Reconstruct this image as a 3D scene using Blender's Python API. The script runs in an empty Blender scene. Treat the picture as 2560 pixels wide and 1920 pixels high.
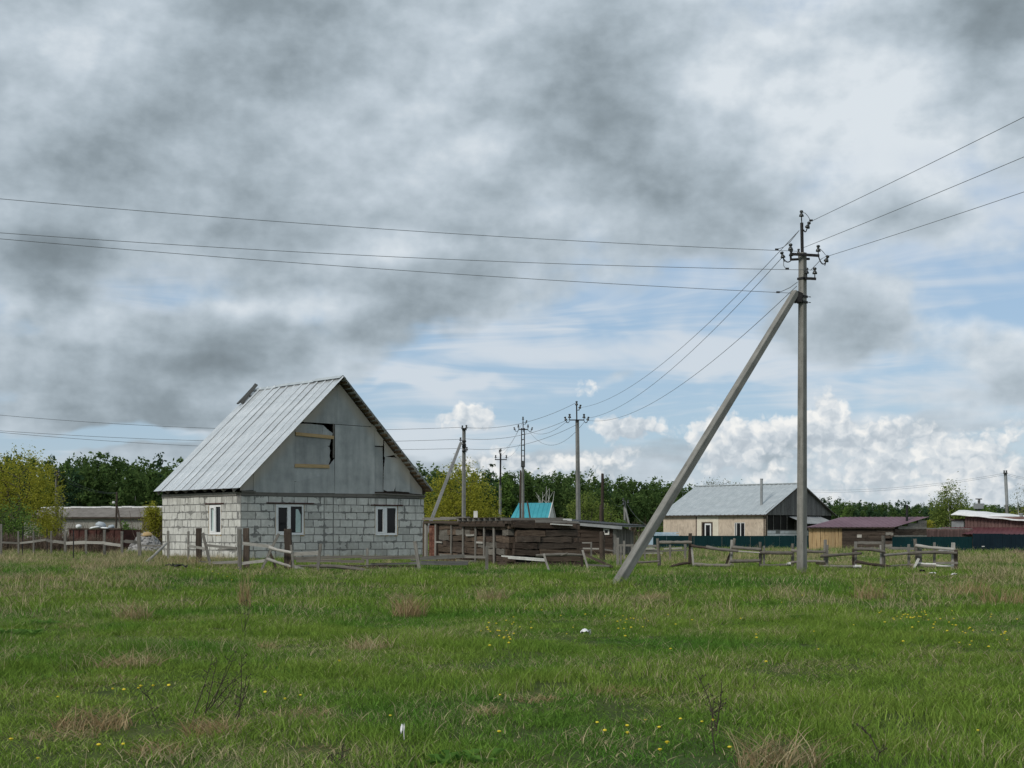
import bpy, math, random
import numpy as np
from mathutils import Vector, Matrix, noise as mnoise

random.seed(11)
rng = np.random.default_rng(11)
sc = bpy.context.scene
COL = sc.collection
R = math.radians

# ---------------------------------------------------------------- camera
F, HOR, EYE = 3550.0, 1325.0, 1.45        # focal length and horizon row in photo pixels, eye height in metres
cam_d = bpy.data.cameras.new('camera')
cam = bpy.data.objects.new('camera', cam_d)
COL.objects.link(cam)
cam.location = (0, 0, EYE)
cam.rotation_euler = (R(90), 0, 0)
cam_d.sensor_width = 36.0
cam_d.lens = F / 2560 * 36.0
cam_d.shift_y = (HOR - 960) / 2560
cam_d.clip_start = 0.1
cam_d.clip_end = 6000
sc.camera = cam

# ---------------------------------------------------------------- exposure
vs = sc.view_settings
vs.view_transform = 'Standard'
vs.look = 'None'
vs.exposure = 0.5
vs.gamma = 1.0
vs.use_curve_mapping = False
sc.cycles.max_bounces = 6
sc.cycles.transparent_max_bounces = 8
sc.cycles.use_denoising = True

# ---------------------------------------------------------------- sun
SUN_DIR = Vector((-0.56, -0.60, 0.60)).normalized()      # towards the sun
sun_d = bpy.data.lights.new('sun', 'SUN')
sun_d.energy = 1.5
sun_d.angle = R(14)
sun_d.color = (1.0, 0.95, 0.86)
sun = bpy.data.objects.new('sun', sun_d)
COL.objects.link(sun)
sun.rotation_euler = SUN_DIR.to_track_quat('Z', 'Y').to_euler()
sun.location = (-30, -20, 40)


# ---------------------------------------------------------------- node helper
class NT:
    def __init__(s, tree):
        s.t = tree

    def n(s, typ, **kw):
        nd = s.t.nodes.new(typ)
        for k, v in kw.items():
            setattr(nd, k, v)
        return nd

    def put(s, sock, v):
        if v is None:
            return
        if hasattr(v, 'is_linked') or isinstance(v, bpy.types.NodeSocket):
            s.t.links.new(v, sock)
        else:
            if sock.type == 'RGBA' and len(v) == 3:
                v = (*v, 1.0)
            sock.default_value = v

    def math(s, op, a, b=None, c=None, clamp=False):
        nd = s.n('ShaderNodeMath', operation=op, use_clamp=clamp)
        s.put(nd.inputs[0], a); s.put(nd.inputs[1], b); s.put(nd.inputs[2], c)
        return nd.outputs[0]

    def vm(s, op, a, b=None, scale=None):
        nd = s.n('ShaderNodeVectorMath', operation=op)
        s.put(nd.inputs[0], a); s.put(nd.inputs[1], b)
        if scale is not None:
            s.put(nd.inputs[3], scale)
        return nd.outputs[1] if op in ('LENGTH', 'DOT_PRODUCT', 'DISTANCE') else nd.outputs[0]

    def comb(s, x=0.0, y=0.0, z=0.0):
        nd = s.n('ShaderNodeCombineXYZ')
        s.put(nd.inputs[0], x); s.put(nd.inputs[1], y); s.put(nd.inputs[2], z)
        return nd.outputs[0]

    def sep(s, v):
        nd = s.n('ShaderNodeSeparateXYZ'); s.put(nd.inputs[0], v)
        return nd.outputs

    def noise(s, vec, scale=5.0, detail=4.0, rough=0.5, dist=0.0, lac=2.0, color=False, dim='3D'):
        nd = s.n('ShaderNodeTexNoise', noise_dimensions=dim)
        s.put(nd.inputs['Vector'], vec)
        nd.inputs['Scale'].default_value = scale
        nd.inputs['Detail'].default_value = detail
        nd.inputs['Roughness'].default_value = rough
        nd.inputs['Lacunarity'].default_value = lac
        nd.inputs['Distortion'].default_value = dist
        return nd.outputs[1 if color else 0]

    def mr(s, v, a, b, c=0.0, d=1.0, smooth=True):
        nd = s.n('ShaderNodeMapRange', interpolation_type='SMOOTHSTEP' if smooth else 'LINEAR')
        s.put(nd.inputs[0], v); s.put(nd.inputs[1], a); s.put(nd.inputs[2], b); s.put(nd.inputs[3], c); s.put(nd.inputs[4], d)
        return nd.outputs[0]

    def mix(s, f, a, b, blend='MIX'):
        nd = s.n('ShaderNodeMix', data_type='RGBA', blend_type=blend)
        s.put(nd.inputs[0], f); s.put(nd.inputs[6], a); s.put(nd.inputs[7], b)
        return nd.outputs[2]

    def ramp(s, v, stops):
        nd = s.n('ShaderNodeValToRGB')
        s.put(nd.inputs[0], v)
        el = nd.color_ramp.elements
        while len(el) < len(stops):
            el.new(0.5)
        for e, (p, c) in zip(el, stops):
            e.position = p
            e.color = (*c, 1.0)
        return nd.outputs[0]


# ---------------------------------------------------------------- sky: clear air, thin high cloud, broken stratocumulus, cumulus along the horizon
world = bpy.data.worlds.new('World')
sc.world = world
world.use_nodes = True
world.cycles.sampling_method = 'MANUAL'
world.cycles.sample_map_resolution = 256
wt = NT(world.node_tree)
world.node_tree.nodes.clear()
SKY_STRENGTH = 0.1
tc = wt.n('ShaderNodeTexCoord').outputs['Generated']
dx, dy, dz = wt.sep(tc)
sky = wt.n('ShaderNodeTexSky', sky_type='NISHITA')
sky.sun_disc = False
sky.sun_elevation = math.asin(SUN_DIR.z)
sky.sun_rotation = math.atan2(SUN_DIR.x, SUN_DIR.y)
sky.air_density = 1.0
sky.dust_density = 0.6
sky.ozone_density = 2.0
clear = wt.vm('SCALE', sky.outputs[0], scale=SKY_STRENGTH)
clear = wt.mix(0.62, clear, (0.35, 0.495, 0.68))
az = wt.math('ARCTAN2', dx, dy)
el = wt.math('ARCSINE', dz)
P = wt.comb(az, el, 0.0)
wob = wt.noise(tc, 7.0, 4.0, 0.55, color=True)
wob = wt.vm('SUBTRACT', wob, (0.5, 0.5, 0.5))
Pw = wt.vm('ADD', P, wt.vm('MULTIPLY', wob, (0.13, 0.085, 0.0)))


def sky_patch(px, py, rx, ry, inner=0.0, vec=None):
    u, v = (px - 1280) / F, (HOR - py) / F
    a = math.atan(u)
    e = math.atan(v * math.cos(a))
    nd = wt.n('ShaderNodeVectorMath', operation='MULTIPLY_ADD')
    wt.put(nd.inputs[0], Pw if vec is None else vec)
    nd.inputs[1].default_value = (F / rx, F / ry, 0.0)
    nd.inputs[2].default_value = (-a * F / rx, -e * F / ry, 0.0)
    return wt.mr(wt.vm('LENGTH', nd.outputs[0]), 1.0, inner, 0.0, 1.0)


def add_patches(base, items, vec=None):
    acc = base
    for (px, py, rx, ry, w) in items:
        acc = wt.math('MULTIPLY_ADD', sky_patch(px, py, rx, ry, vec=vec), w, acc)
    return acc


dzp = wt.math('ADD', wt.math('MAXIMUM', dz, 0.0), 0.10)
plane = wt.vm('DIVIDE', tc, wt.comb(dzp, dzp, 1.0))
plane = wt.vm('MULTIPLY', plane, (1.0, 1.0, 0.0))
# stratocumulus deck
big = wt.noise(plane, 0.62, 4.0, 0.55, 0.1, dim='2D')
mid = wt.noise(tc, 6.0, 5.0, 0.58, 0.0)
fine = wt.noise(wt.vm('MULTIPLY', P, (0.8, 1.25, 1.0)), 17.0, 5.0, 0.58, 0.0, dim='2D')
cover = wt.math('MULTIPLY_ADD', big, 0.9, wt.math('MULTIPLY_ADD', mid, 0.8, -0.27))
cover = add_patches(cover, [
    (1270, 905, 460, 170, -0.62), (1690, 790, 300, 150, -0.25), (900, 1010, 330, 110, -0.55), (250, 1090, 520, 55, -0.50),
    (1120, 1075, 400, 90, -0.40), (1560, 1000, 420, 130, -0.45),
    (600, 330, 900, 420, 0.20), (1650, 340, 640, 420, 0.34), (280, 880, 520, 130, 0.40), (2130, 810, 300, 170, 0.52),
    (2480, 870, 230, 150, 0.34), (1240, 720, 130, 80, 0.36), (70, 640, 230, 110, 0.30), (2350, 200, 460, 330, 0.40),
    (620, 900, 260, 110, 0.26), (1520, 930, 130, 60, 0.44), (2250, 570, 300, 120, 0.26), (1150, 390, 260, 170, 0.34), (2470, 600, 200, 130, 0.16),
])
cover = wt.math('MULTIPLY_ADD', wt.math('SUBTRACT', fine, 0.5), 0.34, cover)
cover = wt.math('ADD', cover, wt.mr(el, 0.17, 0.27, 0.0, 0.16))
deck = wt.mr(cover, 0.40, 0.64)
thick = wt.math('MULTIPLY_ADD', wt.math('SUBTRACT', mid, 0.5), 1.35, wt.math('MULTIPLY_ADD', wt.math('SUBTRACT', big, 0.5), 0.8, 0.41))
thick = add_patches(thick, [
    (1500, 380, 480, 340, 0.44), (420, 330, 430, 260, 0.12), (70, 650, 260, 120, 0.26), (2420, 30, 420, 140, 0.40),
    (560, 890, 320, 120, 0.26), (2170, 850, 280, 140, 0.26), (1250, 745, 160, 80, 0.16), (1850, 560, 300, 160, 0.20),
    (2480, 900, 220, 120, 0.18), (640, 520, 330, 130, 0.12),
    (140, 60, 460, 120, -0.20), (200, 150, 140, 120, -0.20), (2330, 330, 440, 290, -0.08), (720, 745, 260, 60, -0.42), (180, 760, 300, 60, -0.36),
    (1150, 390, 150, 160, -0.14), (2000, 660, 300, 90, -0.22), (1000, 640, 400, 60, -0.26),
])
thick = wt.math('MULTIPLY_ADD', wt.math('SUBTRACT', fine, 0.5), 0.52, thick)
# relief: billows are lighter on their upper left side, darker underneath
mid_r = wt.noise(wt.vm('ADD', tc, (-0.008, 0.0, 0.020)), 6.0, 5.0, 0.58, 0.0)
fine_r = wt.noise(wt.vm('MULTIPLY', wt.vm('ADD', P, (-0.004, 0.010, 0.0)), (0.8, 1.25, 1.0)), 17.0, 5.0, 0.58, 0.0, dim='2D')
relief = wt.math('MULTIPLY_ADD', wt.math('SUBTRACT', mid_r, mid), 1.9, wt.math('MULTIPLY', wt.math('SUBTRACT', fine_r, fine), 0.85))
thick = wt.math('ADD', thick, relief)
deck_col = wt.ramp(thick, [(0.0, (0.69, 0.75, 0.80)), (0.26, (0.515, 0.59, 0.655)), (0.50, (0.385, 0.455, 0.51)), (0.76, (0.265, 0.32, 0.36)), (1.0, (0.20, 0.243, 0.272))])
# thin streaky high cloud
streak = wt.noise(wt.vm('MULTIPLY', P, (5.0, 46.0, 1.0)), 1.0, 4.0, 0.6, 0.6, dim='2D')
veil = wt.noise(wt.vm('MULTIPLY', P, (9.0, 16.0, 1.0)), 1.0, 3.0, 0.55, 0.4, dim='2D')
thin = wt.math('MULTIPLY_ADD', streak, wt.mr(el, 0.20, 0.12, 0.22, 0.75), wt.math('MULTIPLY_ADD', veil, 0.6, wt.mr(el, 0.20, 0.12, 0.34, 0.0)))
thin = add_patches(thin, [(1320, 860, 400, 60, 0.10), (1120, 950, 260, 22, 0.20), (900, 900, 90, 60, 0.12), (1700, 900, 280, 60, 0.12), (200, 1090, 420, 60, -0.15), (1350, 970, 300, 30, -0.10)])
thin = wt.mr(thin, 0.56, 0.86, 0.0, 0.80)
base = wt.mix(thin, clear, (0.66, 0.71, 0.76))
base = wt.mix(deck, base, deck_col)


# cumulus near the horizon: billows lit from the upper left
def cum_field(off, fine_w):
    v = Pc if off is None else wt.vm('ADD', Pc, (off[0], off[1], 0.0))
    r = wt.math('MULTIPLY', wt.noise(wt.vm('MULTIPLY', v, (17.0, 22.0, 1.0)), 1.0, 2.0, 0.5, dim='2D'), 0.85)
    for sx_, sy_, w in ((24.0, 29.0, 0.26), (55.0, 60.0, 0.10), (125.0, 135.0, fine_w)):
        if w == 0.0:
            continue
        vo = wt.n('ShaderNodeTexVoronoi', feature='F1', voronoi_dimensions='2D')
        wt.put(vo.inputs['Vector'], wt.vm('MULTIPLY', v, (sx_, sy_, 1.0)))
        d = vo.outputs['Distance']
        r = wt.math('MULTIPLY_ADD', wt.math('SUBTRACT', 1.0, wt.math('MULTIPLY', d, d)), w, r)
    return r


wob2 = wt.vm('SUBTRACT', wt.noise(P, 60.0, 3.0, 0.65, color=True, dim='2D'), (0.5, 0.5, 0.5))
Pc = wt.vm('ADD', P, wt.vm('MULTIPLY', wob2, (0.011, 0.009, 0.0)))
cf = cum_field(None, 0.03)
cf2 = cum_field((-0.0035, 0.0075), 0.0)
band = wt.mr(el, 0.012, 0.125, -0.30, -0.55, smooth=False)
band = wt.math('MULTIPLY_ADD', wt.mr(wt.math('ABSOLUTE', az), 0.38, 0.55), 0.22, band)
lift = add_patches(band, [
    (1800, 1080, 120, 150, 0.50), (1950, 1100, 150, 150, 0.34), (2065, 1050, 90, 160, 0.50), (2220, 1110, 190, 130, 0.40), (2350, 1090, 150, 110, 0.30),
    (2480, 1140, 180, 150, 0.42), (2150, 1270, 760, 200, 0.46), (1165, 1045, 150, 70, 0.62), (1460, 960, 80, 90, 0.50), (1560, 1068, 170, 44, 0.62),
    (1320, 1160, 330, 80, 0.48), (1560, 1130, 130, 70, 0.42),
], vec=Pc)
cl = wt.math('ADD', cf, lift)
cum = wt.mr(cl, 0.53, 0.76)
lit = wt.math('MULTIPLY_ADD', wt.math('SUBTRACT', cf, cf2), 1.9, wt.mr(cl, 0.58, 1.15, 0.66, 0.40, smooth=False))
cum_col = wt.ramp(lit, [(0.0, (0.40, 0.46, 0.52)), (0.36, (0.50, 0.56, 0.615)), (0.60, (0.66, 0.705, 0.74)), (0.98, (0.91, 0.905, 0.88))])
cum_a = wt.math('MULTIPLY', wt.math('MULTIPLY', cum, wt.mr(el, 0.16, 0.12)), 0.92)
base = wt.mix(cum_a, base, cum_col)
# pale air towards the horizon
haze_f = wt.mr(el, 0.07, 0.0, 0.0, 0.35)
base = wt.mix(haze_f, base, (0.60, 0.655, 0.70))
# below the horizon: meadow colour
base = wt.mix(wt.mr(dz, -0.01, 0.0), (0.07, 0.085, 0.04), base)
bg = wt.n('ShaderNodeBackground')
wt.put(bg.inputs[0], wt.vm('SCALE', base, scale=0.72 / SKY_STRENGTH))
bg.inputs[1].default_value = SKY_STRENGTH
wo = wt.n('ShaderNodeOutputWorld')
world.node_tree.links.new(bg.outputs[0], wo.inputs[0])


# ================================================================ helpers
def smooth(a, b, x):
    t = min(1.0, max(0.0, (x - a) / (b - a)))
    return t * t * (3 - 2 * t)


def ground_z(x, y):
    z = 0.27 * smooth(27, 42, y) - 0.34 * smooth(62, 104, y)
    z += 0.05 * mnoise.noise((x * 0.11, y * 0.11, 3.1)) * smooth(5, 14, y) + 0.022 * mnoise.noise((x * 0.55, y * 0.55, 7.7))
    return z


def at(px, py, d):
    """the point at depth d seen on photo pixel (px, py)"""
    return Vector(((px - 1280) / F * d, d, EYE - (py - HOR) / F * d))


def gpt(px, d, dz=0.0):
    x = (px - 1280) / F * d
    return Vector((x, d, ground_z(x, d) + dz))


def gdepth(px, py):
    """depth at which the ground is seen on photo pixel (px, py)"""
    d = 6.0
    while d < 400:
        x = (px - 1280) / F * d
        if HOR + F * (EYE - ground_z(x, d)) / d <= py:
            return d
        d += 0.1
    return 400


WM = {}        # world matrices by object name


def place(o, M, parent=None):
    WM[o.name] = M.copy()
    if parent is not None:
        o.parent = parent
        o.matrix_parent_inverse = WM[parent.name].inverted()
    o.matrix_basis = M
    return o


def tag(o, label=None, category=None, group=None, kind=None):
    if label: o['label'] = label
    if category: o['category'] = category
    if group: o['group'] = group
    if kind: o['kind'] = kind
    return o


def thing(name, loc, label, category, group=None):
    o = bpy.data.objects.new(name, None)
    o.empty_display_size = 0.3
    COL.objects.link(o)
    place(o, Matrix.Translation(loc))
    return tag(o, label, category, group)


def add(name, mesh, M=None, parent=None, mat=None):
    if mat is not None and not mesh.materials:
        mesh.materials.append(mat)
    o = bpy.data.objects.new(name, mesh)
    COL.objects.link(o)
    return place(o, M if M is not None else Matrix.Identity(4), parent)


def add_m(name, mesh, M, parent, mat):
    """share mesh data but give the object its own material"""
    if not mesh.materials:
        mesh.materials.append(mat)
    o = bpy.data.objects.new(name, mesh)
    COL.objects.link(o)
    if mesh.materials[0] != mat:
        o.material_slots[0].link = 'OBJECT'
        o.material_slots[0].material = mat
    return place(o, M, parent)


def frame_matrix(origin, xdir, up=Vector((0, 0, 1))):
    x = Vector(xdir).normalized()
    y = Vector(up).cross(x)
    if y.length < 1e-4:
        y = Vector((0, 1, 0))
    y.normalize()
    z = x.cross(y)
    return Matrix(((x.x, y.x, z.x, origin[0]), (x.y, y.y, z.y, origin[1]), (x.z, y.z, z.z, origin[2]), (0, 0, 0, 1)))


class MB:
    """collects faces for one mesh"""
    def __init__(s):
        s.v, s.f = [], []

    def quad(s, a, b, c, d):
        i = len(s.v); s.v += [tuple(a), tuple(b), tuple(c), tuple(d)]; s.f.append((i, i + 1, i + 2, i + 3)); return s

    def box(s, x0, x1, y0, y1, z0, z1):
        i = len(s.v)
        s.v += [(x0, y0, z0), (x1, y0, z0), (x1, y1, z0), (x0, y1, z0), (x0, y0, z1), (x1, y0, z1), (x1, y1, z1), (x0, y1, z1)]
        s.f += [tuple(i + k for k in q) for q in ((0, 3, 2, 1), (4, 5, 6, 7), (0, 1, 5, 4), (1, 2, 6, 5), (2, 3, 7, 6), (3, 0, 4, 7))]
        return s

    def prism(s, poly, y0, y1):
        """polygon in (x, z), extruded along y"""
        i, n = len(s.v), len(poly)
        s.v += [(p[0], y0, p[1]) for p in poly] + [(p[0], y1, p[1]) for p in poly]
        s.f.append(tuple(range(i, i + n)))
        s.f.append(tuple(range(i + 2 * n - 1, i + n - 1, -1)))
        for k in range(n):
            j = (k + 1) % n
            s.f.append((i + k, i + n + k, i + n + j, i + j))
        return s

    def tube(s, pts, rad, n=8, cap=True):
        pts = [Vector(p) for p in pts]
        if not hasattr(rad, '__len__'):
            rad = [rad] * len(pts)
        base = len(s.v)
        for k, p in enumerate(pts):
            t = (pts[min(k + 1, len(pts) - 1)] - pts[max(k - 1, 0)]).normalized()
            a = Vector((0, 0, 1)) if abs(t.z) < 0.9 else Vector((1, 0, 0))
            u = t.cross(a).normalized(); w = t.cross(u)
            for q in range(n):
                an = 2 * math.pi * q / n
                s.v.append(tuple(p + (u * math.cos(an) + w * math.sin(an)) * rad[k]))
        for k in range(len(pts) - 1):
            for q in range(n):
                a, b = base + k * n + q, base + k * n + (q + 1) % n
                s.f.append((a, b, b + n, a + n))
        if cap:
            s.f.append(tuple(base + q for q in range(n)))
            e = base + (len(pts) - 1) * n
            s.f.append(tuple(e + q for q in range(n - 1, -1, -1)))
        return s

    def lathe(s, prof, n=10, o=(0, 0, 0)):
        base = len(s.v)
        for r, z in prof:
            for q in range(n):
                an = 2 * math.pi * q / n
                s.v.append((o[0] + r * math.cos(an), o[1] + r * math.sin(an), o[2] + z))
        for k in range(len(prof) - 1):
            for q in range(n):
                a, b = base + k * n + q, base + k * n + (q + 1) % n
                s.f.append((a, b, b + n, a + n))
        s.f.append(tuple(base + q for q in range(n - 1, -1, -1)))
        e = base + (len(prof) - 1) * n
        s.f.append(tuple(e + q for q in range(n)))
        return s

    def mesh(s, name, mat=None, smooth_=False):
        m = bpy.data.meshes.new(name)
        m.from_pydata(s.v, [], s.f)
        m.validate()
        if mat: m.materials.append(mat)
        if smooth_: m.shade_smooth()
        m.update()
        return m

    def build(s, name, mat, parent=None, M=None, smooth_=False):
        return add(name, s.mesh(name, mat, smooth_), M, parent)


def np_mesh(name, V, Fc, mat, smooth_=False):
    """mesh from numpy vertex and equal-sided face arrays"""
    V = np.asarray(V, dtype=np.float32); Fc = np.asarray(Fc, dtype=np.int32)
    m = bpy.data.meshes.new(name)
    nf, k = Fc.shape
    m.vertices.add(len(V)); m.vertices.foreach_set('co', V.ravel())
    m.loops.add(nf * k); m.loops.foreach_set('vertex_index', Fc.ravel())
    m.polygons.add(nf); m.polygons.foreach_set('loop_start', np.arange(0, nf * k, k, dtype=np.int32))
    m.update(calc_edges=True)
    if mat: m.materials.append(mat)
    if smooth_: m.shade_smooth()
    return m


# ================================================================ materials
MATS = {}


def mat_new(name):
    m = bpy.data.materials.new(name)
    m.use_nodes = True
    m.node_tree.nodes.clear()
    t = NT(m.node_tree)
    b = t.n('ShaderNodeBsdfPrincipled')
    o = t.n('ShaderNodeOutputMaterial')
    m.node_tree.links.new(b.outputs[0], o.inputs[0])
    MATS[name] = m
    return m, t, b, o


def bump(t, b, h, strength=0.5, dist=0.02):
    nd = t.n('ShaderNodeBump')
    nd.inputs['Strength'].default_value = strength
    nd.inputs['Distance'].default_value = dist
    t.put(nd.inputs['Height'], h)
    t.m = t.t.links.new(nd.outputs[0], b.inputs['Normal'])


def world_pos(t):
    return t.n('ShaderNodeNewGeometry').outputs['Position']


def obj_pos(t):
    return t.n('ShaderNodeTexCoord').outputs['Object']


def obj_rand(t):
    return t.n('ShaderNodeObjectInfo').outputs['Random']


def m_plain(name, c1, c2, scale=3.0, rough=0.8, metal=0.0, spec=0.3, bs=0.2, var=0.0, stretch=(1, 1, 1), coords='world', detail=5.0):
    m, t, b, o = mat_new(name)
    p = world_pos(t) if coords == 'world' else obj_pos(t)
    p = t.vm('MULTIPLY', p, stretch)
    n = t.noise(p, scale, detail, 0.62)
    n2 = t.noise(p, scale * 5.3, 3.0, 0.6)
    f = t.mr(t.math('MULTIPLY_ADD', n2, 0.4, t.math('MULTIPLY', n, 0.8)), 0.38, 0.82)
    c = t.mix(f, c1, c2)
    if var:
        k = t.math('MULTIPLY_ADD', obj_rand(t), 2 * var, 1.0 - var)
        c = t.vm('SCALE', c, scale=k)
    t.put(b.inputs['Base Color'], c)
    b.inputs['Roughness'].default_value = rough
    b.inputs['Metallic'].default_value = metal
    b.inputs['Specular IOR Level'].default_value = spec
    if bs: bump(t, b, n2, bs, 0.01)
    return m


def m_wood(name, dark, mid, light, var=0.25, scale=1.0, rough=0.85):
    """weathered timber, grain along the local x axis; pieces differ from each other"""
    m, t, b, o = mat_new(name)
    p = obj_pos(t)
    r = obj_rand(t)
    p = t.vm('ADD', t.vm('MULTIPLY', p, (1.6 * scale, 9.0 * scale, 9.0 * scale)), t.comb(t.math('MULTIPLY', r, 37.0), t.math('MULTIPLY', r, 17.0), 0.0))
    g = t.noise(p, 1.0, 6.0, 0.65, 0.5)
    st = t.noise(world_pos(t), 5.0, 4.0, 0.6)
    c = t.ramp(g, [(0.28, dark), (0.5, mid), (0.72, light)])
    c = t.mix(t.mr(st, 0.52, 0.75, 0.0, 0.55), c, dark)
    k = t.math('MULTIPLY_ADD', r, 2 * var, 1.0 - var)
    t.put(b.inputs['Base Color'], t.vm('SCALE', c, scale=k))
    b.inputs['Roughness'].default_value = rough
    b.inputs['Specular IOR Level'].default_value = 0.2
    bump(t, b, g, 0.55, 0.02)
    return m


m_wood('gray_wood', (0.085, 0.078, 0.07), (0.19, 0.178, 0.16), (0.33, 0.315, 0.29))
m_wood('pale_wood', (0.20, 0.19, 0.17), (0.38, 0.36, 0.33), (0.56, 0.54, 0.50), 0.15)
m_wood('dark_wood', (0.028, 0.021, 0.017), (0.066, 0.05, 0.04), (0.13, 0.105, 0.085), 0.3)
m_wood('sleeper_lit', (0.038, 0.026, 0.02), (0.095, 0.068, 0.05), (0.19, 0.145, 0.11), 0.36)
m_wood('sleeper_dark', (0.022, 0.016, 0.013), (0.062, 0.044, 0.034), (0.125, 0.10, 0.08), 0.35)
m_wood('pine', (0.30, 0.20, 0.10), (0.46, 0.325, 0.175), (0.58, 0.44, 0.26), 0.18)
m_wood('bark_pole', (0.07, 0.062, 0.052), (0.16, 0.145, 0.125), (0.28, 0.26, 0.235), 0.25)
m_wood('barn_board', (0.07, 0.066, 0.062), (0.155, 0.15, 0.145), (0.25, 0.245, 0.24), 0.25)
m_wood('maroon_board', (0.10, 0.06, 0.055), (0.17, 0.105, 0.098), (0.26, 0.18, 0.165), 0.2)
m_wood('red_door', (0.07, 0.028, 0.02), (0.15, 0.062, 0.045), (0.30, 0.17, 0.12), 0.1)
def m_concrete():
    m, t, b, o = mat_new('concrete')
    w = obj_pos(t)
    st = t.noise(t.vm('MULTIPLY', w, (9.0, 9.0, 0.7)), 1.0, 5.0, 0.62)
    bl = t.noise(w, 2.3, 5.0, 0.65)
    fi = t.noise(w, 40.0, 3.0, 0.6)
    c = t.ramp(t.math('MULTIPLY_ADD', st, 0.5, t.math('MULTIPLY_ADD', bl, 0.45, 0.02)), [(0.32, (0.12, 0.115, 0.105)), (0.5, (0.225, 0.22, 0.203)), (0.68, (0.335, 0.325, 0.302))])
    vo = t.n('ShaderNodeTexVoronoi', feature='F1')
    t.put(vo.inputs['Vector'], w)
    vo.inputs['Scale'].default_value = 9.0
    pock = t.mr(t.math('ADD', vo.outputs['Distance'], t.math('MULTIPLY', fi, 0.12)), 0.10, 0.17, 1.0, 0.0)
    c = t.mix(t.math('MULTIPLY', pock, 0.6), c, (0.07, 0.065, 0.06))
    t.put(b.inputs['Base Color'], c)
    b.inputs['Roughness'].default_value = 0.93
    b.inputs['Specular IOR Level'].default_value = 0.2
    bump(t, b, t.math('SUBTRACT', fi, pock), 0.5, 0.012)


m_concrete()
m_plain('concrete_far', (0.15, 0.15, 0.145), (0.25, 0.248, 0.24), 1.2, 0.9, bs=0.0)
m_plain('mortar', (0.155, 0.155, 0.15), (0.27, 0.268, 0.258), 9.0, 0.95, bs=0.6)
m_plain('black_metal', (0.012, 0.012, 0.013), (0.035, 0.033, 0.033), 9.0, 0.55, 0.3, bs=0.1)
m_plain('insulator', (0.018, 0.022, 0.024), (0.05, 0.055, 0.056), 9.0, 0.25, 0.0, 0.5, bs=0.0)
m_plain('cable', (0.11, 0.118, 0.13), (0.17, 0.178, 0.19), 3.0, 0.6, 0.2, bs=0.0)
m_plain('rust', (0.035, 0.014, 0.012), (0.085, 0.032, 0.026), 3.0, 0.85, bs=0.3)
m_plain('pvc', (0.72, 0.73, 0.74), (0.82, 0.82, 0.82), 2.0, 0.4, bs=0.0)
m_plain('old_white', (0.50, 0.49, 0.46), (0.72, 0.71, 0.68), 6.0, 0.8, bs=0.1)
m_plain('white_sack', (0.62, 0.64, 0.66), (0.82, 0.83, 0.84), 6.0, 0.6, bs=0.2)
m_plain('gray_sack', (0.27, 0.31, 0.35), (0.46, 0.50, 0.54), 6.0, 0.6, bs=0.2)
m_plain('blue_sheet', (0.32, 0.44, 0.55), (0.5, 0.6, 0.68), 4.0, 0.5, bs=0.2)
m_plain('foam', (0.42, 0.24, 0.08), (0.60, 0.42, 0.18), 14.0, 0.9, bs=0.6)
m_plain('white_block', (0.62, 0.62, 0.64), (0.80, 0.80, 0.80), 3.0, 0.9, bs=0.2, var=0.06)
m_plain('slate', (0.34, 0.345, 0.35), (0.55, 0.56, 0.565), 4.0, 0.85, bs=0.2, var=0.1)
m_plain('gray_sheet', (0.20, 0.215, 0.225), (0.33, 0.345, 0.355), 1.0, 0.7, bs=0.1)
m_plain('barn_roof', (0.135, 0.12, 0.105), (0.235, 0.215, 0.195), 0.8, 0.9, stretch=(1, 1, 3), bs=0.1)
m_plain('barn_wall', (0.21, 0.205, 0.185), (0.30, 0.29, 0.265), 0.6, 0.9, bs=0.0)
m_plain('teal_roof', (0.045, 0.30, 0.36), (0.075, 0.37, 0.43), 0.6, 0.6, bs=0.0)
m_plain('purple_roof', (0.135, 0.075, 0.098), (0.195, 0.118, 0.147), 0.9, 0.5, 0.1, 0.4, bs=0.05)
m_plain('maroon_roof', (0.10, 0.034, 0.042), (0.15, 0.06, 0.068), 1.0, 0.5, 0.1, 0.4, bs=0.05)
m_plain('green_sheet', (0.0012, 0.018, 0.022), (0.0025, 0.026, 0.030), 1.2, 0.6, 0.0, 0.12, bs=0.0)
m_plain('navy_sheet', (0.003, 0.011, 0.019), (0.006, 0.017, 0.027), 1.2, 0.6, 0.0, 0.12, bs=0.0)
m_plain('cream_trim', (0.60, 0.55, 0.45), (0.72, 0.67, 0.56), 3.0, 0.8, bs=0.1)
m_plain('white_roof', (0.58, 0.59, 0.60), (0.80, 0.80, 0.80), 1.6, 0.6, bs=0.1)
m_plain('stones', (0.17, 0.165, 0.165), (0.42, 0.41, 0.40), 11.0, 0.9, bs=0.5, var=0.0)
m_plain('sand', (0.36, 0.25, 0.12), (0.48, 0.35, 0.18), 6.0, 0.95, bs=0.3)
m_plain('birch_bark', (0.42, 0.41, 0.38), (0.62, 0.61, 0.57), 3.0, 0.9, bs=0.2)
m_plain('bark', (0.045, 0.038, 0.03), (0.10, 0.088, 0.072), 3.0, 0.9, bs=0.2)
m_plain('twig', (0.03, 0.024, 0.018), (0.07, 0.055, 0.042), 9.0, 0.9, bs=0.0)
m_plain('scrub_twig', (0.085, 0.058, 0.045), (0.19, 0.14, 0.108), 2.0, 0.9, bs=0.0)
m_plain('paper', (0.72, 0.73, 0.74), (0.86, 0.86, 0.86), 20.0, 0.6, bs=0.2)
m_plain('tar', (0.008, 0.008, 0.009), (0.025, 0.024, 0.024), 9.0, 0.6, bs=0.3)
m_plain('petal', (0.62, 0.47, 0.02), (0.80, 0.66, 0.06), 40.0, 0.7, bs=0.0)
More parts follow.
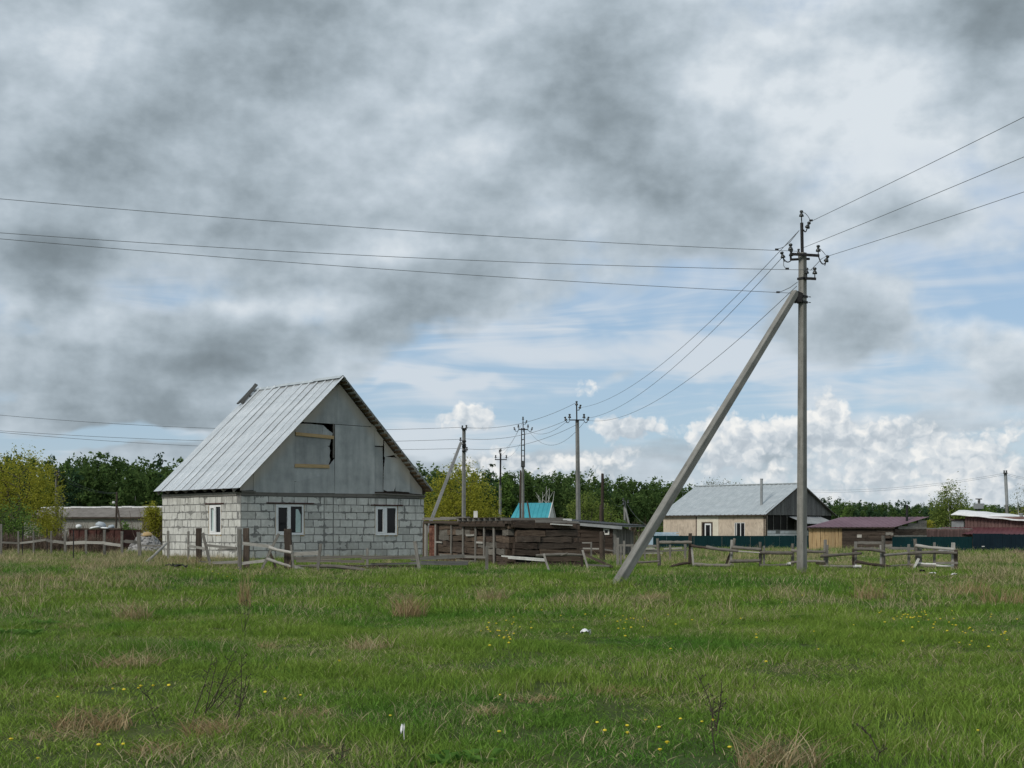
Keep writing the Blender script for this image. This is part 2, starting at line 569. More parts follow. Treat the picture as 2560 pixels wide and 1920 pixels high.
m_plain('stem', (0.09, 0.17, 0.035), (0.14, 0.22, 0.05), 20.0, 0.7, bs=0.0)
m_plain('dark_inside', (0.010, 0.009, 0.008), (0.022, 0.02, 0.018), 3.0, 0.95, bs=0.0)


def m_glass():
    m, t, b, o = mat_new('window_glass')
    b.inputs['Base Color'].default_value = (0.006, 0.007, 0.008, 1)
    b.inputs['Roughness'].default_value = 0.06
    b.inputs['Specular IOR Level'].default_value = 0.22


m_glass()


def m_block():
    """aerated block: pale grey, own shade per block, mortar smeared over its edges in places"""
    m, t, b, o = mat_new('aerated_block')
    g = t.n('ShaderNodeTexCoord').outputs['Generated']
    gx, gy, gz = t.sep(g)
    w = world_pos(t)
    r = obj_rand(t)
    n = t.noise(w, 7.0, 4.0, 0.6)
    n2 = t.noise(w, 2.1, 4.0, 0.65)
    n3 = t.noise(w, 34.0, 3.0, 0.6)
    c = t.mix(t.mr(n, 0.35, 0.7), (0.51, 0.505, 0.475), (0.62, 0.615, 0.585))
    k = t.math('MULTIPLY_ADD', t.math('POWER', r, 3.0), -0.26, 1.04)
    c = t.vm('SCALE', c, scale=k)
    ex = t.math('MINIMUM', gx, t.math('SUBTRACT', 1.0, gx))
    ez = t.math('MULTIPLY', t.math('MINIMUM', gz, t.math('SUBTRACT', 1.0, gz)), 0.5)
    e = t.math('MINIMUM', ex, ez)
    wid = t.math('MULTIPLY_ADD', t.mr(n2, 0.50, 0.72), 0.21, t.math('MULTIPLY_ADD', n3, 0.04, -0.006))
    sm = t.mr(t.math('SUBTRACT', e, t.math('MULTIPLY', wid, t.mr(n, 0.3, 0.62))), 0.0, 0.012, 1.0, 0.0)
    c = t.mix(t.math('MULTIPLY', sm, 0.9), c, (0.205, 0.203, 0.195))
    wx, wy, wz = t.sep(w)
    run = t.noise(t.vm('MULTIPLY', w, (4.0, 4.0, 0.55)), 1.0, 4.0, 0.6)
    top = t.math('MULTIPLY', t.mr(run, 0.50, 0.66), t.mr(wz, 1.9, 2.75))
    c = t.mix(t.math('MULTIPLY', top, 0.5), c, (0.17, 0.165, 0.15))
    damp = t.math('MULTIPLY', t.mr(t.noise(w, 1.6, 4.0, 0.6), 0.42, 0.66), t.mr(wz, 0.95, 0.35))
    c = t.mix(t.math('MULTIPLY', damp, 0.45), c, (0.21, 0.185, 0.14))
    t.put(b.inputs['Base Color'], c)
    b.inputs['Roughness'].default_value = 0.95
    b.inputs['Specular IOR Level'].default_value = 0.15
    bump(t, b, t.math('ADD', n3, sm), 0.4, 0.01)


m_block()


def m_galv(name, c1, c2, rough0, rough1, metal=0.75):
    """galvanised sheet: spangle, dull patches, small dents"""
    m, t, b, o = mat_new(name)
    w = obj_pos(t)
    vo = t.n('ShaderNodeTexVoronoi', feature='F1')
    t.put(vo.inputs['Vector'], w)
    vo.inputs['Scale'].default_value = 26.0
    n = t.noise(w, 1.7, 5.0, 0.6)
    n2 = t.noise(w, 6.0, 4.0, 0.6)
    sp = t.sep(vo.outputs['Color'])[0]
    f = t.math('MULTIPLY_ADD', sp, 0.15, t.math('MULTIPLY', n, 0.85))
    c = t.mix(t.mr(f, 0.3, 0.8), c1, c2)
    c = t.vm('SCALE', c, scale=t.math('MULTIPLY_ADD', obj_rand(t), 0.16, 0.92))
    t.put(b.inputs['Base Color'], c)
    b.inputs['Metallic'].default_value = metal
    t.put(b.inputs['Roughness'], t.mr(n, 0.3, 0.7, rough0, rough1))
    bump(t, b, n, 0.12, 0.03)


m_galv('galvanised', (0.64, 0.67, 0.69), (0.82, 0.84, 0.86), 0.22, 0.42, 0.5)
m_galv('galvanised_dull', (0.43, 0.47, 0.49), (0.56, 0.60, 0.62), 0.42, 0.58, 0.35)


def m_gable():
    """flat fibre sheets: grey, vertical rain streaks, paler and tan towards sheltered edges"""
    m, t, b, o = mat_new('gable_sheet')
    w = obj_pos(t)
    s1 = t.noise(t.vm('MULTIPLY', w, (3.2, 3.2, 0.45)), 1.0, 5.0, 0.55)
    n = t.noise(w, 1.3, 5.0, 0.65)
    n3 = t.noise(w, 24.0, 3.0, 0.6)
    c = t.ramp(t.math('MULTIPLY_ADD', s1, 0.42, t.math('MULTIPLY_ADD', n, 0.50, 0.05)), [(0.30, (0.22, 0.235, 0.24)), (0.52, (0.385, 0.40, 0.40)), (0.72, (0.56, 0.56, 0.545))])
    wx, wy, wz = t.sep(w)
    # rain never reaches the strip under the verge: the sheet keeps its pale tan there
    half = 4.445
    dist = t.math('SUBTRACT', t.math('MULTIPLY', t.math('SUBTRACT', half, t.math('ABSOLUTE', t.math('SUBTRACT', wx, half))), 0.96), t.math('SUBTRACT', wz, 3.22))
    dry = t.mr(t.math('MULTIPLY_ADD', t.math('SUBTRACT', n, 0.5), 0.9, dist), 0.12, 0.85, 1.0, 0.0)
    c = t.mix(t.math('MULTIPLY', dry, 0.75), c, (0.56, 0.49, 0.415))
    c = t.vm('SCALE', c, scale=t.math('MULTIPLY_ADD', obj_rand(t), 0.34, 0.80))
    t.put(b.inputs['Base Color'], c)
    b.inputs['Roughness'].default_value = 0.75
    b.inputs['Specular IOR Level'].default_value = 0.25
    bump(t, b, t.math('MULTIPLY_ADD', n3, 0.2, n), 0.25, 0.05)


m_gable()


def m_osb():
    """pinkish strand board"""
    m, t, b, o = mat_new('strand_board')
    w = world_pos(t)
    a = t.noise(t.vm('MULTIPLY', w, (5.0, 5.0, 1.8)), 1.0, 5.0, 0.6, 1.2)
    n = t.noise(w, 0.7, 3.0, 0.6)
    c = t.ramp(t.math('MULTIPLY_ADD', a, 0.75, t.math('MULTIPLY', n, 0.25)), [(0.32, (0.36, 0.295, 0.235)), (0.5, (0.55, 0.455, 0.36)), (0.7, (0.66, 0.56, 0.455))])
    wx, wy, wz = t.sep(w)
    c = t.mix(t.math('MULTIPLY', t.mr(wz, 1.9, 0.6), 0.35), c, (0.30, 0.26, 0.23))
    t.put(b.inputs['Base Color'], c)
    b.inputs['Roughness'].default_value = 0.9


m_osb()


def m_leaf(name, c1, c2, c3, scale=0.5, trans=0.30):
    """foliage: each leaf face its own shade, drifts of lighter and darker growth"""
    m = bpy.data.materials.new(name)
    m.use_nodes = True
    m.node_tree.nodes.clear()
    t = NT(m.node_tree)
    g = t.n('ShaderNodeNewGeometry')
    isl = g.outputs['Random Per Island']
    n = t.noise(g.outputs['Position'], scale, 3.0, 0.6)
    c = t.ramp(t.math('MULTIPLY_ADD', isl, 0.45, t.math('MULTIPLY', n, 0.6)), [(0.22, c1), (0.5, c2), (0.85, c3)])
    d = t.n('ShaderNodeBsdfDiffuse'); t.put(d.inputs[0], c)
    tr = t.n('ShaderNodeBsdfTranslucent'); t.put(tr.inputs[0], c)
    mx = t.n('ShaderNodeMixShader'); mx.inputs[0].default_value = trans
    m.node_tree.links.new(d.outputs[0], mx.inputs[1]); m.node_tree.links.new(tr.outputs[0], mx.inputs[2])
    o = t.n('ShaderNodeOutputMaterial')
    m.node_tree.links.new(mx.outputs[0], o.inputs[0])
    MATS[name] = m


m_leaf('leaf_forest', (0.052, 0.098, 0.032), (0.09, 0.148, 0.046), (0.135, 0.20, 0.065), 0.09, 0.45)
m_leaf('leaf_pine', (0.028, 0.06, 0.032), (0.048, 0.092, 0.045), (0.075, 0.13, 0.06), 0.09)
m_leaf('leaf_willow', (0.22, 0.235, 0.03), (0.36, 0.355, 0.05), (0.48, 0.46, 0.09), 0.5, 0.5)
m_leaf('leaf_green', (0.075, 0.14, 0.032), (0.135, 0.22, 0.055), (0.20, 0.29, 0.08), 0.6, 0.4)
m_leaf('leaf_birch', (0.10, 0.15, 0.034), (0.18, 0.235, 0.055), (0.26, 0.31, 0.09), 0.6, 0.4)
m_leaf('leaf_pale', (0.11, 0.13, 0.07), (0.20, 0.22, 0.13), (0.30, 0.31, 0.2), 0.6)


def m_grass(name, fresh_lo, fresh_hi, lush, dry_col, dry_bias):
    """grass blades: fresh and lush drifts across the meadow, some blades last year's straw"""
    m = bpy.data.materials.new(name)
    m.use_nodes = True
    m.node_tree.nodes.clear()
    t = NT(m.node_tree)
    g = t.n('ShaderNodeNewGeometry')
    pos = g.outputs['Position']
    isl = g.outputs['Random Per Island']
    pz = t.vm('MULTIPLY', pos, (1.0, 1.0, 0.0))
    big = t.noise(pz, 0.16, 3.0, 0.6)
    mid = t.noise(t.vm('ADD', pz, (31.0, 7.0, 0.0)), 0.75, 3.0, 0.6)
    c = t.mix(t.mr(mid, 0.3, 0.7), fresh_lo, fresh_hi)
    c = t.mix(t.mr(big, 0.44, 0.62), c, lush)
    c = t.vm('SCALE', c, scale=t.math('MULTIPLY_ADD', isl, 1.0, 0.5))
    dn = t.noise(t.vm('ADD', pz, (3.0, 57.0, 0.0)), 0.33, 3.0, 0.65)
    py = t.sep(pos)[1]
    dd = t.math('ADD', t.math('MULTIPLY_ADD', t.math('SUBTRACT', dn, 0.5), 1.1, dry_bias), t.math('MULTIPLY', t.mr(py, 20.0, 60.0), 0.12))
    isl2 = t.math('FRACT', t.math('MULTIPLY', isl, 7.31))
    isdry = t.mr(t.math('SUBTRACT', dd, isl2), -0.03, 0.03, 0.0, 1.0)
    c = t.mix(isdry, c, t.vm('SCALE', dry_col, scale=t.math('MULTIPLY_ADD', isl, 0.7, 0.6)))
    d = t.n('ShaderNodeBsdfDiffuse'); t.put(d.inputs[0], c)
    tr = t.n('ShaderNodeBsdfTranslucent'); t.put(tr.inputs[0], c)
    mx = t.n('ShaderNodeMixShader'); mx.inputs[0].default_value = 0.30
    m.node_tree.links.new(d.outputs[0], mx.inputs[1]); m.node_tree.links.new(tr.outputs[0], mx.inputs[2])
    o = t.n('ShaderNodeOutputMaterial')
    m.node_tree.links.new(mx.outputs[0], o.inputs[0])
    MATS[name] = m


m_grass('grass', (0.145, 0.24, 0.038), (0.215, 0.305, 0.06), (0.092, 0.205, 0.034), (0.48, 0.42, 0.25), 0.10)
m_grass('grass_straw', (0.10, 0.13, 0.03), (0.15, 0.17, 0.05), (0.09, 0.16, 0.035), (0.47, 0.39, 0.24), 0.72)
m_leaf('straw', (0.19, 0.13, 0.065), (0.38, 0.295, 0.165), (0.58, 0.49, 0.32), 2.0, 0.3)
m_leaf('straw_red', (0.18, 0.12, 0.06), (0.36, 0.26, 0.14), (0.54, 0.43, 0.26), 2.0, 0.3)
m_leaf('herb', (0.07, 0.16, 0.032), (0.12, 0.24, 0.05), (0.19, 0.32, 0.08), 1.0, 0.4)


def m_ground():
    m, t, b, o = mat_new('meadow_soil')
    w = world_pos(t)
    big = t.noise(w, 0.16, 3.0, 0.6)
    mid = t.noise(w, 1.1, 5.0, 0.65)
    fi = t.noise(w, 14.0, 4.0, 0.7)
    c = t.mix(t.mr(mid, 0.35, 0.68), (0.045, 0.07, 0.017), (0.085, 0.105, 0.032))
    c = t.mix(t.mr(big, 0.5, 0.66, 0.0, 0.7), c, (0.04, 0.08, 0.018))
    c = t.mix(t.math('MULTIPLY', t.mr(fi, 0.52, 0.7), 0.6), c, (0.12, 0.098, 0.058))
    t.put(b.inputs['Base Color'], c)
    b.inputs['Roughness'].default_value = 0.95
    b.inputs['Specular IOR Level'].default_value = 0.1
    bump(t, b, t.math('ADD', fi, mid), 0.7, 0.06)


m_ground()
M = MATS

# ---------------------------------------------------------------- unit pieces shared by many objects
def rough_box(name, nx=6, amp=0.05, seed=0):
    """unit-long timber along x, slightly bowed, with uneven edges"""
    rr = random.Random(seed)
    mb = MB()
    rings = []
    for i in range(nx + 1):
        x = i / nx
        by, bz = amp * rr.uniform(-1, 1), amp * rr.uniform(-1, 1)
        ring = []
        for sy, sz in ((-1, -1), (1, -1), (1, 1), (-1, 1)):
            ring.append((x + (rr.uniform(-0.008, 0.008) if i in (0, nx) else 0), 0.5 * sy * (1 + amp * rr.uniform(-1, 1)) + by, 0.5 * sz * (1 + amp * rr.uniform(-1, 1)) + bz))
        rings.append(ring)
    for r_ in rings:
        mb.v += r_
    for i in range(nx):
        for q in range(4):
            a, b_ = i * 4 + q, i * 4 + (q + 1) % 4
            mb.f.append((a, b_, b_ + 4, a + 4))
    mb.f.append((3, 2, 1, 0)); e = nx * 4; mb.f.append((e, e + 1, e + 2, e + 3))
    return mb.mesh(name)


def rough_log(name, bend=0.0, seed=0, n=9, segs=9, taper=0.15):
    rr = random.Random(seed)
    mb = MB()
    ph = rr.uniform(0, 6)
    for i in range(segs + 1):
        x = i / segs
        cy = bend * math.sin(x * 3.6 + ph) + 0.10 * rr.uniform(-1, 1)
        cz = bend * math.sin(x * 2.9 + ph * 1.7) + 0.10 * rr.uniform(-1, 1)
        rad = (1.0 + taper * (0.5 - x)) * (1 + 0.12 * rr.uniform(-1, 1))
        for q in range(n):
            an = 2 * math.pi * q / n
            k = rad * (1 + 0.09 * rr.uniform(-1, 1))
            mb.v.append((x + (rr.uniform(-0.006, 0.006) if i in (0, segs) else 0), cy + k * math.cos(an), cz + k * math.sin(an)))
    for i in range(segs):
        for q in range(n):
            a, b_ = i * n + q, i * n + (q + 1) % n
            mb.f.append((a, b_, b_ + n, a + n))
    mb.f.append(tuple(range(n - 1, -1, -1))); e = segs * n; mb.f.append(tuple(e + q for q in range(n)))
    return mb.mesh(name, None, True)


BOX = [rough_box('timber_%d' % k, 6, 0.06, k) for k in range(5)]
BOARD = [rough_box('board_%d' % k, 6, 0.03, 20 + k) for k in range(5)]
LOG = [rough_log('log_%d' % k, [0.1, 0.35, 0.7, 1.0, 0.5][k], 40 + k) for k in range(5)]


def _proto(lst, mat):
    """a copy of a prototype mesh per material, made once"""
    key = (lst.name, mat.name)
    if key not in _proto.c:
        m = lst.copy(); m.materials.clear(); m.materials.append(mat)
        _proto.c[key] = m
    return _proto.c[key]


_proto.c = {}


def beam(name, p0, p1, w, h, mat, parent, protos=None, up=None, seed=None):
    """timber from p0 to p1, w across, h high"""
    p0, p1 = Vector(p0), Vector(p1)
    d = p1 - p0
    u = Vector(up) if up is not None else (Vector((0, 0, 1)) if abs(d.normalized().z) < 0.75 else Vector((0, -1, 0.01)))
    Mx = frame_matrix(p0, d, u) @ Matrix.Diagonal((d.length, w, h, 1))
    pl = protos or BOX
    k = random.randrange(len(pl)) if seed is None else seed % len(pl)
    return add(name, _proto(pl[k], mat), Mx, parent)


def log(name, p0, p1, r, mat, parent, kind=None):
    p0, p1 = Vector(p0), Vector(p1)
    d = p1 - p0
    u = Vector((0, 0, 1)) if abs(d.normalized().z) < 0.75 else Vector((0, -1, 0.01))
    Mx = frame_matrix(p0, d, u) @ Matrix.Diagonal((d.length, r, r, 1))
    k = random.randrange(3) if kind is None else kind
    return add(name, _proto(LOG[k], mat), Mx, parent)


# ================================================================ ground
def make_ground():
    ys = [2.0]
    while ys[-1] < 4200:
        ys.append(ys[-1] * 1.03 + 0.12)
    ys = [-60, -20, -5] + ys
    V, Fc = [], []
    nx = 70
    for y in ys:
        half = max(60.0, abs(y) * 1.3)
        for i in range(nx + 1):
            s = i / nx * 2 - 1
            x = half * (0.35 * s + 0.65 * s ** 3)
            V.append((x, y, ground_z(x, y) if y < 400 else -0.07))
    for j in range(len(ys) - 1):
        for i in range(nx):
            a = j * (nx + 1) + i
            Fc.append((a, a + 1, a + nx + 2, a + nx + 1))
    o = add('meadow_ground', np_mesh('meadow_ground', V, Fc, M['meadow_soil'], True))
    tag(o, kind='structure')


make_ground()


# ================================================================ meadow grass: patches of blades set out over the ground
def blade_arrays(n, rad, h0, h1, w0, w1, lean, r, segs=3):
    """n bent blades rooted in a disc; returns vertices and quads"""
    ang = r.uniform(0, 2 * np.pi, n); rr = rad * np.sqrt(r.uniform(0, 1, n))
    x0, y0 = rr * np.cos(ang), rr * np.sin(ang)
    h = r.uniform(h0, h1, n); w = r.uniform(w0, w1, n)
    la = r.uniform(0, 2 * np.pi, n); lk = lean * h * r.uniform(0.15, 1.0, n)
    fa = r.uniform(0, np.pi, n)
    V = np.zeros((n, segs + 1, 2, 3))
    for k in range(segs + 1):
        t = k / segs
        cx = x0 + np.cos(la) * lk * t ** 1.8
        cy = y0 + np.sin(la) * lk * t ** 1.8
        cz = h * (t - 0.18 * lean * t ** 2.2)
        ww = w * (1 - 0.92 * t ** 1.4) * 0.5
        for s, sg in ((0, -1), (1, 1)):
            V[:, k, s, 0] = cx + sg * np.cos(fa) * ww
            V[:, k, s, 1] = cy + sg * np.sin(fa) * ww
            V[:, k, s, 2] = cz
    V = V.reshape(-1, 3)
    base = np.arange(n)[:, None] * (segs + 1) * 2
    q = []
    for k in range(segs):
        q.append(np.stack([base[:, 0] + 2 * k, base[:, 0] + 2 * k + 1, base[:, 0] + 2 * k + 3, base[:, 0] + 2 * k + 2], 1))
    return V, np.concatenate(q)


def scatter_group(name, coll, pts, rot, scl, idx, label, category=None):
    """one object that instances the patches of a collection on its points"""
    m = bpy.data.meshes.new(name)
    m.vertices.add(len(pts)); m.vertices.foreach_set('co', np.asarray(pts, np.float32).ravel())
    a = m.attributes.new('rot', 'FLOAT_VECTOR', 'POINT'); a.data.foreach_set('vector', np.asarray(rot, np.float32).ravel())
    a = m.attributes.new('scl', 'FLOAT_VECTOR', 'POINT'); a.data.foreach_set('vector', np.asarray(scl, np.float32).ravel())
    a = m.attributes.new('idx', 'INT', 'POINT'); a.data.foreach_set('value', np.asarray(idx, np.int32))
    o = add(name, m)
    ng = bpy.data.node_groups.new(name, 'GeometryNodeTree')
    ng.interface.new_socket('Geometry', in_out='INPUT', socket_type='NodeSocketGeometry')
    ng.interface.new_socket('Geometry', in_out='OUTPUT', socket_type='NodeSocketGeometry')
    t = NT(ng)
    gi, go = t.n('NodeGroupInput'), t.n('NodeGroupOutput')
    ci = t.n('GeometryNodeCollectionInfo')
    ci.inputs[0].default_value = coll
    ci.inputs[1].default_value = True
    ci.inputs[2].default_value = True
    ip = t.n('GeometryNodeInstanceOnPoints')

    def attr(nm, dt):
        nd = t.n('GeometryNodeInputNamedAttribute', data_type=dt)
        nd.inputs[0].default_value = nm
        return nd.outputs[0]
    L = ng.links.new
    L(gi.outputs[0], ip.inputs['Points'])
    L(ci.outputs[0], ip.inputs['Instance'])
    ip.inputs['Pick Instance'].default_value = True
    L(attr('idx', 'INT'), ip.inputs['Instance Index'])
    e2r = t.n('FunctionNodeEulerToRotation')
    L(attr('rot', 'FLOAT_VECTOR'), e2r.inputs[0])
    L(e2r.outputs[0], ip.inputs['Rotation'])
    L(attr('scl', 'FLOAT_VECTOR'), ip.inputs['Scale'])
    L(ip.outputs[0], go.inputs[0])
    md = o.modifiers.new('scatter', 'NODES')
    md.node_group = ng
    tag(o, label, category, kind='stuff')
    return o


def patch_collection(name, specs, mat):
    coll = bpy.data.collections.new(name)
    for k, sp in enumerate(specs):
        V, Q = blade_arrays(*sp[:7], np.random.default_rng(100 + k))
        ob = bpy.data.objects.new('%s_%02d' % (name, k), np_mesh('%s_%02d' % (name, k), V, Q, mat))
        coll.objects.link(ob)
    return coll


def dry_here(x, y):
    """how much of last year's straw stands at this place (0..1)"""
    px = 1280 + F * x / y
    v = 0.42 * (mnoise.noise((x * 0.22, y * 0.16, 9.0)) + 0.05)
    if y > 40 and px < 640: v += 0.55 * smooth(40, 48, y)
    if y > 46 and px > 1500: v += 0.30
    if y > 60: v += 0.15
    if 33 < y < 42 and px > 2150: v += 0.45 * smooth(2150, 2450, px)
    if 24 < y < 42 and px < 700: v += 0.22
    return v


near_c = patch_collection('grass_patch_near', [
    (110, 0.24, 0.04, 0.12, 0.005, 0.010, 0.9), (110, 0.24, 0.05, 0.15, 0.005, 0.010, 1.1), (100, 0.26, 0.035, 0.10, 0.005, 0.011, 0.8),
    (80, 0.20, 0.07, 0.20, 0.004, 0.009, 1.2), (100, 0.26, 0.04, 0.12, 0.005, 0.011, 1.3)], M['grass'])
far_c = patch_collection('grass_patch_far', [
    (95, 0.42, 0.07, 0.20, 0.010, 0.018, 0.9), (95, 0.42, 0.09, 0.26, 0.010, 0.018, 1.0), (80, 0.45, 0.06, 0.17, 0.012, 0.022, 0.9)], M['grass'])
straw_c = patch_collection('straw_patch', [
    (60, 0.24, 0.10, 0.30, 0.004, 0.007, 1.5), (50, 0.22, 0.12, 0.42, 0.004, 0.007, 1.2), (60, 0.28, 0.06, 0.22, 0.005, 0.008, 1.8)], M['grass_straw'])
strawfar_c = patch_collection('straw_patch_far', [
    (60, 0.40, 0.15, 0.42, 0.010, 0.018, 1.1), (50, 0.36, 0.18, 0.55, 0.010, 0.016, 0.9), (60, 0.42, 0.10, 0.30, 0.012, 0.020, 1.3)], M['grass_straw'])


def in_house(x, y):
    u = (x + 10.31) * 0.742 + (y - 54) * 0.67
    v = -(x + 10.31) * 0.67 + (y - 54) * 0.742
    return -0.1 < u < 9.0 and -0.1 < v < 6.3


def spread(y0, y1, dens, keep, nvar, s0, s1, margin=1.22):
    n = int(dens * 0.36 * margin * (y1 * y1 - y0 * y0))
    yy = np.sqrt(rng.uniform(y0 * y0, y1 * y1, n))
    xx = rng.uniform(-1, 1, n) * (0.36 * margin * yy + 0.6)
    P_, R_, S_, I_ = [], [], [], []
    for x, y in zip(xx, yy):
        k = keep(x, y)
        if k <= 0 or random.random() > k or in_house(x, y):
            continue
        hgt = 0.80 + 0.75 * (mnoise.noise((x * 0.5, y * 0.5, 1.0)) + 0.35 * mnoise.noise((x * 1.7, y * 1.7, 5.0)))
        s = random.uniform(s0, s1)
        P_.append((x, y, ground_z(x, y) - 0.015)); R_.append((random.uniform(-0.12, 0.12), random.uniform(-0.12, 0.12), random.uniform(0, 6.28)))
        S_.append((s, s, s * max(0.35, hgt))); I_.append(random.randrange(nvar))
    return P_, R_, S_, I_


scatter_group('short_grass', near_c, *spread(7.2, 24, 26, lambda x, y: 1.0, 5, 0.8, 1.2), 'short fresh green meadow grass in the foreground', 'grass')
scatter_group('meadow_grass', far_c, *spread(22, 62, 7.5, lambda x, y: smooth(22, 25, y), 3, 0.75, 1.1), 'green meadow grass around the fences', 'grass')
scatter_group('yard_grass', far_c, *spread(60, 135, 1.6, lambda x, y: 1.0, 3, 1.3, 2.0), 'green meadow grass around the far sheds', 'grass')
scatter_group('straw_grass', straw_c, *spread(7.2, 27, 4.0, lambda x, y: dry_here(x, y) * 1.2, 3, 0.7, 1.1), 'dead straw coloured grass mixed into the foreground meadow', 'dry grass')
scatter_group('tall_straw_grass', strawfar_c, *spread(25, 90, 2.6, lambda x, y: dry_here(x, y) * 1.5, 3, 0.7, 1.1), 'tall dead straw coloured grass along the fences', 'dry grass')

leaf_c = patch_collection('broadleaf_patch', [
    (26, 0.16, 0.03, 0.10, 0.022, 0.040, 1.6), (20, 0.14, 0.04, 0.13, 0.020, 0.034, 1.3), (30, 0.22, 0.02, 0.07, 0.018, 0.032, 2.0)], M['herb'])
scatter_group('broadleaf_herbs', leaf_c, *spread(7.2, 30, 2.2, lambda x, y: 0.25 + 1.1 * (mnoise.noise((x * 0.45, y * 0.45, 21.0)) + 0.1), 3, 0.7, 1.3), 'low broad leaved weeds scattered through the meadow grass', 'weeds')


# ================================================================ the house of aerated blocks
HC = Vector((-10.31, 54.0, 0.0))
HR, HL = Vector((0.742, 0.67, 0)).normalized(), Vector((-0.67, 0.742, 0)).normalized()
HM = Matrix(((HR.x, HL.x, 0, HC.x), (HR.y, HL.y, 0, HC.y), (0, 0, 1, 0), (0, 0, 0, 1)))
HW, HD = 8.89, 6.13                     # gable width, depth
WALL_TOP = 2.763
EAVE_U, EAVE_Z, APEX_U, APEX_Z, REAVE_U, REAVE_Z = -0.34, 3.05, 4.445, 7.58, 9.03, 3.09
V0, V1 = -0.40, 6.22


def h(u, v, z):
    return HM @ Vector((u, v, z))


def roof_z(u):
    if u <= APEX_U:
        return EAVE_Z + (APEX_Z - EAVE_Z) * (u - EAVE_U) / (APEX_U - EAVE_U)
    return APEX_Z + (REAVE_Z - APEX_Z) * (u - APEX_U) / (REAVE_U - APEX_U)


def block_protos():
    out = []
    for k in range(7):
        rr = random.Random(200 + k)
        nx, nz = 5, 3
        mb = MB()
        idx = {}
        for j in range(nz + 1):
            for i in range(nx + 1):
                x, z = i / nx, j / nz
                ch = 0.0
                if i in (0, nx): x += (0.5 - x) * rr.uniform(0, 0.05)
                if j in (0, nz): z += (0.5 - z) * rr.uniform(0, 0.07)
                if i in (0, nx) and j in (0, nz) and rr.random() < 0.35:
                    ch = rr.uniform(0.05, 0.3)
                idx[i, j] = len(mb.v)
                mb.v.append((x, ch + rr.uniform(0, 0.03), z))
        for j in range(nz):
            for i in range(nx):
                mb.f.append((idx[i, j], idx[i + 1, j], idx[i + 1, j + 1], idx[i, j + 1]))
        rim = [(i, 0) for i in range(nx)] + [(nx, j) for j in range(nz)] + [(i, nz) for i in range(nx, 0, -1)] + [(0, j) for j in range(nz, 0, -1)]
        b0 = len(mb.v)
        for r_ in rim:
            x, _, z = mb.v[idx[r_]]
            mb.v.append((x, 1.0, z))
        n = len(rim)
        for q in range(n):
            mb.f.append((idx[rim[q]], b0 + q, b0 + (q + 1) % n, idx[rim[(q + 1) % n]]))
        out.append(mb.mesh('aerated_block_%d' % k, M['aerated_block']))
    return out


BLK = block_protos()
WIN_F = [(1.55, 2.86, 1.27, 2.45), (6.34, 7.48, 1.25, 2.43)]
WIN_L = [(1.47, 2.39, 1.29, 2.43)]


def wall_core(name, length, wins, M_, parent):
    """mortar bed behind the blocks, with the window openings left open"""
    mb = MB()
    x = 0.0
    for (a, b, z0, z1) in wins:
        mb.box(x, a, 0.014, 0.30, -0.1, WALL_TOP)
        mb.box(a, b, 0.014, 0.30, -0.1, z0)
        mb.box(a, b, 0.014, 0.30, z1, WALL_TOP)
        x = b
    mb.box(x, length, 0.014, 0.30, -0.1, WALL_TOP)
    return mb.build(name, M['mortar'], parent, M_)


def lay_blocks(wall, M_, segs, wins, blen, seed, flip=False, first_long=0.0):
    rr = random.Random(seed)
    for row in range(9):
        z1 = WALL_TOP - 0.3 * row
        z0 = z1 - 0.3
        for (s0, s1) in segs:
            joints = [s0]
            x = s0 + (blen * 0.5 if row % 2 else blen) + rr.uniform(-0.06, 0.06)
            while x < s1 - 0.12:
                joints.append(x)
                x += blen * rr.uniform(0.93, 1.05) if rr.random() > 0.1 else blen * 0.55
            joints.append(s1)
            for a, b in zip(joints[:-1], joints[1:]):
                pieces = [(a, b)]
                for (wa, wb, wz0, wz1) in wins:
                    if z0 + 0.12 < wz1 and z1 - 0.12 > wz0:
                        nxt = []
                        for (p, q) in pieces:
                            if q <= wa or p >= wb:
                                nxt.append((p, q))
                            else:
                                if p < wa - 0.05: nxt.append((p, wa - 0.01))
                                if q > wb + 0.05: nxt.append((wb + 0.01, q))
                        pieces = nxt
                for (p, q) in pieces:
                    if q - p < 0.06: continue
                    g = rr.uniform(0.008, 0.016) / 2
                    gz = rr.uniform(0.008, 0.02) / 2
                    pr = rr.uniform(-0.004, 0.006)
                    Mb = M_ @ Matrix.Translation((p + g, pr, z0 + gz)) @ Matrix.Diagonal((q - p - 2 * g, 0.09, 0.3 - 2 * gz, 1))
                    add('block', BLK[rr.randrange(len(BLK))], Mb, wall)


